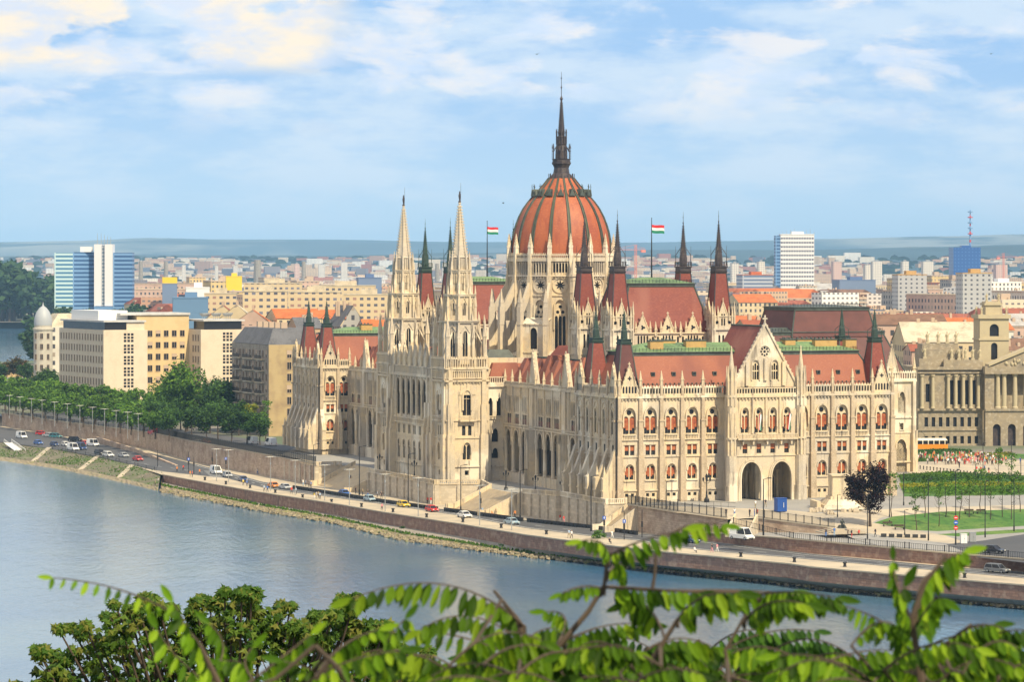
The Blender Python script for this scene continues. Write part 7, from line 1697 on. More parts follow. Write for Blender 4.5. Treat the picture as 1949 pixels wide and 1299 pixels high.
for (x, y, t, lg, ps, lab) in (
    (337, 900, 'orange', 'dark', 'walk', 'person in orange top walking at the start of the promenade'), (349, 897, 'red', 'dark', 'walk', 'person in red top by the end of the parking area'), (362, 908, 'orange', 'khaki', 'stand', 'person in orange shirt, left of a pair on the promenade'), (366, 909, 'red', 'dark', 'stand', 'person in red shirt, right of a pair on the promenade'), (380, 905, 'orange', 'dark', 'walk', 'person in orange walking alone before the zebra crossing'),
    (447, 895, 'white', 'dark', 'stand', 'person in white by the narrow gate in the embankment wall'), (459, 897, 'dark', 'dark', 'stand', 'person in dark clothes below the small wall stairs'), (477, 900, 'red', 'white', 'stand', 'person in bright red by the wall below the fence'), (490, 904, 'white', 'blue', 'walk', 'person in white and blue walking at the wall corner'),
    (463, 925, 'yellow', 'dark', 'walk', 'person in yellow walking beside the dark blue sedan'), (470, 927, 'blue', 'dark', 'walk', 'person in blue walking beside the dark blue sedan'), (503, 937, 'pale blue', 'dark', 'walk', 'person in pale blue, left of a pair near the orange sedan'), (509, 938, 'blue', 'dark', 'walk', 'person in blue, right of a pair near the orange sedan'), (555, 941, 'red', 'dark', 'walk', 'person in red walking by the silver sedan'), (563, 942, 'pale blue', 'dark', 'walk', 'person in pale blue just behind the one in red'),
    (598, 951, 'yellow', 'white', 'stand', 'person in yellow in the group of four on the promenade'), (602, 950, 'white', 'khaki', 'stand', 'person in white in the group of four on the promenade'), (606, 949, 'khaki', 'dark', 'stand', 'person in khaki in the group of four on the promenade'), (609, 951, 'pale blue', 'dark', 'stand', 'person in pale blue in the group of four on the promenade'),
    (577, 926, 'white', 'pale blue', 'stand', 'person in white, leftmost of the group below the far terrace'), (582, 927, 'pale blue', 'dark', 'stand', 'person in pale blue in the group below the far terrace'), (588, 928, 'dark', 'dark', 'stand', 'person in dark clothes in the group below the far terrace'), (592, 930, 'blue', 'dark', 'stand', 'person in blue, rightmost of the group below the far terrace'),
    (677, 941, 'dark', 'dark', 'stand', 'person in dark clothes at the foot of the left stairs'), (690, 944, 'khaki', 'dark', 'stand', 'person in khaki right of the left stairs'), (700, 946, 'dark', 'blue', 'stand', 'person in dark top right of the left stairs'), (718, 948, 'pale blue', 'dark', 'stand', 'person in pale blue under the central terrace wall'), (726, 950, 'dark', 'dark', 'walk', 'person in dark clothes under the central terrace wall'),
    (727, 973, 'pink', 'dark', 'walk', 'person in pink walking alone on the promenade edge'), (814, 960, 'red', 'dark', 'stand', 'person in red, left of a pair above the red hatchback'), (820, 961, 'red', 'white', 'stand', 'person in red and white, right of a pair above the red hatchback'),
    (918, 980, 'pale blue', 'dark', 'stand', 'person in pale blue behind the posts by the right-hand stairs'), (936, 983, 'orange', 'khaki', 'sit', 'person in orange sitting at the foot of the right-hand stairs'), (944, 982, 'khaki', 'dark', 'stand', 'tall person in khaki at the foot of the right-hand stairs'), (980, 987, 'orange', 'dark', 'stand', 'person in orange right of the right-hand stairs'),
    (1066, 995, 'red', 'white', 'walk', 'person in red, left of a pair by the buttressed terrace wall'), (1073, 997, 'red', 'pink', 'walk', 'person in red, right of a pair by the buttressed terrace wall'), (1083, 1025, 'pale blue', 'khaki', 'walk', 'person in pale blue, left of a pair on the promenade bend'), (1088, 1026, 'white', 'dark', 'walk', 'person in white, right of a pair on the promenade bend'),
    (1165, 1027, 'white', 'white', 'walk', 'person all in white near the traffic lights'), (1160, 1036, 'dark', 'dark', 'sit', 'person in dark clothes sitting near the quay edge'), (1236, 1046, 'khaki', 'dark', 'sit', 'person in khaki sitting on the quay edge among leaves'), (1322, 1053, 'white', 'dark', 'sit', 'person in white sitting on the pale promenade'), (1355, 1053, 'dark', 'pink', 'walk', 'person in dark top, left of a pair on the pale promenade'), (1365, 1052, 'pink', 'white', 'walk', 'person in pink, right of a pair on the pale promenade')):
    person(ps, lp(x, y), roadang(min(max(x, 260), 1900))+pr.choice([0, PI]) if ps == 'walk' else pr.uniform(0, 6.28), t, lg, lab, GP, pr.uniform(.96, 1.05))
GQ = 'people on the plaza'
for (x, y, t, lg, ps, lab) in (
    (1249, 953, 'dark', 'dark', 'stand', 'person in black, left of two by the south front railing'), (1257, 954, 'dark', 'dark', 'stand', 'person in black, right of two by the south front railing'), (1438, 968, 'white', 'khaki', 'stand', 'person in white before the palace arches'), (1427, 985, 'dark', 'dark', 'stand', 'person in dark clothes at the top of the short steps'), (1436, 984, 'blue', 'blue', 'stand', 'person in blue at the top of the short steps'), (1441, 985, 'red', 'dark', 'stand', 'person in bright red at the top of the short steps'),
    (1382, 985, 'dark', 'dark', 'stand', 'person in dark clothes at the end of the long railing'), (1398, 984, 'white', 'blue', 'stand', 'person in white beside the gap in the railing'), (1457, 966, 'dark', 'khaki', 'walk', 'person in dark top left of the blue cabin'), (1572, 1023, 'dark', 'blue', 'stand', 'person in dark top left of the bronze monument'), (1588, 1021, 'blue', 'pale blue', 'stand', 'person in bright blue by the bronze monument'), (1614, 1024, 'dark', 'dark', 'stand', 'person in dark clothes, left of two below the monument'), (1621, 1025, 'dark', 'red', 'stand', 'person with dark top and red trousers below the monument'), (1635, 1020, 'red', 'khaki', 'sit', 'person in red sitting on the monument steps'), (1666, 1023, 'dark', 'dark', 'walk', 'tall person in dark coat below the purple tree'), (1693, 1000, 'dark', 'dark', 'sit', 'person in dark clothes on the bench by the lawn')):
    person(ps, onup(x, y), pr.uniform(0, 6.28), t, lg, lab, GQ)
for i, (x, y, t, lg) in enumerate(((1859, 901, 'red', 'white'), (1867, 902, 'red', 'dark'), (1874, 899, 'blue', 'dark'), (1882, 903, 'dark', 'red'), (1826, 892, 'dark', 'dark'), (1929, 880, 'white', 'khaki'), (1942, 884, 'blue', 'blue'), (1917, 846, 'pink', 'dark'))):
    person('walk' if i % 2 else 'stand', onup(x, y), pr.uniform(0, 6.28), t, lg, ['person in red and white in front of the square crowd', 'person in red right of the one in red and white', 'person in blue in front of the square crowd', 'person in dark top and red trousers before the crowd', 'person in dark clothes left of the post before the crowd', 'person in white right of the crowd', 'person all in blue at the right edge of the square', 'person in pink crossing in front of the museum'][i], GQ)
cols = ['red', 'white', 'dark', 'red', 'yellow', 'white', 'green', 'red', 'pink', 'pale blue', 'orange', 'white', 'dark']
for i in range(170):
    x = pr.gauss(1835, 42) if i > 50 else pr.uniform(1745, 1915); x = clamp(x, 1744, 1922); y = pr.uniform(870, 886); t = cols[pr.randrange(len(cols))]; p = onup(x, y)
    person(pr.choice(['stand', 'walk']), p, pr.uniform(0, 6.28), t, pr.choice(['dark', 'khaki', 'red', 'white', 'dark']), f'person in {t} top within the crowd on the square', 'people in the crowd on the square', pr.uniform(.93, 1.06))
# people on the stairs, by the quay stones
person('sit', W(-11, 150, -5.1), 2., 'dark', 'red', 'person sitting midway up the left staircase', GP)
for x, y, t, lab in ((279, 911, 'dark', 'person in dark clothes sitting on the bank, left of two'), (285, 910, 'dark', 'person in dark clothes sitting on the bank, right of two'), (295, 926, 'khaki', 'person in khaki standing low on the bank stones'), (301, 922, 'white', 'person in white standing beside the quay corner')):
    zz = (CH-(y-HZ)*0) ; Yq = 905.; 
    p = G(x, y, -9.6); person('sit' if 'sitting' in lab else 'stand', p, 3.6, t, 'dark', lab, GP)

# ================================================================ STREET FURNITURE
def lamp_proto():
    o = empty('street_lamp'); m = MB(); m.use(iron); m.lathe([(.16, 0), (.16, .9), (.10, 1.1), (.085, 8.), (.06, 9.)], 8); m.build('pole', None, o); m = MB(); m.use(iron); m.tube((0, 0, 8.9), (0, -.9, 9.15), .05, .04, 5); m.box(-.16, .16, -1.35, -.75, 9.05, 9.2); m.build('lamp_head', None, o); return reg(o)
def put(proto, p, rz, s, label, cat, group, zs=None):
    o = dup(proto); o.location = p; o.rotation_euler = (0, 0, rz); o.scale = (s, s, zs or s); return tag(o, label, cat, group)
LP = lamp_proto()
for (x, y, s, lab) in ((597, 924, 1.15, 'below the far left pavilion'), (684, 943, 1.3, 'beside the left staircase'), (777, 957, 1.25, 'under the central terrace, left'), (877, 975, 1.15, 'under the bastion, right of the red hatchback'), (990, 992, 1.2, 'below the right-hand stairs'), (1125, 1012, 1.25, 'before the buttressed terrace'), (1268, 1020, 1.2, 'right of the narrow steps'), (1453, 1028, 1.2, 'right of the white minibus')):
    put(LP, lp(x, y) if x < 1400 else onup(x, y-8), TH+PI/2, s, 'tall slim black street lamp '+lab, 'lamp', 'black street lamps by the palace')
for (x, y, zs, lab) in ((1720, 963, .75, 'left of the row by the lawn'), (1767, 1030, 1.3, 'at the lawn corner with a small sign'), (1819, 1038, 1.55, 'with red and blue signs'), (1875, 1024, 1.2, 'second from the right on the lawn side'), (1930, 1012, 1.15, 'rightmost on the lawn side'), (1651, 1027, .95, 'below the purple tree'), (1594, 985, .5, 'in front of the monument base'), (1722, 1020, .55, 'short one at the lawn path'), (1857, 930, .6, 'behind the lawn'), (1871, 898, .75, 'in front of the crowd'), (1925, 895, .8, 'at the right of the crowd'), (1943, 905, .5, 'by the right edge'), (1693, 985, .5, 'right of the purple tree')):
    put(LP, onup(x, y), TH, .95, 'black lamp column '+lab, 'lamp', 'black lamp columns on the square', zs)
drop(LP)
def lamp2():
    o = empty('street_lamp'); m = MB(); m.use(steel); m.lathe([(.13, 0), (.11, 1), (.07, 8.4)], 7); m.build('pole', None, o); m = MB(); m.use(steel); m.tube((0, -1., 8.4), (0, 1., 8.4), .045, .045, 5)
    for s in (-1, 1): m.box(-.14, .14, s*1.15-.3, s*1.15+.3, 8.36, 8.5)
    m.box(-.2, .2, -.12, .12, 6.5, 7.1); m.build('lamp_head', None, o); return reg(o)
L2 = lamp2()
for (x, y, lab) in ((412, 918, 'left of the white van'), (435, 920, 'behind the parked silver estate'), (515, 936, 'beside the orange sedan'), (562, 944, 'left of the promenade group'), (618, 955, 'right of the promenade group'), (665, 965, 'below the left stairs'), (733, 976, 'left of the yellow taxi'), (796, 985, 'right of the yellow taxi'), (913, 1002, 'right of the white sedan'), (974, 1011, 'beside the pale blue sedan')):
    put(L2, lp(x, y-1), TH+PI/2, .93, 'grey double-headed lamp post on the promenade '+lab, 'lamp', 'grey promenade lamps', 1.0)
for (x, lab) in ((18, 'first from left'), (38, 'second from left'), (60, 'third from left'), (80, 'fourth from left'), (104, 'fifth from left'), (128, 'sixth from left'), (152, 'seventh from left'), (176, 'eighth from left'), (199, 'ninth from left'), (221, 'tenth from left'), (243, 'eleventh from left'), (263, 'twelfth from left')):
    yb = 795+ (x-0)*.172
    p = onup(x, yb-1); put(L2, p, TH+PI/2, .9, 'pale lamp post along the tree-lined upper street, '+lab, 'lamp', 'lamp posts along the upper street', .95)
drop(L2)
# ornate lantern
def lantern(p, s, lab):
    o = empty('lantern', p, 0, lab, 'lamp', 'ornate lanterns'); o.scale = (s, s, s); m = MB(); m.use(iron); m.lathe([(.45, 0), (.42, .5), (.2, .8), (.12, 1.4), (.14, 1.6), (.08, 2), (.07, 3.4), (.14, 3.6)], 8)
    for k in range(4): a_ = PI/2*k; m.tube((0, 0, 3.0), (.55*math.cos(a_), .55*math.sin(a_), 3.3), .04, .04, 4)
    m.build('post', None, o); g = MB(); g.use(glassd)
    for k in range(4): a_ = PI/2*k; g.lathe([(.08, 3.35), (.17, 3.8), (.04, 4.05)], 6, (.55*math.cos(a_), .55*math.sin(a_)))
    g.lathe([(.12, 3.6), (.24, 4.2), (.05, 4.6)], 6); g.build('lamp_glass', None, o)
lantern(onup(1345, 957), 1.3, 'ornate black lantern cluster in front of the south facade'); lantern(W(-9, 132.2, -2.3), 1., 'black lantern on the terrace left of the tall tower wall'); lantern(W(-9.5, 104, -2.2), 1., 'black lantern on the central terrace above the yellow taxi'); lantern(W(-2.5, 60, -2.1), 1., 'black lantern at the head of the right-hand stairs'); lantern(W(-2.6, 41, -2.1), 1., 'black lantern on the terrace right of the stairs'); lantern(W(-2, 26, -2.), 1., 'black lantern beside the raking buttresses')
# traffic lights
sgnb = mat('blue_sign', (.02, .10, .50), .5); sgnr = mat('red_sign', (.6, .03, .03), .5)
def signal(p, h, lab, blue=False):
    o = empty('traffic_light', p, 0, lab, 'traffic light', 'traffic lights'); m = MB(); m.use(iron); m.lathe([(.1, 0), (.07, h)], 6); m.build('pole', None, o); m = MB(); m.use(grille); m.box(-.2, .2, -.2, .2, 2.1, 3.2); m.use(taill); m.lathe([(.1, 3.0), (.1, 3.02)], 6, (0, -.22)); m.build('signal_head', None, o)
    if blue: m = MB(); m.use(sgnb); m.box(-.32, .32, -.16, -.11, 3.3, 4.0); m.use(white); m.slab(wallP((0, -.161, 0), (1, 0, 0), (0, -1, 0)), [(-.06, 3.4), (.06, 3.4), (.06, 3.68), (.18, 3.68), (0, 3.92), (-.18, 3.68), (-.06, 3.68)], 0, .01); m.build('sign', None, o)
for (x, y, b, lab) in ((359, 900, True, 'left of a pair by the ramp'), (369, 903, False, 'right of a pair by the ramp'), (300, 889, False, 'beside the ramp wedge wall'), (404, 893, False, 'by the wall left of the white van'), (430, 899, True, 'between white van and silver estate'), (468, 896, False, 'by the wall stairs'), (1150, 1021, True, 'leftmost before the narrow steps'), (1188, 1028, True, 'middle one before the narrow steps'), (1222, 1024, False, 'rightmost before the narrow steps'), (1270, 1016, True, 'beside the plaza retaining wall'), (915, 977, False, 'left of the right-hand stairs')):
    signal(lp(x, y), 5.6 if x > 1100 or b else 4.6, 'slim black traffic light pole '+lab, b)
# planter blocks / bollards along the road
bm_ = MB(); bm_.use(iron); bm_.box(-.62, .62, -.2, .2, 0, .75); bm_.use(grille); bm_.box(-.66, .66, -.24, .24, .75, .82); bme = bm_.mesh('road_barrier')
edge = resample(lowp([(560, 931), (628, 941.5), (731, 958), (833, 972), (1000, 994), (1130, 1008), (1218, 1020)]), 108)
for i, p in enumerate(edge[:-1]):
    if i in (30, 31, 55, 56, 80): continue
    q = edge[i+1]; tag(inst(bme, 'road_barrier', None, (p.x, p.y, zlow(p)), math.atan2(q.y-p.y, q.x-p.x)), 'black block barrier in the long row between road and pavement', 'barrier', 'black block barriers along the road')
mb2 = MB(); mb2.use(iron); mb2.lathe([(.3, 0), (.24, .15), (.2, .45), (.32, .6), (.28, .75)], 8); mbm = mb2.mesh('mooring_bollard')
for x, y in ((390, 915), (430, 923), (476, 930), (524, 939), (576, 949), (631, 958), (688, 966), (748, 976), (812, 986), (881, 995), (954, 1006), (1040, 1018), (1410, 1061), (1512, 1071), (1608, 1080), (1836, 1101)): tag(inst(mbm, 'mooring_bollard', None, lp(x, y), 0, 1.2), 'squat black mooring bollard in the row along the promenade', 'bollard', 'mooring bollards on the promenade')
# railings
def railing(pts, h, zf, label, step=.28, cat='fence', close=False):
    m = MB(); m.use(iron)
    for A, B in zip(pts, pts[1:]):
        A, B = Vector(A[:2]), Vector(B[:2]); n = max(1, int((B-A).length/step)); t = (B-A).normalized(); an = math.atan2(t.y, t.x)
        for i in range(n):
            p = A.lerp(B, i/n); r_ = .07 if i % 8 == 0 else .022; z = zf(p)
            m.T = Matrix.Translation((p.x, p.y, z)) @ Matrix.Rotation(an, 4, 'Z'); m.box(-r_, r_, -r_, r_, 0, h+(.15 if r_ > .05 else 0)); m.T = None
        for zz in (.12, h-.05):
            za, zb = zf(A)+zz, zf(B)+zz; nn = Vector((-t.y, t.x))*.03
            m.hexa([(*(A-nn), za), (*(B-nn), zb), (*(B+nn), zb), (*(A+nn), za)], [(*(A-nn), za+.06), (*(B-nn), zb+.06), (*(B+nn), zb+.06), (*(A+nn), za+.06)])
    return tag(m.build('railing'), label, cat)
railing(fence1, 1.7, lambda p: zup(p)+.2, 'long black iron railing curving in front of the south facade', .22); railing(fence2, 1.5, lambda p: zup(p)+.2, 'black iron railing between the short steps and the monument', .22)
rr_ = [rwp[i] for i in range(3, 8)]; railing(rr_, 1.7, lambda p: zup(p)+.7, 'black iron fence on the retaining wall under the dark trees', .24)
railing([rwp[0], rwp[1], rwp[2], rwp[3]], 1.1, lambda p: zup(p)+.7, 'grey railing on the retaining wall at far left', .6)
ed_ = [p for p in resample(lowp([(1290, 1025), (1500, 1051), (1700, 1068), (1949, 1090), (2200, 1115)]), 14)]
railing(ed_, 1.1, lambda p: (hmid(p[0], p[1]) if L(p[0], p[1])[1] > -45 else max(hmid(p[0], p[1]), zup(p)))+.3, 'black iron railing on the reddish wall above the lower road', .5)
railing(resample(lowp([(100, 856), (200, 873), (300, 897)]), 6), .8, lambda p: hlow(p[0], p[1]), 'row of low posts along the top of the sloping bank', 1.2)
railing([onup(1222, 964), onup(1290, 962), onup(1400, 967)], 1., lambda p: zup(p), 'thin post fence on the pavement before the south facade', 1.5)
# landing stage at the far left
p = onlow(22, 850); o = empty('landing_stage', p, TH+PI/2, 'white metal landing stage at the left edge of the bank', 'pontoon'); m = MB(); m.use(white)
for s in (-1, 1): m.tube((-16, s*1.2, -1.2), (6, s*1.2, .8), .12, .12, 5); m.tube((-16, s*1.2, -.2), (6, s*1.2, 1.9), .08, .08, 5)
for i in range(12): t = i/11; x = -16+22*t; z = -1.2+2*t; m.tube((x, -1.2, z), (x, -1.2, z+1.05), .05); m.tube((x, 1.2, z), (x, 1.2, z+1.05), .05)
m.hexa([(-16, -1.2, -1.35), (6, -1.2, .65), (6, 1.2, .65), (-16, 1.2, -1.35)], [(-16, -1.2, -1.2), (6, -1.2, .8), (6, 1.2, .8), (-16, 1.2, -1.2)]); m.build('gangway', None, o)
# blue site cabin, monument plinth, bronze statue, benches
p = onup(1486, 975); o = empty('site_cabin', p, TH, 'small blue site cabin in front of the palace arches', 'cabin'); m = MB(); m.use(mat('cabin_blue', (.02, .08, .32), .5)); m.box(-1.05, 1.05, -.7, .9, .1, 2.7); m.box(-1.12, 1.12, -.78, .98, 2.7, 2.8)
for i in range(6): m.box(-1.0+i*.35, -.93+i*.35, -.74, -.7, .15, 2.65)
m.build('body', None, o); m = MB(); m.use(white); m.box(.26, .34, -.78, -.73, .9, 1.9); m.build('door_handle', None, o)
p = onup(1596, 968); o = empty('monument_plinth', p, TH-R(12), 'tall pale stone plinth of an unfinished monument beside the purple tree', 'monument'); m = MB(); m.use(stone)
m.frus(0, 0, 0, .9, 4.2, 4.2, 3.8, 3.8); m.frus(0, 0, .9, 1.9, 3.4, 3.2, 2.6, 2.6); m.frus(0, 0, 1.9, 2.5, 2.2, 2.2, 2.1, 2.1); m.frus(0, 0, 2.5, 6.6, 1.75, 1.75, 1.6, 1.6); m.frus(0, 0, 6.6, 6.9, 1.9, 1.9, 1.9, 1.9); m.box(-5.2, -4.4, -3, 3, 0, 1.6); m.box(4.3, 5.6, -2.5, 2.8, 0, 1.9); m.build('plinth', None, o)
for (x, y, sx_, sy_, h_, lab) in ((1555, 975, 1.5, .8, .9, 'pallet of pale blocks left of the monument plinth'), (1575, 979, 1.2, 1., .7, 'low heap of stone blocks before the monument plinth'), (1618, 975, 2., 1., .8, 'pallet of stones right of the monument plinth')):
    q = MB(); q.use(stone2); rj = random.Random(x)
    for i in range(10): a, b = rj.uniform(-sx_, sx_), rj.uniform(-sy_, sy_); q.T = Matrix.Translation((a, b, 0)) @ Matrix.Rotation(rj.uniform(0, 3), 4, 'Z'); q.box(-.4, .4, -.25, .25, 0, rj.uniform(.3, h_)); q.T = None
    tag(q.build('stone_pile', None, None, onup(x, y), .3), lab, 'stones')
p = onup(1603, 1015); o = empty('seated_statue', p, .3, 'dark bronze seated figure on broad pale steps near the railing', 'statue'); m = MB(); m.use(paving)
for i in range(4): m.frus(0, 0, .22*i, .22*(i+1), 4.2-i*.6, 3.2-i*.5, 4.2-i*.6, 3.2-i*.5)
m.build('steps', None, o); st_ = inst(PM['sit'].copy(), 'figure', o, (0, 0, .88), -PI/2, 1.55); st_.data.materials.clear(); bz = mat('dark_bronze', (.035, .04, .035), .45); st_.data.materials.append(bz)
for p_ in st_.data.polygons: p_.material_index = 0
q = MB(); q.use(bz); q.frus(0, .1, .88, 1.5, .8, .6, .5, .45); q.build('rock_seat', None, o)
def bench(p, rz, lab):
    o = empty('park_bench', p, rz, lab, 'bench', 'benches by the lawn'); m = MB(); m.use(MATS['bark']); 
    for k_ in range(4): m.box(-1, 1, -.25+k_*.13, -.15+k_*.13, .42, .47)
    m.build('seat', None, o); m = MB(); m.use(MATS['bark']); m.box(-1, 1, .28, .32, .6, .95); m.build('backrest', None, o)
    for s in (-.85, .85): m = MB(); m.use(iron); m.box(s-.04, s+.04, -.25, .3, 0, .42); m.build('leg', None, o)
for (x, y, t) in ((1690, 1003, 'wooden bench at the left tip of the lawn'), (1712, 1009, 'wooden bench right of the one at the lawn tip'), (1845, 979, 'wooden bench behind the lawn, left of two'), (1868, 979, 'wooden bench behind the lawn, right of two')): bench(onup(x, y), .2, t)
q = MB(); q.use(grille); q.box(-.5, .5, -.35, .35, 0, .65); pb = q.mesh('planter')
for i, x in enumerate((1682, 1697, 1712, 1727, 1742, 1757)): tag(inst(pb, 'planter', None, onup(x, 1023+i*.4)), 'dark cube planter in the row below the lawn', 'planter', 'dark cube planters')
for (x, y, lab) in ((1834, 1036, 'white utility cabinet beside the lamp column with signs'), (1851, 1033, 'grey utility cabinet right of the white one')):
    o = empty('utility_cabinet', onup(x, y), .2, lab, 'cabinet'); m = MB(); m.use(white if 'white' in lab[:6] else steel); m.box(-.6, .6, -.35, .35, .1, 1.8); m.box(-.65, .65, -.4, .4, 1.8, 1.88); m.build('body', None, o); m = MB(); m.use(iron); m.box(-.01, .01, -.36, -.35, .2, 1.7); m.box(.08, .12, -.38, -.35, .9, 1.1); m.build('door_handle', None, o)
for i in range(22):
    p = onup(1745+i*6.4, 893+i*.75); q = None
    tag(inst(mbm, 'bollard', None, p, 0, (.5, .5, 1.2)), 'thin dark bollard in the row before the crowd', 'bollard', 'bollards across the square')
# signs on a lamp column: red / blue plates
sp_ = onup(1819, 1038); o = empty('road_sign', sp_+Vector((-.0, -.3, 0)), 0, 'red and blue round road signs on a lamp column', 'sign'); m = MB()
for (z, mm) in ((3.2, sgnr), (4.2, sgnb), (5.1, sgnr)): m.use(mm); m.slab(wallP((0, 0, 0), (1, 0, 0), (0, -1, 0)), circ(0, z, .42), 0, .05); m.use(white); m.slab(wallP((0, 0, 0), (1, 0, 0), (0, -1, 0)), rect(0, .5, z-.07, z+.07), .05, .06)
m.build('sign_plate', None, o)
# ================================================================ FLAGS
fr, fw_, fg = mat('flag_red', (.62, .03, .04), .8), mat('flag_white', (.75, .75, .75), .8), mat('flag_green', (.02, .22, .12), .8)
def roofflag(b, a, z0, z1, lab):
    o = empty('flagpole', W(b, a, z0), 0, lab, 'flag', 'flags on the palace roofs'); h = z1-z0; m = MB(); m.use(iron); m.lathe([(.2, 0), (.12, h*.6), (.07, h), (.14, h+.1), (.02, h+.3)], 6); m.build('pole', None, o)
    m = MB(); n = 14; wd, ht = 2.9, 1.9
    for s, (mm) in enumerate((fr, fw_, fg)):
        m.use(mm); 
        for i in range(n):
            def pt(u, v): return (u*wd, .28*math.sin(u*6+v)*u+.1*u, h-1.3-(v*ht)-.35*u*u-.12*math.sin(u*5))
            u0, u1 = i/n, (i+1)/n; m.quad(pt(u0, s/3), pt(u1, s/3), pt(u1, (s+1)/3), pt(u0, (s+1)/3))
    m.build('flag_cloth', None, o)
roofflag(32.4, 58.5, 45.6, 59.2, 'red white green flag on tall pole, right of the dome'); roofflag(33.8, 173, 45.6, 60.2, 'red white green flag on tall pole, left of the dome')
def hangflag(px, lab, lean):
    bb = 32.3+(px-1459)*.119; o = empty('hanging_flag', W(bb, -3.6, 16.6), TH, lab, 'flag', 'flags hung from the balcony'); m = MB(); m.use(iron); m.tube((0, 0, 0), (lean*.5, -1.6, .9), .05, .03, 5); m.build('pole', None, o); m = MB()
    for s, mm in enumerate((fr, fw_, fg)):
        m.use(mm)
        for i in range(8):
            def pt(u, v): x = -.45+v*.9; return (x*.7+lean*.5+.1*math.sin(v*9+u*4)-lean*u*.5, -1.5+.15*math.sin(v*7+u*5), .8-u*3.4-.2*v)
            m.quad(pt(i/8, s/3), pt((i+1)/8, s/3), pt((i+1)/8, (s+1)/3), pt(i/8, (s+1)/3))
    m.build('flag_cloth', None, o)
hangflag(1441, 'red white green flag hanging from the balcony, left', .5); hangflag(1497, 'red white green flag hanging from the balcony, right', .9)
# birds
bd = MB(); bd.use(grille)
bd.tri((-.3, 0, 0), (.35, 0, .02), (0, .12, .06)); bd.tri((-.1, 0, 0), (.15, 0, 0), (0, .7, .25)); bd.tri((-.1, 0, 0), (.15, 0, 0), (0, -.7, .25)); bd.ball((.05, 0, 0), .1, 6, 4); bdm = bd.mesh('bird')
for (x, y, lab) in ((958, 387, 'small dark bird in the sky left of the dome'), (1022, 103, 'tiny dark bird in the sky above the dome spire'), (1886, 102, 'tiny dark bird high in the sky at far right')): p = at(x, 600, zpy(y, 600)); tag(inst(bdm, 'bird', None, p, x), lab, 'bird')
print('objects', len(C.objects))
# ================================================================ TREES
def crown(n, rx, rz, zc, leaf, seed, mat_, clumps=14, low=.0):
    r = random.Random(seed); m = MB(); m.use(mat_); cs = []
    for _ in range(clumps):
        while True:
            p = Vector((r.uniform(-1, 1), r.uniform(-1, 1), r.uniform(-1, 1)))
            if .25 < p.length < .95: break
        cs.append((Vector((p.x*rx*.8, p.y*rx*.8, zc+p.z*rz*.8)), r.uniform(.28, .48)*rx))
    for i in range(n):
        c, cr_ = cs[r.randrange(clumps)]; d = Vector((r.gauss(0, 1), r.gauss(0, 1), r.gauss(0, .8))); d.normalize(); p = c+d*cr_*(r.random()**.35)*r.uniform(.85, 1.12)
        a = Vector((r.gauss(0, 1), r.gauss(0, 1), r.gauss(0, .6)))
        if a.length < .1: continue
        a.normalize(); b = a.cross(d); 
        if b.length < .1: continue
        b.normalize(); s = leaf*r.uniform(.6, 1.3); k = m.add([p-a*s, p+b*s*.6-a*s*.1, p+a*s, p-b*s*.6+a*s*.1]); m.face((k, k+1, k+2, k+3))
    return m
def trunkmesh(h, r0, rx, seed, lean=0):
    r = random.Random(seed); m = MB(); m.use(woodm); p = Vector((0, 0, 0)); pts = [p]
    for i in range(4): p = p+Vector((r.uniform(-.2, .2), r.uniform(-.2, .2), h*.25)); pts.append(p)
    for i in range(4): m.tube(pts[i], pts[i+1], r0*(1-i*.17), r0*(1-(i+1)*.17), 7)
    for i in range(8):
        b = pts[1].lerp(pts[4], r.uniform(.2, 1)); a = r.uniform(0, 6.28); e = b+Vector((math.cos(a)*rx*.6, math.sin(a)*rx*.6, rx*r.uniform(.3, .8))); mid_ = b.lerp(e, .5)+Vector((0, 0, -.15*rx)); m.tube(b, mid_, r0*.4, r0*.25, 5); m.tube(mid_, e, r0*.25, r0*.08, 4)
    return m
def tree_proto(n, rx, rz, zc, leaf, seed, mm, clumps=14, h=None, r0=.25):
    o = empty('broadleaf_tree'); t = trunkmesh(h or zc, r0, rx, seed).build('trunk', None, o); crown(n, rx, rz, zc, leaf, seed, mm, clumps).build('crown', None, o); return reg(o)
TP = {'small': [tree_proto(1300, 3., 2.2, 4.6, .34, 11+i, leaf_mid, 14) for i in range(3)], 'dark': [tree_proto(2600, 5., 4.2, 8., .42, 31+i, leaf_dark, 20) for i in range(3)], 'big': [tree_proto(4200, 7.5, 6.5, 11., .5, 51, leaf_mid, 26, None, .5)], 'purple': [tree_proto(5600, 5.2, 4.9, 7.9, .27, 66, leaf_purple, 19, 5.5, .35)], 'thin': [tree_proto(300, 1.7, 3.2, 6.2, .19, 71+i, leaf_mid, 10, 5.8, .10) for i in range(3)], 'far': [tree_proto(700, 8., 7, 10., 1.3, 81+i, leaf_far, 14, None, .5) for i in range(3)], 'yel': [tree_proto(420, 1.9, 3., 6., .25, 91, leaf_yel, 10, 5.5, .12)], 'bronze': [tree_proto(1500, 4.2, 4.2, 6.5, .42, 96, leaf_autumn, 14)]}
def plant(kind, p, s, label, group, rz=None, cat='tree'):
    pr_ = TP[kind][tr.randrange(len(TP[kind]))]; o = dup(pr_); o.location = p; o.rotation_euler = (0, 0, tr.uniform(0, 6.28)); o.scale = (s*tr.uniform(.92, 1.1), s*tr.uniform(.92, 1.1), s); return tag(o, label, cat, group)
tr = random.Random(77)
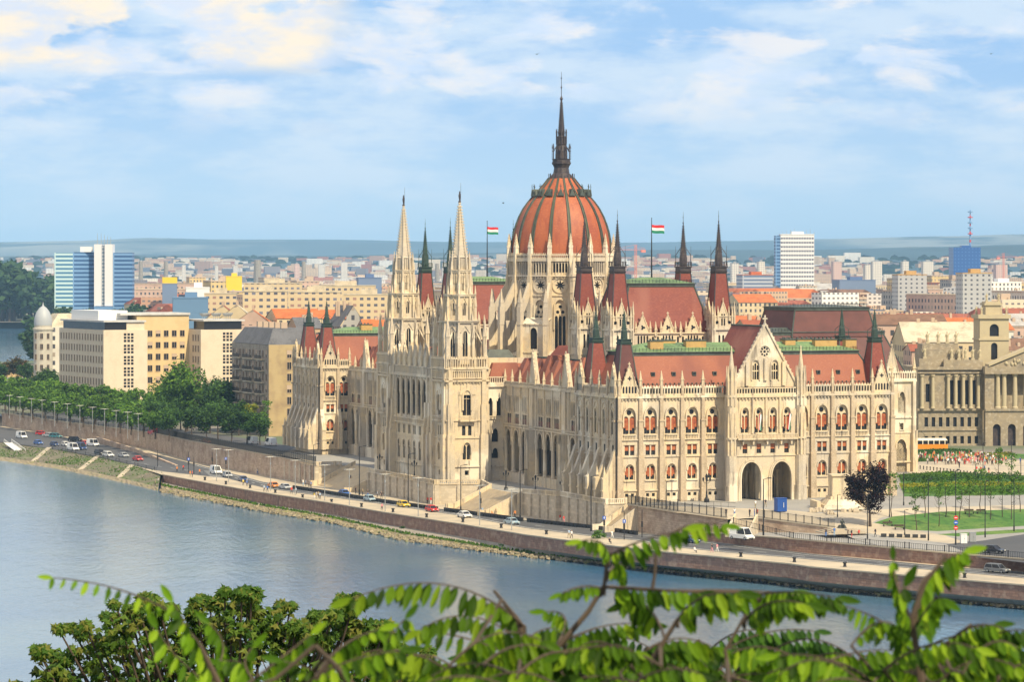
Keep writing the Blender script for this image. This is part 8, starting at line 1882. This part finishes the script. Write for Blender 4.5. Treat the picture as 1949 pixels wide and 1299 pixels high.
# row along the upper street, pixel foot positions
NW_ = ['first', 'second', 'third', 'fourth', 'fifth', 'sixth', 'seventh', 'eighth', 'ninth', 'tenth', 'eleventh', 'twelfth', 'thirteenth', 'fourteenth', 'fifteenth', 'sixteenth', 'seventeenth', 'eighteenth', 'nineteenth', 'twentieth']
for row, (y0, sl, n, x0, dx, sc_) in enumerate(((789, .16, 15, -4, 23, 1.35), (780, .155, 15, -14, 24, 1.5), (768, .15, 15, 4, 24, 1.7))):
    for i in range(n):
        x = x0+i*dx+tr.uniform(-4, 4); y = y0+x*sl; k = 'small' if x < 300 else 'dark'
        plant(k, onup(x, y), sc_*(1. if k == 'small' else .62), f'{"bushy green" if k == "small" else "dark green"} street tree, {NW_[i]} from left in the {["front", "middle", "back"][row]} row by the embankment', 'trees along the upper street')
for i, (x, y, k, s) in enumerate(((365, 838, 'dark', .85), (392, 842, 'dark', .8), (415, 838, 'dark', 1.), (440, 846, 'dark', .85), (470, 846, 'dark', .8), (455, 830, 'dark', .9), (495, 848, 'dark', .75), (430, 822, 'dark', 1.3), (418, 812, 'dark', 1.35), (400, 826, 'dark', 1.1))):
    plant(k, onup(x, y), s, f'deep green shady tree in the clump before the balconied flats, {NW_[i]} of it', 'shady trees before the balconied flats')
plant('big', onup(355, 822), 1.28, 'large bright green tree in front of the yellow ministry wing', None); plant('big', onup(325, 815), .95, 'rounded green tree at the left foot of the large bright one', None)
plant('dark', onup(92, 770), 1.15, 'dark tree left of the pale ministry block', None); plant('dark', onup(75, 766), .9, 'smaller dark tree below the round corner tower', None)
for i, (x, y, k, s, lab) in enumerate(((10, 735, 'bronze', 1.2, 'reddish bronze tree at the left frame edge'), (33, 735, 'bronze', 1.35, 'bronze-brown tree below the river bend'), (48, 738, 'dark', .9, 'dark tree left of the round corner tower'), (-6, 742, 'dark', 1., 'dark tree cut by the left frame edge'))):
    p = G(x, y, -4); plant(k, p, s, lab, None)
plant('yel', onup(476, 842), 1.4, 'sparse yellow-green young tree beside the white vans', None); plant('thin', onup(505, 846), 1.5, 'sparse dark young tree by the palace corner', None)
plant('purple', onup(1656, 1003), .96, 'round dark purple-leaved tree on the plaza', None)
plant('dark', onup(1748, 838), .8, 'bright green tree touching the right palace corner', None, None); plant('dark', onup(1772, 842), .9, 'dark bluish tree between palace and museum', None); plant('dark', onup(1788, 842), .8, 'dark tree right of the bluish one by the museum', None); plant('thin', onup(1806, 848), 1.2, 'slim young tree in front of the museum columns', None)
TPn = [(1697, 985, 'left tip of the lawn'), (1745, 1010, 'bronze one on the lawn'), (1787, 1003, 'second on the lawn'), (1800, 985, 'behind the second on the lawn'), (1826, 990, 'third on the lawn'), (1845, 985, 'fourth on the lawn'), (1885, 990, 'fifth on the lawn'), (1908, 985, 'sixth on the lawn'), (1925, 990, 'seventh on the lawn'), (1760, 985, 'behind the bronze one'), (1866, 975, 'at the back of the lawn'), (1942, 975, 'right frame edge'), (1900, 925, 'near the hedges, tall'), (1925, 940, 'near the hedges, right')]
for x, y, t in TPn: plant('thin', onup(x, y), 1.05, 'thin sparse young tree, '+t, 'young trees round the lawn')
# hedges (clipped, rows): things
def hedge(px, lab, h=.9, mm=leaf_mid):
    pts = [onup(x, y) for x, y in px]; c = sum(pts, Vector())/len(pts); m = MB(); m.use(mm); r = random.Random(len(lab)); xs = [p.x for p in pts]; ys = [p.y for p in pts]; n = 0
    def inside(x, y):
        t = False; j = len(pts)-1
        for i in range(len(pts)):
            a, b = pts[i], pts[j]
            if (a.y > y) != (b.y > y) and x < (b.x-a.x)*(y-a.y)/(b.y-a.y)+a.x: t = not t
            j = i
        return t
    area = (max(xs)-min(xs))*(max(ys)-min(ys))
    for _ in range(int(area*7)):
        x, y = r.uniform(min(xs), max(xs)), r.uniform(min(ys), max(ys))
        if not inside(x, y): continue
        z = hup(x, y)+h*r.random()**.4; a = Vector((r.gauss(0, 1), r.gauss(0, 1), r.gauss(0, .5))).normalized()*.26; b = Vector((r.gauss(0, 1), r.gauss(0, 1), r.gauss(0, 1))).normalized()*.2; p = Vector((x, y, z))-c
        k = m.add([p-a, p+b, p+a, p-b]); m.face((k, k+1, k+2, k+3))
    return tag(m.build('hedge', None, None, c), lab, 'hedge', 'hedges and planting beds on the square')
hedge([(1710, 917), (1900, 908), (1949, 914), (1960, 916), (1740, 924)], 'dark green hedge band nearest the crowd', 1.2, leaf_dark); hedge([(1710, 908), (1800, 902), (1855, 906), (1820, 914), (1712, 917)], 'bright green bed left of the dark hedge band', .7, leaf_mid)
hedge([(1712, 925), (1860, 920), (1949, 922), (2100, 922), (2100, 926), (1860, 930), (1715, 932)], 'yellow-green flowering bed in the middle of the square', .5, leaf_yel); hedge([(1715, 933), (1860, 930), (2100, 926), (2100, 936), (1860, 945), (1722, 941)], 'broad green bed between the flowering bed and the lawn', .6, leaf_mid)
hedge([(1742, 862), (1790, 857), (1850, 860), (1850, 864), (1760, 867)], 'low green hedge below the tram', .6, leaf_dark); hedge([(1850, 866), (1925, 864), (1925, 869), (1860, 870)], 'yellow-green bed behind the crowd', .5, leaf_yel); hedge([(1742, 874), (1800, 873), (1830, 877), (1745, 880)], 'green strip under the left part of the crowd', .3, leaf_mid)
p = onlow(1140, 1026); 
m = crown(500, 1.6, .7, .8, .18, 5, leaf_mid, 8); tag(m.build('shrub', None, None, (p.x, p.y, p.z), .2), 'low bright green bush by the promenade railing', 'shrub')
for (x, y, lab) in ((765, 1000, 'dark weedy shrub clinging to the quay wall, left'), (955, 1031, 'dark weedy shrub clinging to the quay wall, right')):
    p = onlow(x, y); p.z -= 1.3; m = crown(160, .8, 1., .3, .14, x, leaf_dark, 5); tag(m.build('shrub', None, None, p), lab, 'shrub', 'weeds on the quay wall')
# weeds on the bank and shore
m = MB(); m.use(leaf_mid); r = random.Random(31)
for _ in range(5000):
    i = r.randrange(59); t = r.random()**.7; a, b = ss[i], mid[i]; q = Vector(a).lerp(Vector(b), t)+(Vector(ss[i+1])-Vector(ss[i]))*r.random()
    if math.sin(q.x*.11+q.y*.07)+math.sin(q.x*.05-q.y*.12) < .25 and r.random() < .85: continue
    z = zlow(a)*(1-t)+(WZ+.7)*t+.05; s = r.uniform(.12, .3); an = r.uniform(0, 6.28); k = m.add([(q.x-s*math.cos(an), q.y-s*math.sin(an), z), (q.x+s*math.cos(an), q.y+s*math.sin(an), z), (q.x, q.y, z+s*1.3)]); m.face((k, k+1, k+2))
for _ in range(1700):
    i = int(r.random()*60); t = r.uniform(-.15, .2); q = ap_[i].lerp(ws[i], t)+(qs[min(89, i+1)]-qs[i])*r.random(); z = WZ+.75; s = r.uniform(.15, .45); an = r.uniform(0, 6.28)
    k = m.add([(q.x-s*math.cos(an), q.y-s*math.sin(an), z), (q.x+s*math.cos(an), q.y+s*math.sin(an), z), (q.x, q.y, z+s*1.5)]); m.face((k, k+1, k+2))
m_ = m.build('bank_weeds'); tag(m_, kind='stuff')
m = MB(); m.use(shorem)
for _ in range(2600):
    i = r.randrange(89); q = ap_[i].lerp(ws[i], r.uniform(.1, 1.25))+(qs[i+1]-qs[i])*r.random(); s = r.uniform(.15, .55); m.T = Matrix.Translation((q.x, q.y, WZ+.15+.5*r.random())) @ Matrix.Rotation(r.uniform(0, 6), 4, 'Z') @ Matrix.Rotation(r.uniform(-.5, .5), 4, 'X'); m.frus(0, 0, -s*.5, s*.45, s, s*.7, s*.6, s*.4); m.T = None
m_ = m.build('shore_rocks'); tag(m_, kind='stuff')
# island forest and city trees far away
for i in range(60):
    Y = tr.uniform(3150, 3600); x = tr.uniform(-30, 102); plant('far', at(x, Y, -4), tr.uniform(1.9, 2.9)*(1.25 if x < 40 else 1), 'tall tree in the wooded island across the river bend', 'trees of the wooded island')
for i in range(34):
    Y = tr.uniform(1650, 1850) if i % 2 else tr.uniform(2150, 2450); x = tr.uniform(60, 345); plant('far', at(x, Y, -4), tr.uniform(1.0, 1.35) if i % 2 else 1.5, 'green tree among roofs in front of the blue office towers', 'trees below the blue office towers')
for i in range(26):
    Y = tr.uniform(2500, 4200); x = tr.uniform(1560, 1949); plant('far', at(x, Y, -4), tr.uniform(1., 1.7), 'green tree among the hazy blocks at right', 'trees among the far blocks at right')
m = MB(); m.use(leaf_far); r = random.Random(88)
for _ in range(5200):
    Y = 4200*(2.8**r.random()); X = r.uniform(-.17, .17)*Y; s = r.uniform(12, 30); h = r.uniform(5, 13); z = slopez(974.5+F*X/Y, Y)
    if HZ+(CH-z)*F/Y < 492: continue
    k0 = m.add([(X-s*.8, Y, z-2), (X-s*.5, Y-3, z+h*.8), (X, Y-5, z+h), (X+s*.5, Y-3, z+h*.75), (X+s*.8, Y, z-2), (X, Y+8, z+h*.6)]); m.face((k0, k0+1, k0+2, k0+3, k0+4)); m.face((k0+1, k0+5, k0+2)); m.face((k0+2, k0+5, k0+3))
m_ = m.build('distant_woods'); tag(m_, kind='stuff')
for l in TP.values():
    for p_ in l: drop(p_)
# ================================================================ THE HILLSIDE BELOW THE VIEWPOINT
m = MB(); hsm = mat('hillside_soil', (.06, .08, .03), .95, noise=[(.1, 4, (.09, .07, .04), .4, .7)]); m.use(hsm)
def hside(X, Y): return 44 if Y < -2 else 44-40*clamp((Y+2)/150, 0, 1)**.8-16*clamp((Y-150)/60, 0, 1)+.6*math.sin(X*.2)*math.sin(Y*.13)
xs_ = list(range(-150, 151, 10)); ys_ = list(range(-60, 221, 10))
idx = [[m.add([(x, y, hside(x, y))]) for x in xs_] for y in ys_]
for j in range(len(ys_)-1):
    for i in range(len(xs_)-1): m.face((idx[j][i], idx[j][i+1], idx[j+1][i+1], idx[j+1][i]))
o = m.build('hillside'); o['kind'] = 'structure'
# maple tree
def maple_leaf():
    pts = []
    for k in range(10):
        an = PI*(-.42+1.84*k/9); r_ = (1. if k % 2 == 1 else .48)*(1.1 if k in (5,) else .95); pts.append((r_*math.cos(an), r_*math.sin(an)+.15))
    return pts+[(0, -.45)]
ML = maple_leaf()
def leafcloud(m, centres, n, r, size, shape):
    for _ in range(n):
        c, rad = centres[r.randrange(len(centres))]; d = Vector((r.gauss(0, 1), r.gauss(0, 1), r.gauss(0, 1))).normalized(); p = c+Vector((d.x, d.y, d.z*.75))*rad*(r.random()**.4)
        nrm = (Vector((0, -.5, .8))+Vector((r.gauss(0, .5), r.gauss(0, .5), r.gauss(0, .5)))).normalized(); u = nrm.orthogonal().normalized(); u = Matrix.Rotation(r.uniform(0, 6.28), 3, nrm) @ u; v = nrm.cross(u); s = size*r.uniform(.65, 1.25); cv = .25*s
        i = m.add([p+nrm*.05]+[p+u*x*s+v*y*s-nrm*(x*x+y*y)*cv for x, y in shape]); L_ = len(shape)
        for k in range(L_): m.face((i, i+1+k, i+1+(k+1) % L_))
r = random.Random(14); YM = 45.
mo_ = empty('maple_tree', (at(430, YM).x, YM, hside(at(430, YM).x, YM)), 0, 'olive green maple crown rising from below at lower left', 'tree')
base_ = Vector(mo_.location)
cent = []
for (x, y, rad, dy) in ((95, 1262, .30, 0), (150, 1235, .42, 1), (190, 1200, .30, 0), (235, 1182, .36, -1), (250, 1240, .6, 1), (310, 1225, .6, 0), (300, 1165, .3, 0), (350, 1190, .5, 1), (400, 1172, .34, 0), (440, 1165, .38, -1), (500, 1160, .34, 0), (540, 1178, .36, 1), (470, 1210, .5, 0), (420, 1240, .6, 0), (560, 1220, .4, 0), (610, 1185, .24, -1), (650, 1160, .26, 0), (690, 1175, .28, 0), (650, 1215, .45, 1), (720, 1215, .3, 0), (700, 1250, .5, 0), (120, 1290, .4, 0), (200, 1290, .6, 1), (300, 1290, .7, 0), (400, 1290, .7, 0), (520, 1280, .7, 0), (620, 1275, .6, 0), (780, 1270, .35, 0), (740, 1290, .5, 0), (40, 1297, .25, 0), (90, 1285, .3, 0), (880, 1290, .3, 0), (760, 1235, .3, 0), (730, 1190, .2, 0), (790, 1250, .25, 1), (820, 1280, .4, 0)):
    p = at(x, YM+dy); p.z = zpy(y+26, YM+dy); cent.append((p-base_, rad*.98))
cent += [(c+Vector((r.uniform(-.8, .8)*q_, r.uniform(-.5, .5), q_*r.uniform(.9, 1.25))), r.uniform(.06, .13)) for c, q_ in cent[:28] for _ in range(3)]
big = cent+[(Vector((c[0].x+r.uniform(-.4, .4), r.uniform(-2, 3), c[0].z-r.uniform(.6, 3))), .7) for c in cent for _ in range(2)]
m = MB(); m.use(leaf_maple); leafcloud(m, cent, 7600, r, .078, ML); leafcloud(m, big[len(cent):], 2500, r, .11, ML); m.build('crown', None, mo_)
t = MB(); t.use(woodm); top = Vector((0, 1, cent[12][0].z-2.5)); t.tube((0, 0, 0), top, .28, .16, 9)
for c, rad in cent:
    a = top.lerp(Vector((0, 0, 0)), r.uniform(0, .3)); b = a.lerp(c, .55)+Vector((0, 0, -.25)); t.tube(a, b, .07, .04, 5); t.tube(b, c, .04, .012, 5)
    for _ in range(3): e = c+Vector((r.uniform(-1, 1), r.uniform(-1, 1), r.uniform(.2, 1)))*rad*.8; t.tube(c, e, .012, .005, 4)
t.build('trunk', None, mo_)
# compound-leaved branches just in front of the viewpoint
def leaflet(m, p, ax, nrm, ln, wd):
    ax = ax.normalized(); s = ax.cross(nrm).normalized()*wd/2; nn = nrm.normalized()
    pts = [p, p+ax*ln*.22+s*.75, p+ax*ln*.5+s, p+ax*ln*.8+s*.62, p+ax*ln, p+ax*ln*.8-s*.62, p+ax*ln*.5-s, p+ax*ln*.22-s*.75]; mids_ = [p+ax*ln*.35-nn*wd*.13, p+ax*ln*.7-nn*wd*.13]
    pts = [q-nn*0 for q in pts]; i = m.add(pts+mids_)
    for f in ((0, 1, 8), (1, 2, 8), (2, 3, 9, 8), (3, 4, 9), (4, 5, 9), (5, 6, 8, 9), (6, 7, 8), (7, 0, 8)): m.face(tuple(i+k for k in f))
def bez(a, b, c, t): return a*(1-t)**2+b*2*t*(1-t)+c*t*t
def P3(px, py, Y): v = at(px, Y); v.z = zpy(py, Y); return v
def frond(m, tw_, a, b, c, n, ln, wd, r, hang=.75):
    prev = a
    for i in range(1, 15): q = bez(a, b, c, i/14); tw_.tube(prev, q, .0035*(1-.5*i/14), .0035*(1-.5*(i+1)/14), 4); prev = q
    for i in range(n):
        t = .12+.88*i/max(1, n-1); p = bez(a, b, c, t); tn = (bez(a, b, c, min(1, t+.02))-bez(a, b, c, t-.02)).normalized(); k = ln*(.75+.35*math.sin(PI*t))
        for s in (-1, 1):
            side = tn.cross(Vector((0, -1, .3))).normalized()*s; d = (side*(1-hang)*(1 if side.z < 0 else .5)+tn*.35+Vector((r.uniform(-.15, .15), s*.45+r.uniform(-.3, .3), -hang-r.uniform(0, .3)))).normalized()
            leaflet(m, p, d, Vector((r.uniform(-.5, .5), -1, r.uniform(-.2, .9))), k*r.uniform(.62, 1.15), wd*r.uniform(.7, 1.2))
    leaflet(m, c, (c-bez(a, b, c, .93)).normalized(), Vector((0, -1, .5)), ln, wd)
def branch(name, label, stems, fronds, Y, seed, lm=None):
    r = random.Random(seed); pts = [P3(x, y, Y+d) for s in stems for (x, y, d) in s]; o = empty(name, pts[0]+Vector((0, 0, -.6)), 0, label, 'branch', 'leafy branches in the foreground'); o0 = Vector(o.location); tw_ = MB(); tw_.use(woodm); m = MB(); m.use(lm or leaf_near); SP = []
    for si, s in enumerate(stems):
        q = [P3(x, y, Y+d)-o0 for x, y, d in s]; n = len(q)
        for i in range(n-1): tw_.tube(q[i], q[i+1], (.007 if si == 0 else .003)*(1-i/n)+.002, (.007 if si == 0 else .003)*(1-(i+1)/n)+.0025, 6)
        SP += [q[i].lerp(q[i+1], k/6) for i in range(n-1) for k in range(7)]
    for (x0, y0, x1, y1, x2, y2, nl, lpx, d) in fronds:
        dd = r.uniform(-.35, .35); A, B, C_ = P3(x0, y0, Y+d)-o0, P3(x1, y1, Y+d+dd)-o0, P3(x2, y2, Y+d+dd)-o0; ln = lpx/F*(Y+d); near_ = min(SP, key=lambda s_: (s_-A).length); tw_.tube(near_, A.lerp(near_, .5)+Vector((0, 0, -.02)), .005, .004, 5); tw_.tube(A.lerp(near_, .5)+Vector((0, 0, -.02)), A, .004, .0035, 5); frond(m, tw_, A, B, C_, nl+3, ln*.74, ln*.265, r)
    tw_.build('twigs', None, o); lf = m.build('leaflets', None, o); lf['kind'] = 'stuff'; return o
rr = random.Random(3)
def fill(x0, x1, y0, y1, n, l0=55, l1=72):
    out = []
    for _ in range(n):
        x, y = rr.uniform(x0, x1), rr.uniform(y0, y1); s = rr.choice((-1, 1)); ln = rr.uniform(110, 190); out.append((x, y+30, x+s*ln*.5, y-rr.uniform(20, 70), x+s*ln, y+rr.uniform(-25, 45), rr.randint(7, 10), rr.uniform(l0, l1), rr.uniform(-.8, 1.6)))
    return out
branch('leafy_branch', 'lone arching green frond at lower left over the water', [[(430, 1330, 0), (380, 1230, 0), (330, 1170, 0)]], [(345, 1178, 240, 1110, 102, 1101, 9, 42, 0), (400, 1290, 370, 1210, 330, 1150, 7, 60, 0), (420, 1320, 330, 1260, 300, 1200, 6, 60, .5), (400, 1290, 450, 1230, 400, 1190, 6, 55, .3), (430, 1320, 500, 1250, 420, 1260, 6, 60, .3)], 7.5, 1)
branch('leafy_branch', 'pale green sprays at the bottom left of centre', [[(700, 1340, 0), (640, 1270, 0), (600, 1230, 0)]], [(600, 1290, 640, 1220, 720, 1200, 7, 62, 0), (560, 1320, 640, 1250, 760, 1240, 7, 66, 0), (450, 1320, 540, 1250, 590, 1210, 7, 58, 0), (520, 1330, 440, 1270, 480, 1235, 6, 58, .4), (700, 1330, 600, 1270, 540, 1260, 7, 60, .3), (740, 1330, 700, 1250, 770, 1180, 7, 55, .4)], 6.5, 2)
branch('leafy_branch', 'arching frond with hanging leaflets over the river, centre', [[(1010, 1340, 0), (1000, 1240, 0), (985, 1180, 0), (940, 1125, 0)]], [(1000, 1195, 860, 1060, 672, 1140, 15, 68, 0), (1010, 1240, 900, 1130, 800, 1200, 11, 58, .3), (1010, 1270, 880, 1190, 740, 1205, 10, 50, .4), (1000, 1230, 1000, 1150, 920, 1150, 8, 55, .2)]+fill(800, 1000, 1230, 1310, 13), 7.5, 3)
branch('leafy_branch', 'upright brown twig with leaf tufts in front of the quay', [[(980, 1340, 0), (1060, 1235, 0), (1120, 1165, 0), (1150, 1115, 0), (1158, 1050, 0)], [(1150, 1118, 0), (1260, 1125, 0), (1400, 1128, 0), (1520, 1135, .1)]], [(1158, 1060, 1150, 1020, 1108, 1030, 5, 46, 0), (1158, 1090, 1190, 1050, 1186, 1110, 6, 45, 0), (1160, 1060, 1200, 1030, 1300, 1010, 6, 60, 0), (1250, 1040, 1300, 985, 1375, 1000, 6, 52, 0), (1140, 1120, 1110, 1110, 1070, 1130, 5, 40, 0), (1150, 1120, 1250, 1120, 1330, 1130, 9, 66, 0), (1300, 1126, 1400, 1120, 1500, 1130, 10, 76, 0), (1450, 1132, 1500, 1120, 1590, 1138, 9, 66, 0), (1060, 1230, 1100, 1160, 1040, 1165, 6, 50, 0), (1080, 1220, 1150, 1180, 1230, 1190, 8, 60, .2)], 7.5, 4)
branch('leafy_branch', 'dense bright green foliage along the bottom centre', [[(1200, 1340, 0), (1240, 1260, 0), (1290, 1180, 0)], [(1400, 1340, 0), (1380, 1240, 0), (1420, 1170, 0)]], fill(1010, 1520, 1210, 1260, 8)+fill(960, 1560, 1255, 1330, 24)+[(1290, 1180, 1330, 1120, 1400, 1130, 8, 70, 0), (1420, 1180, 1460, 1130, 1530, 1150, 8, 70, .1), (1260, 1200, 1230, 1130, 1190, 1150, 7, 60, .1)], 7.2, 5)
branch('leafy_branch', 'bright drooping leaf cluster in front of the right quay', [[(1760, 1340, 0), (1745, 1240, 0), (1735, 1180, 0), (1760, 1110, 0), (1800, 1060, 0)]], [(1750, 1140, 1780, 1060, 1832, 1052, 7, 70, 0), (1745, 1170, 1740, 1090, 1800, 1080, 7, 78, 0), (1735, 1180, 1700, 1110, 1700, 1070, 6, 46, 0), (1740, 1200, 1780, 1130, 1790, 1140, 6, 70, .1), (1745, 1200, 1700, 1150, 1720, 1120, 6, 70, .1), (1745, 1250, 1700, 1180, 1610, 1155, 9, 56, .2)], 6.8, 6)
branch('leafy_branch', 'green sprays filling the lower right corner', [[(1700, 1340, 0), (1760, 1260, 0), (1850, 1190, 0)], [(1900, 1340, 0), (1900, 1260, 0)]], [(1800, 1230, 1860, 1160, 1930, 1210, 9, 64, 0), (1860, 1240, 1900, 1180, 1990, 1210, 8, 64, 0), (1760, 1260, 1830, 1190, 1890, 1190, 8, 60, .1), (1620, 1230, 1680, 1150, 1720, 1210, 8, 50, 0)]+fill(1540, 1780, 1235, 1320, 13)+fill(1780, 2000, 1250, 1320, 14), 7, 7)
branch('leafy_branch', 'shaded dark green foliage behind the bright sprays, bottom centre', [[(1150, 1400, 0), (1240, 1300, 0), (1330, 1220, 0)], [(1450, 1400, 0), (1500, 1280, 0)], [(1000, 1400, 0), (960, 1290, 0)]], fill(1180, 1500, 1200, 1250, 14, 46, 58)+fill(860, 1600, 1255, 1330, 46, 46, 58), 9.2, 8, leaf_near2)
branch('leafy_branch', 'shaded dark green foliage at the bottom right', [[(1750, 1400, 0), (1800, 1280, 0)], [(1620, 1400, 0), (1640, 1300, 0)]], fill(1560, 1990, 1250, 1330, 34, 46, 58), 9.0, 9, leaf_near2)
print('all', len(C.objects))
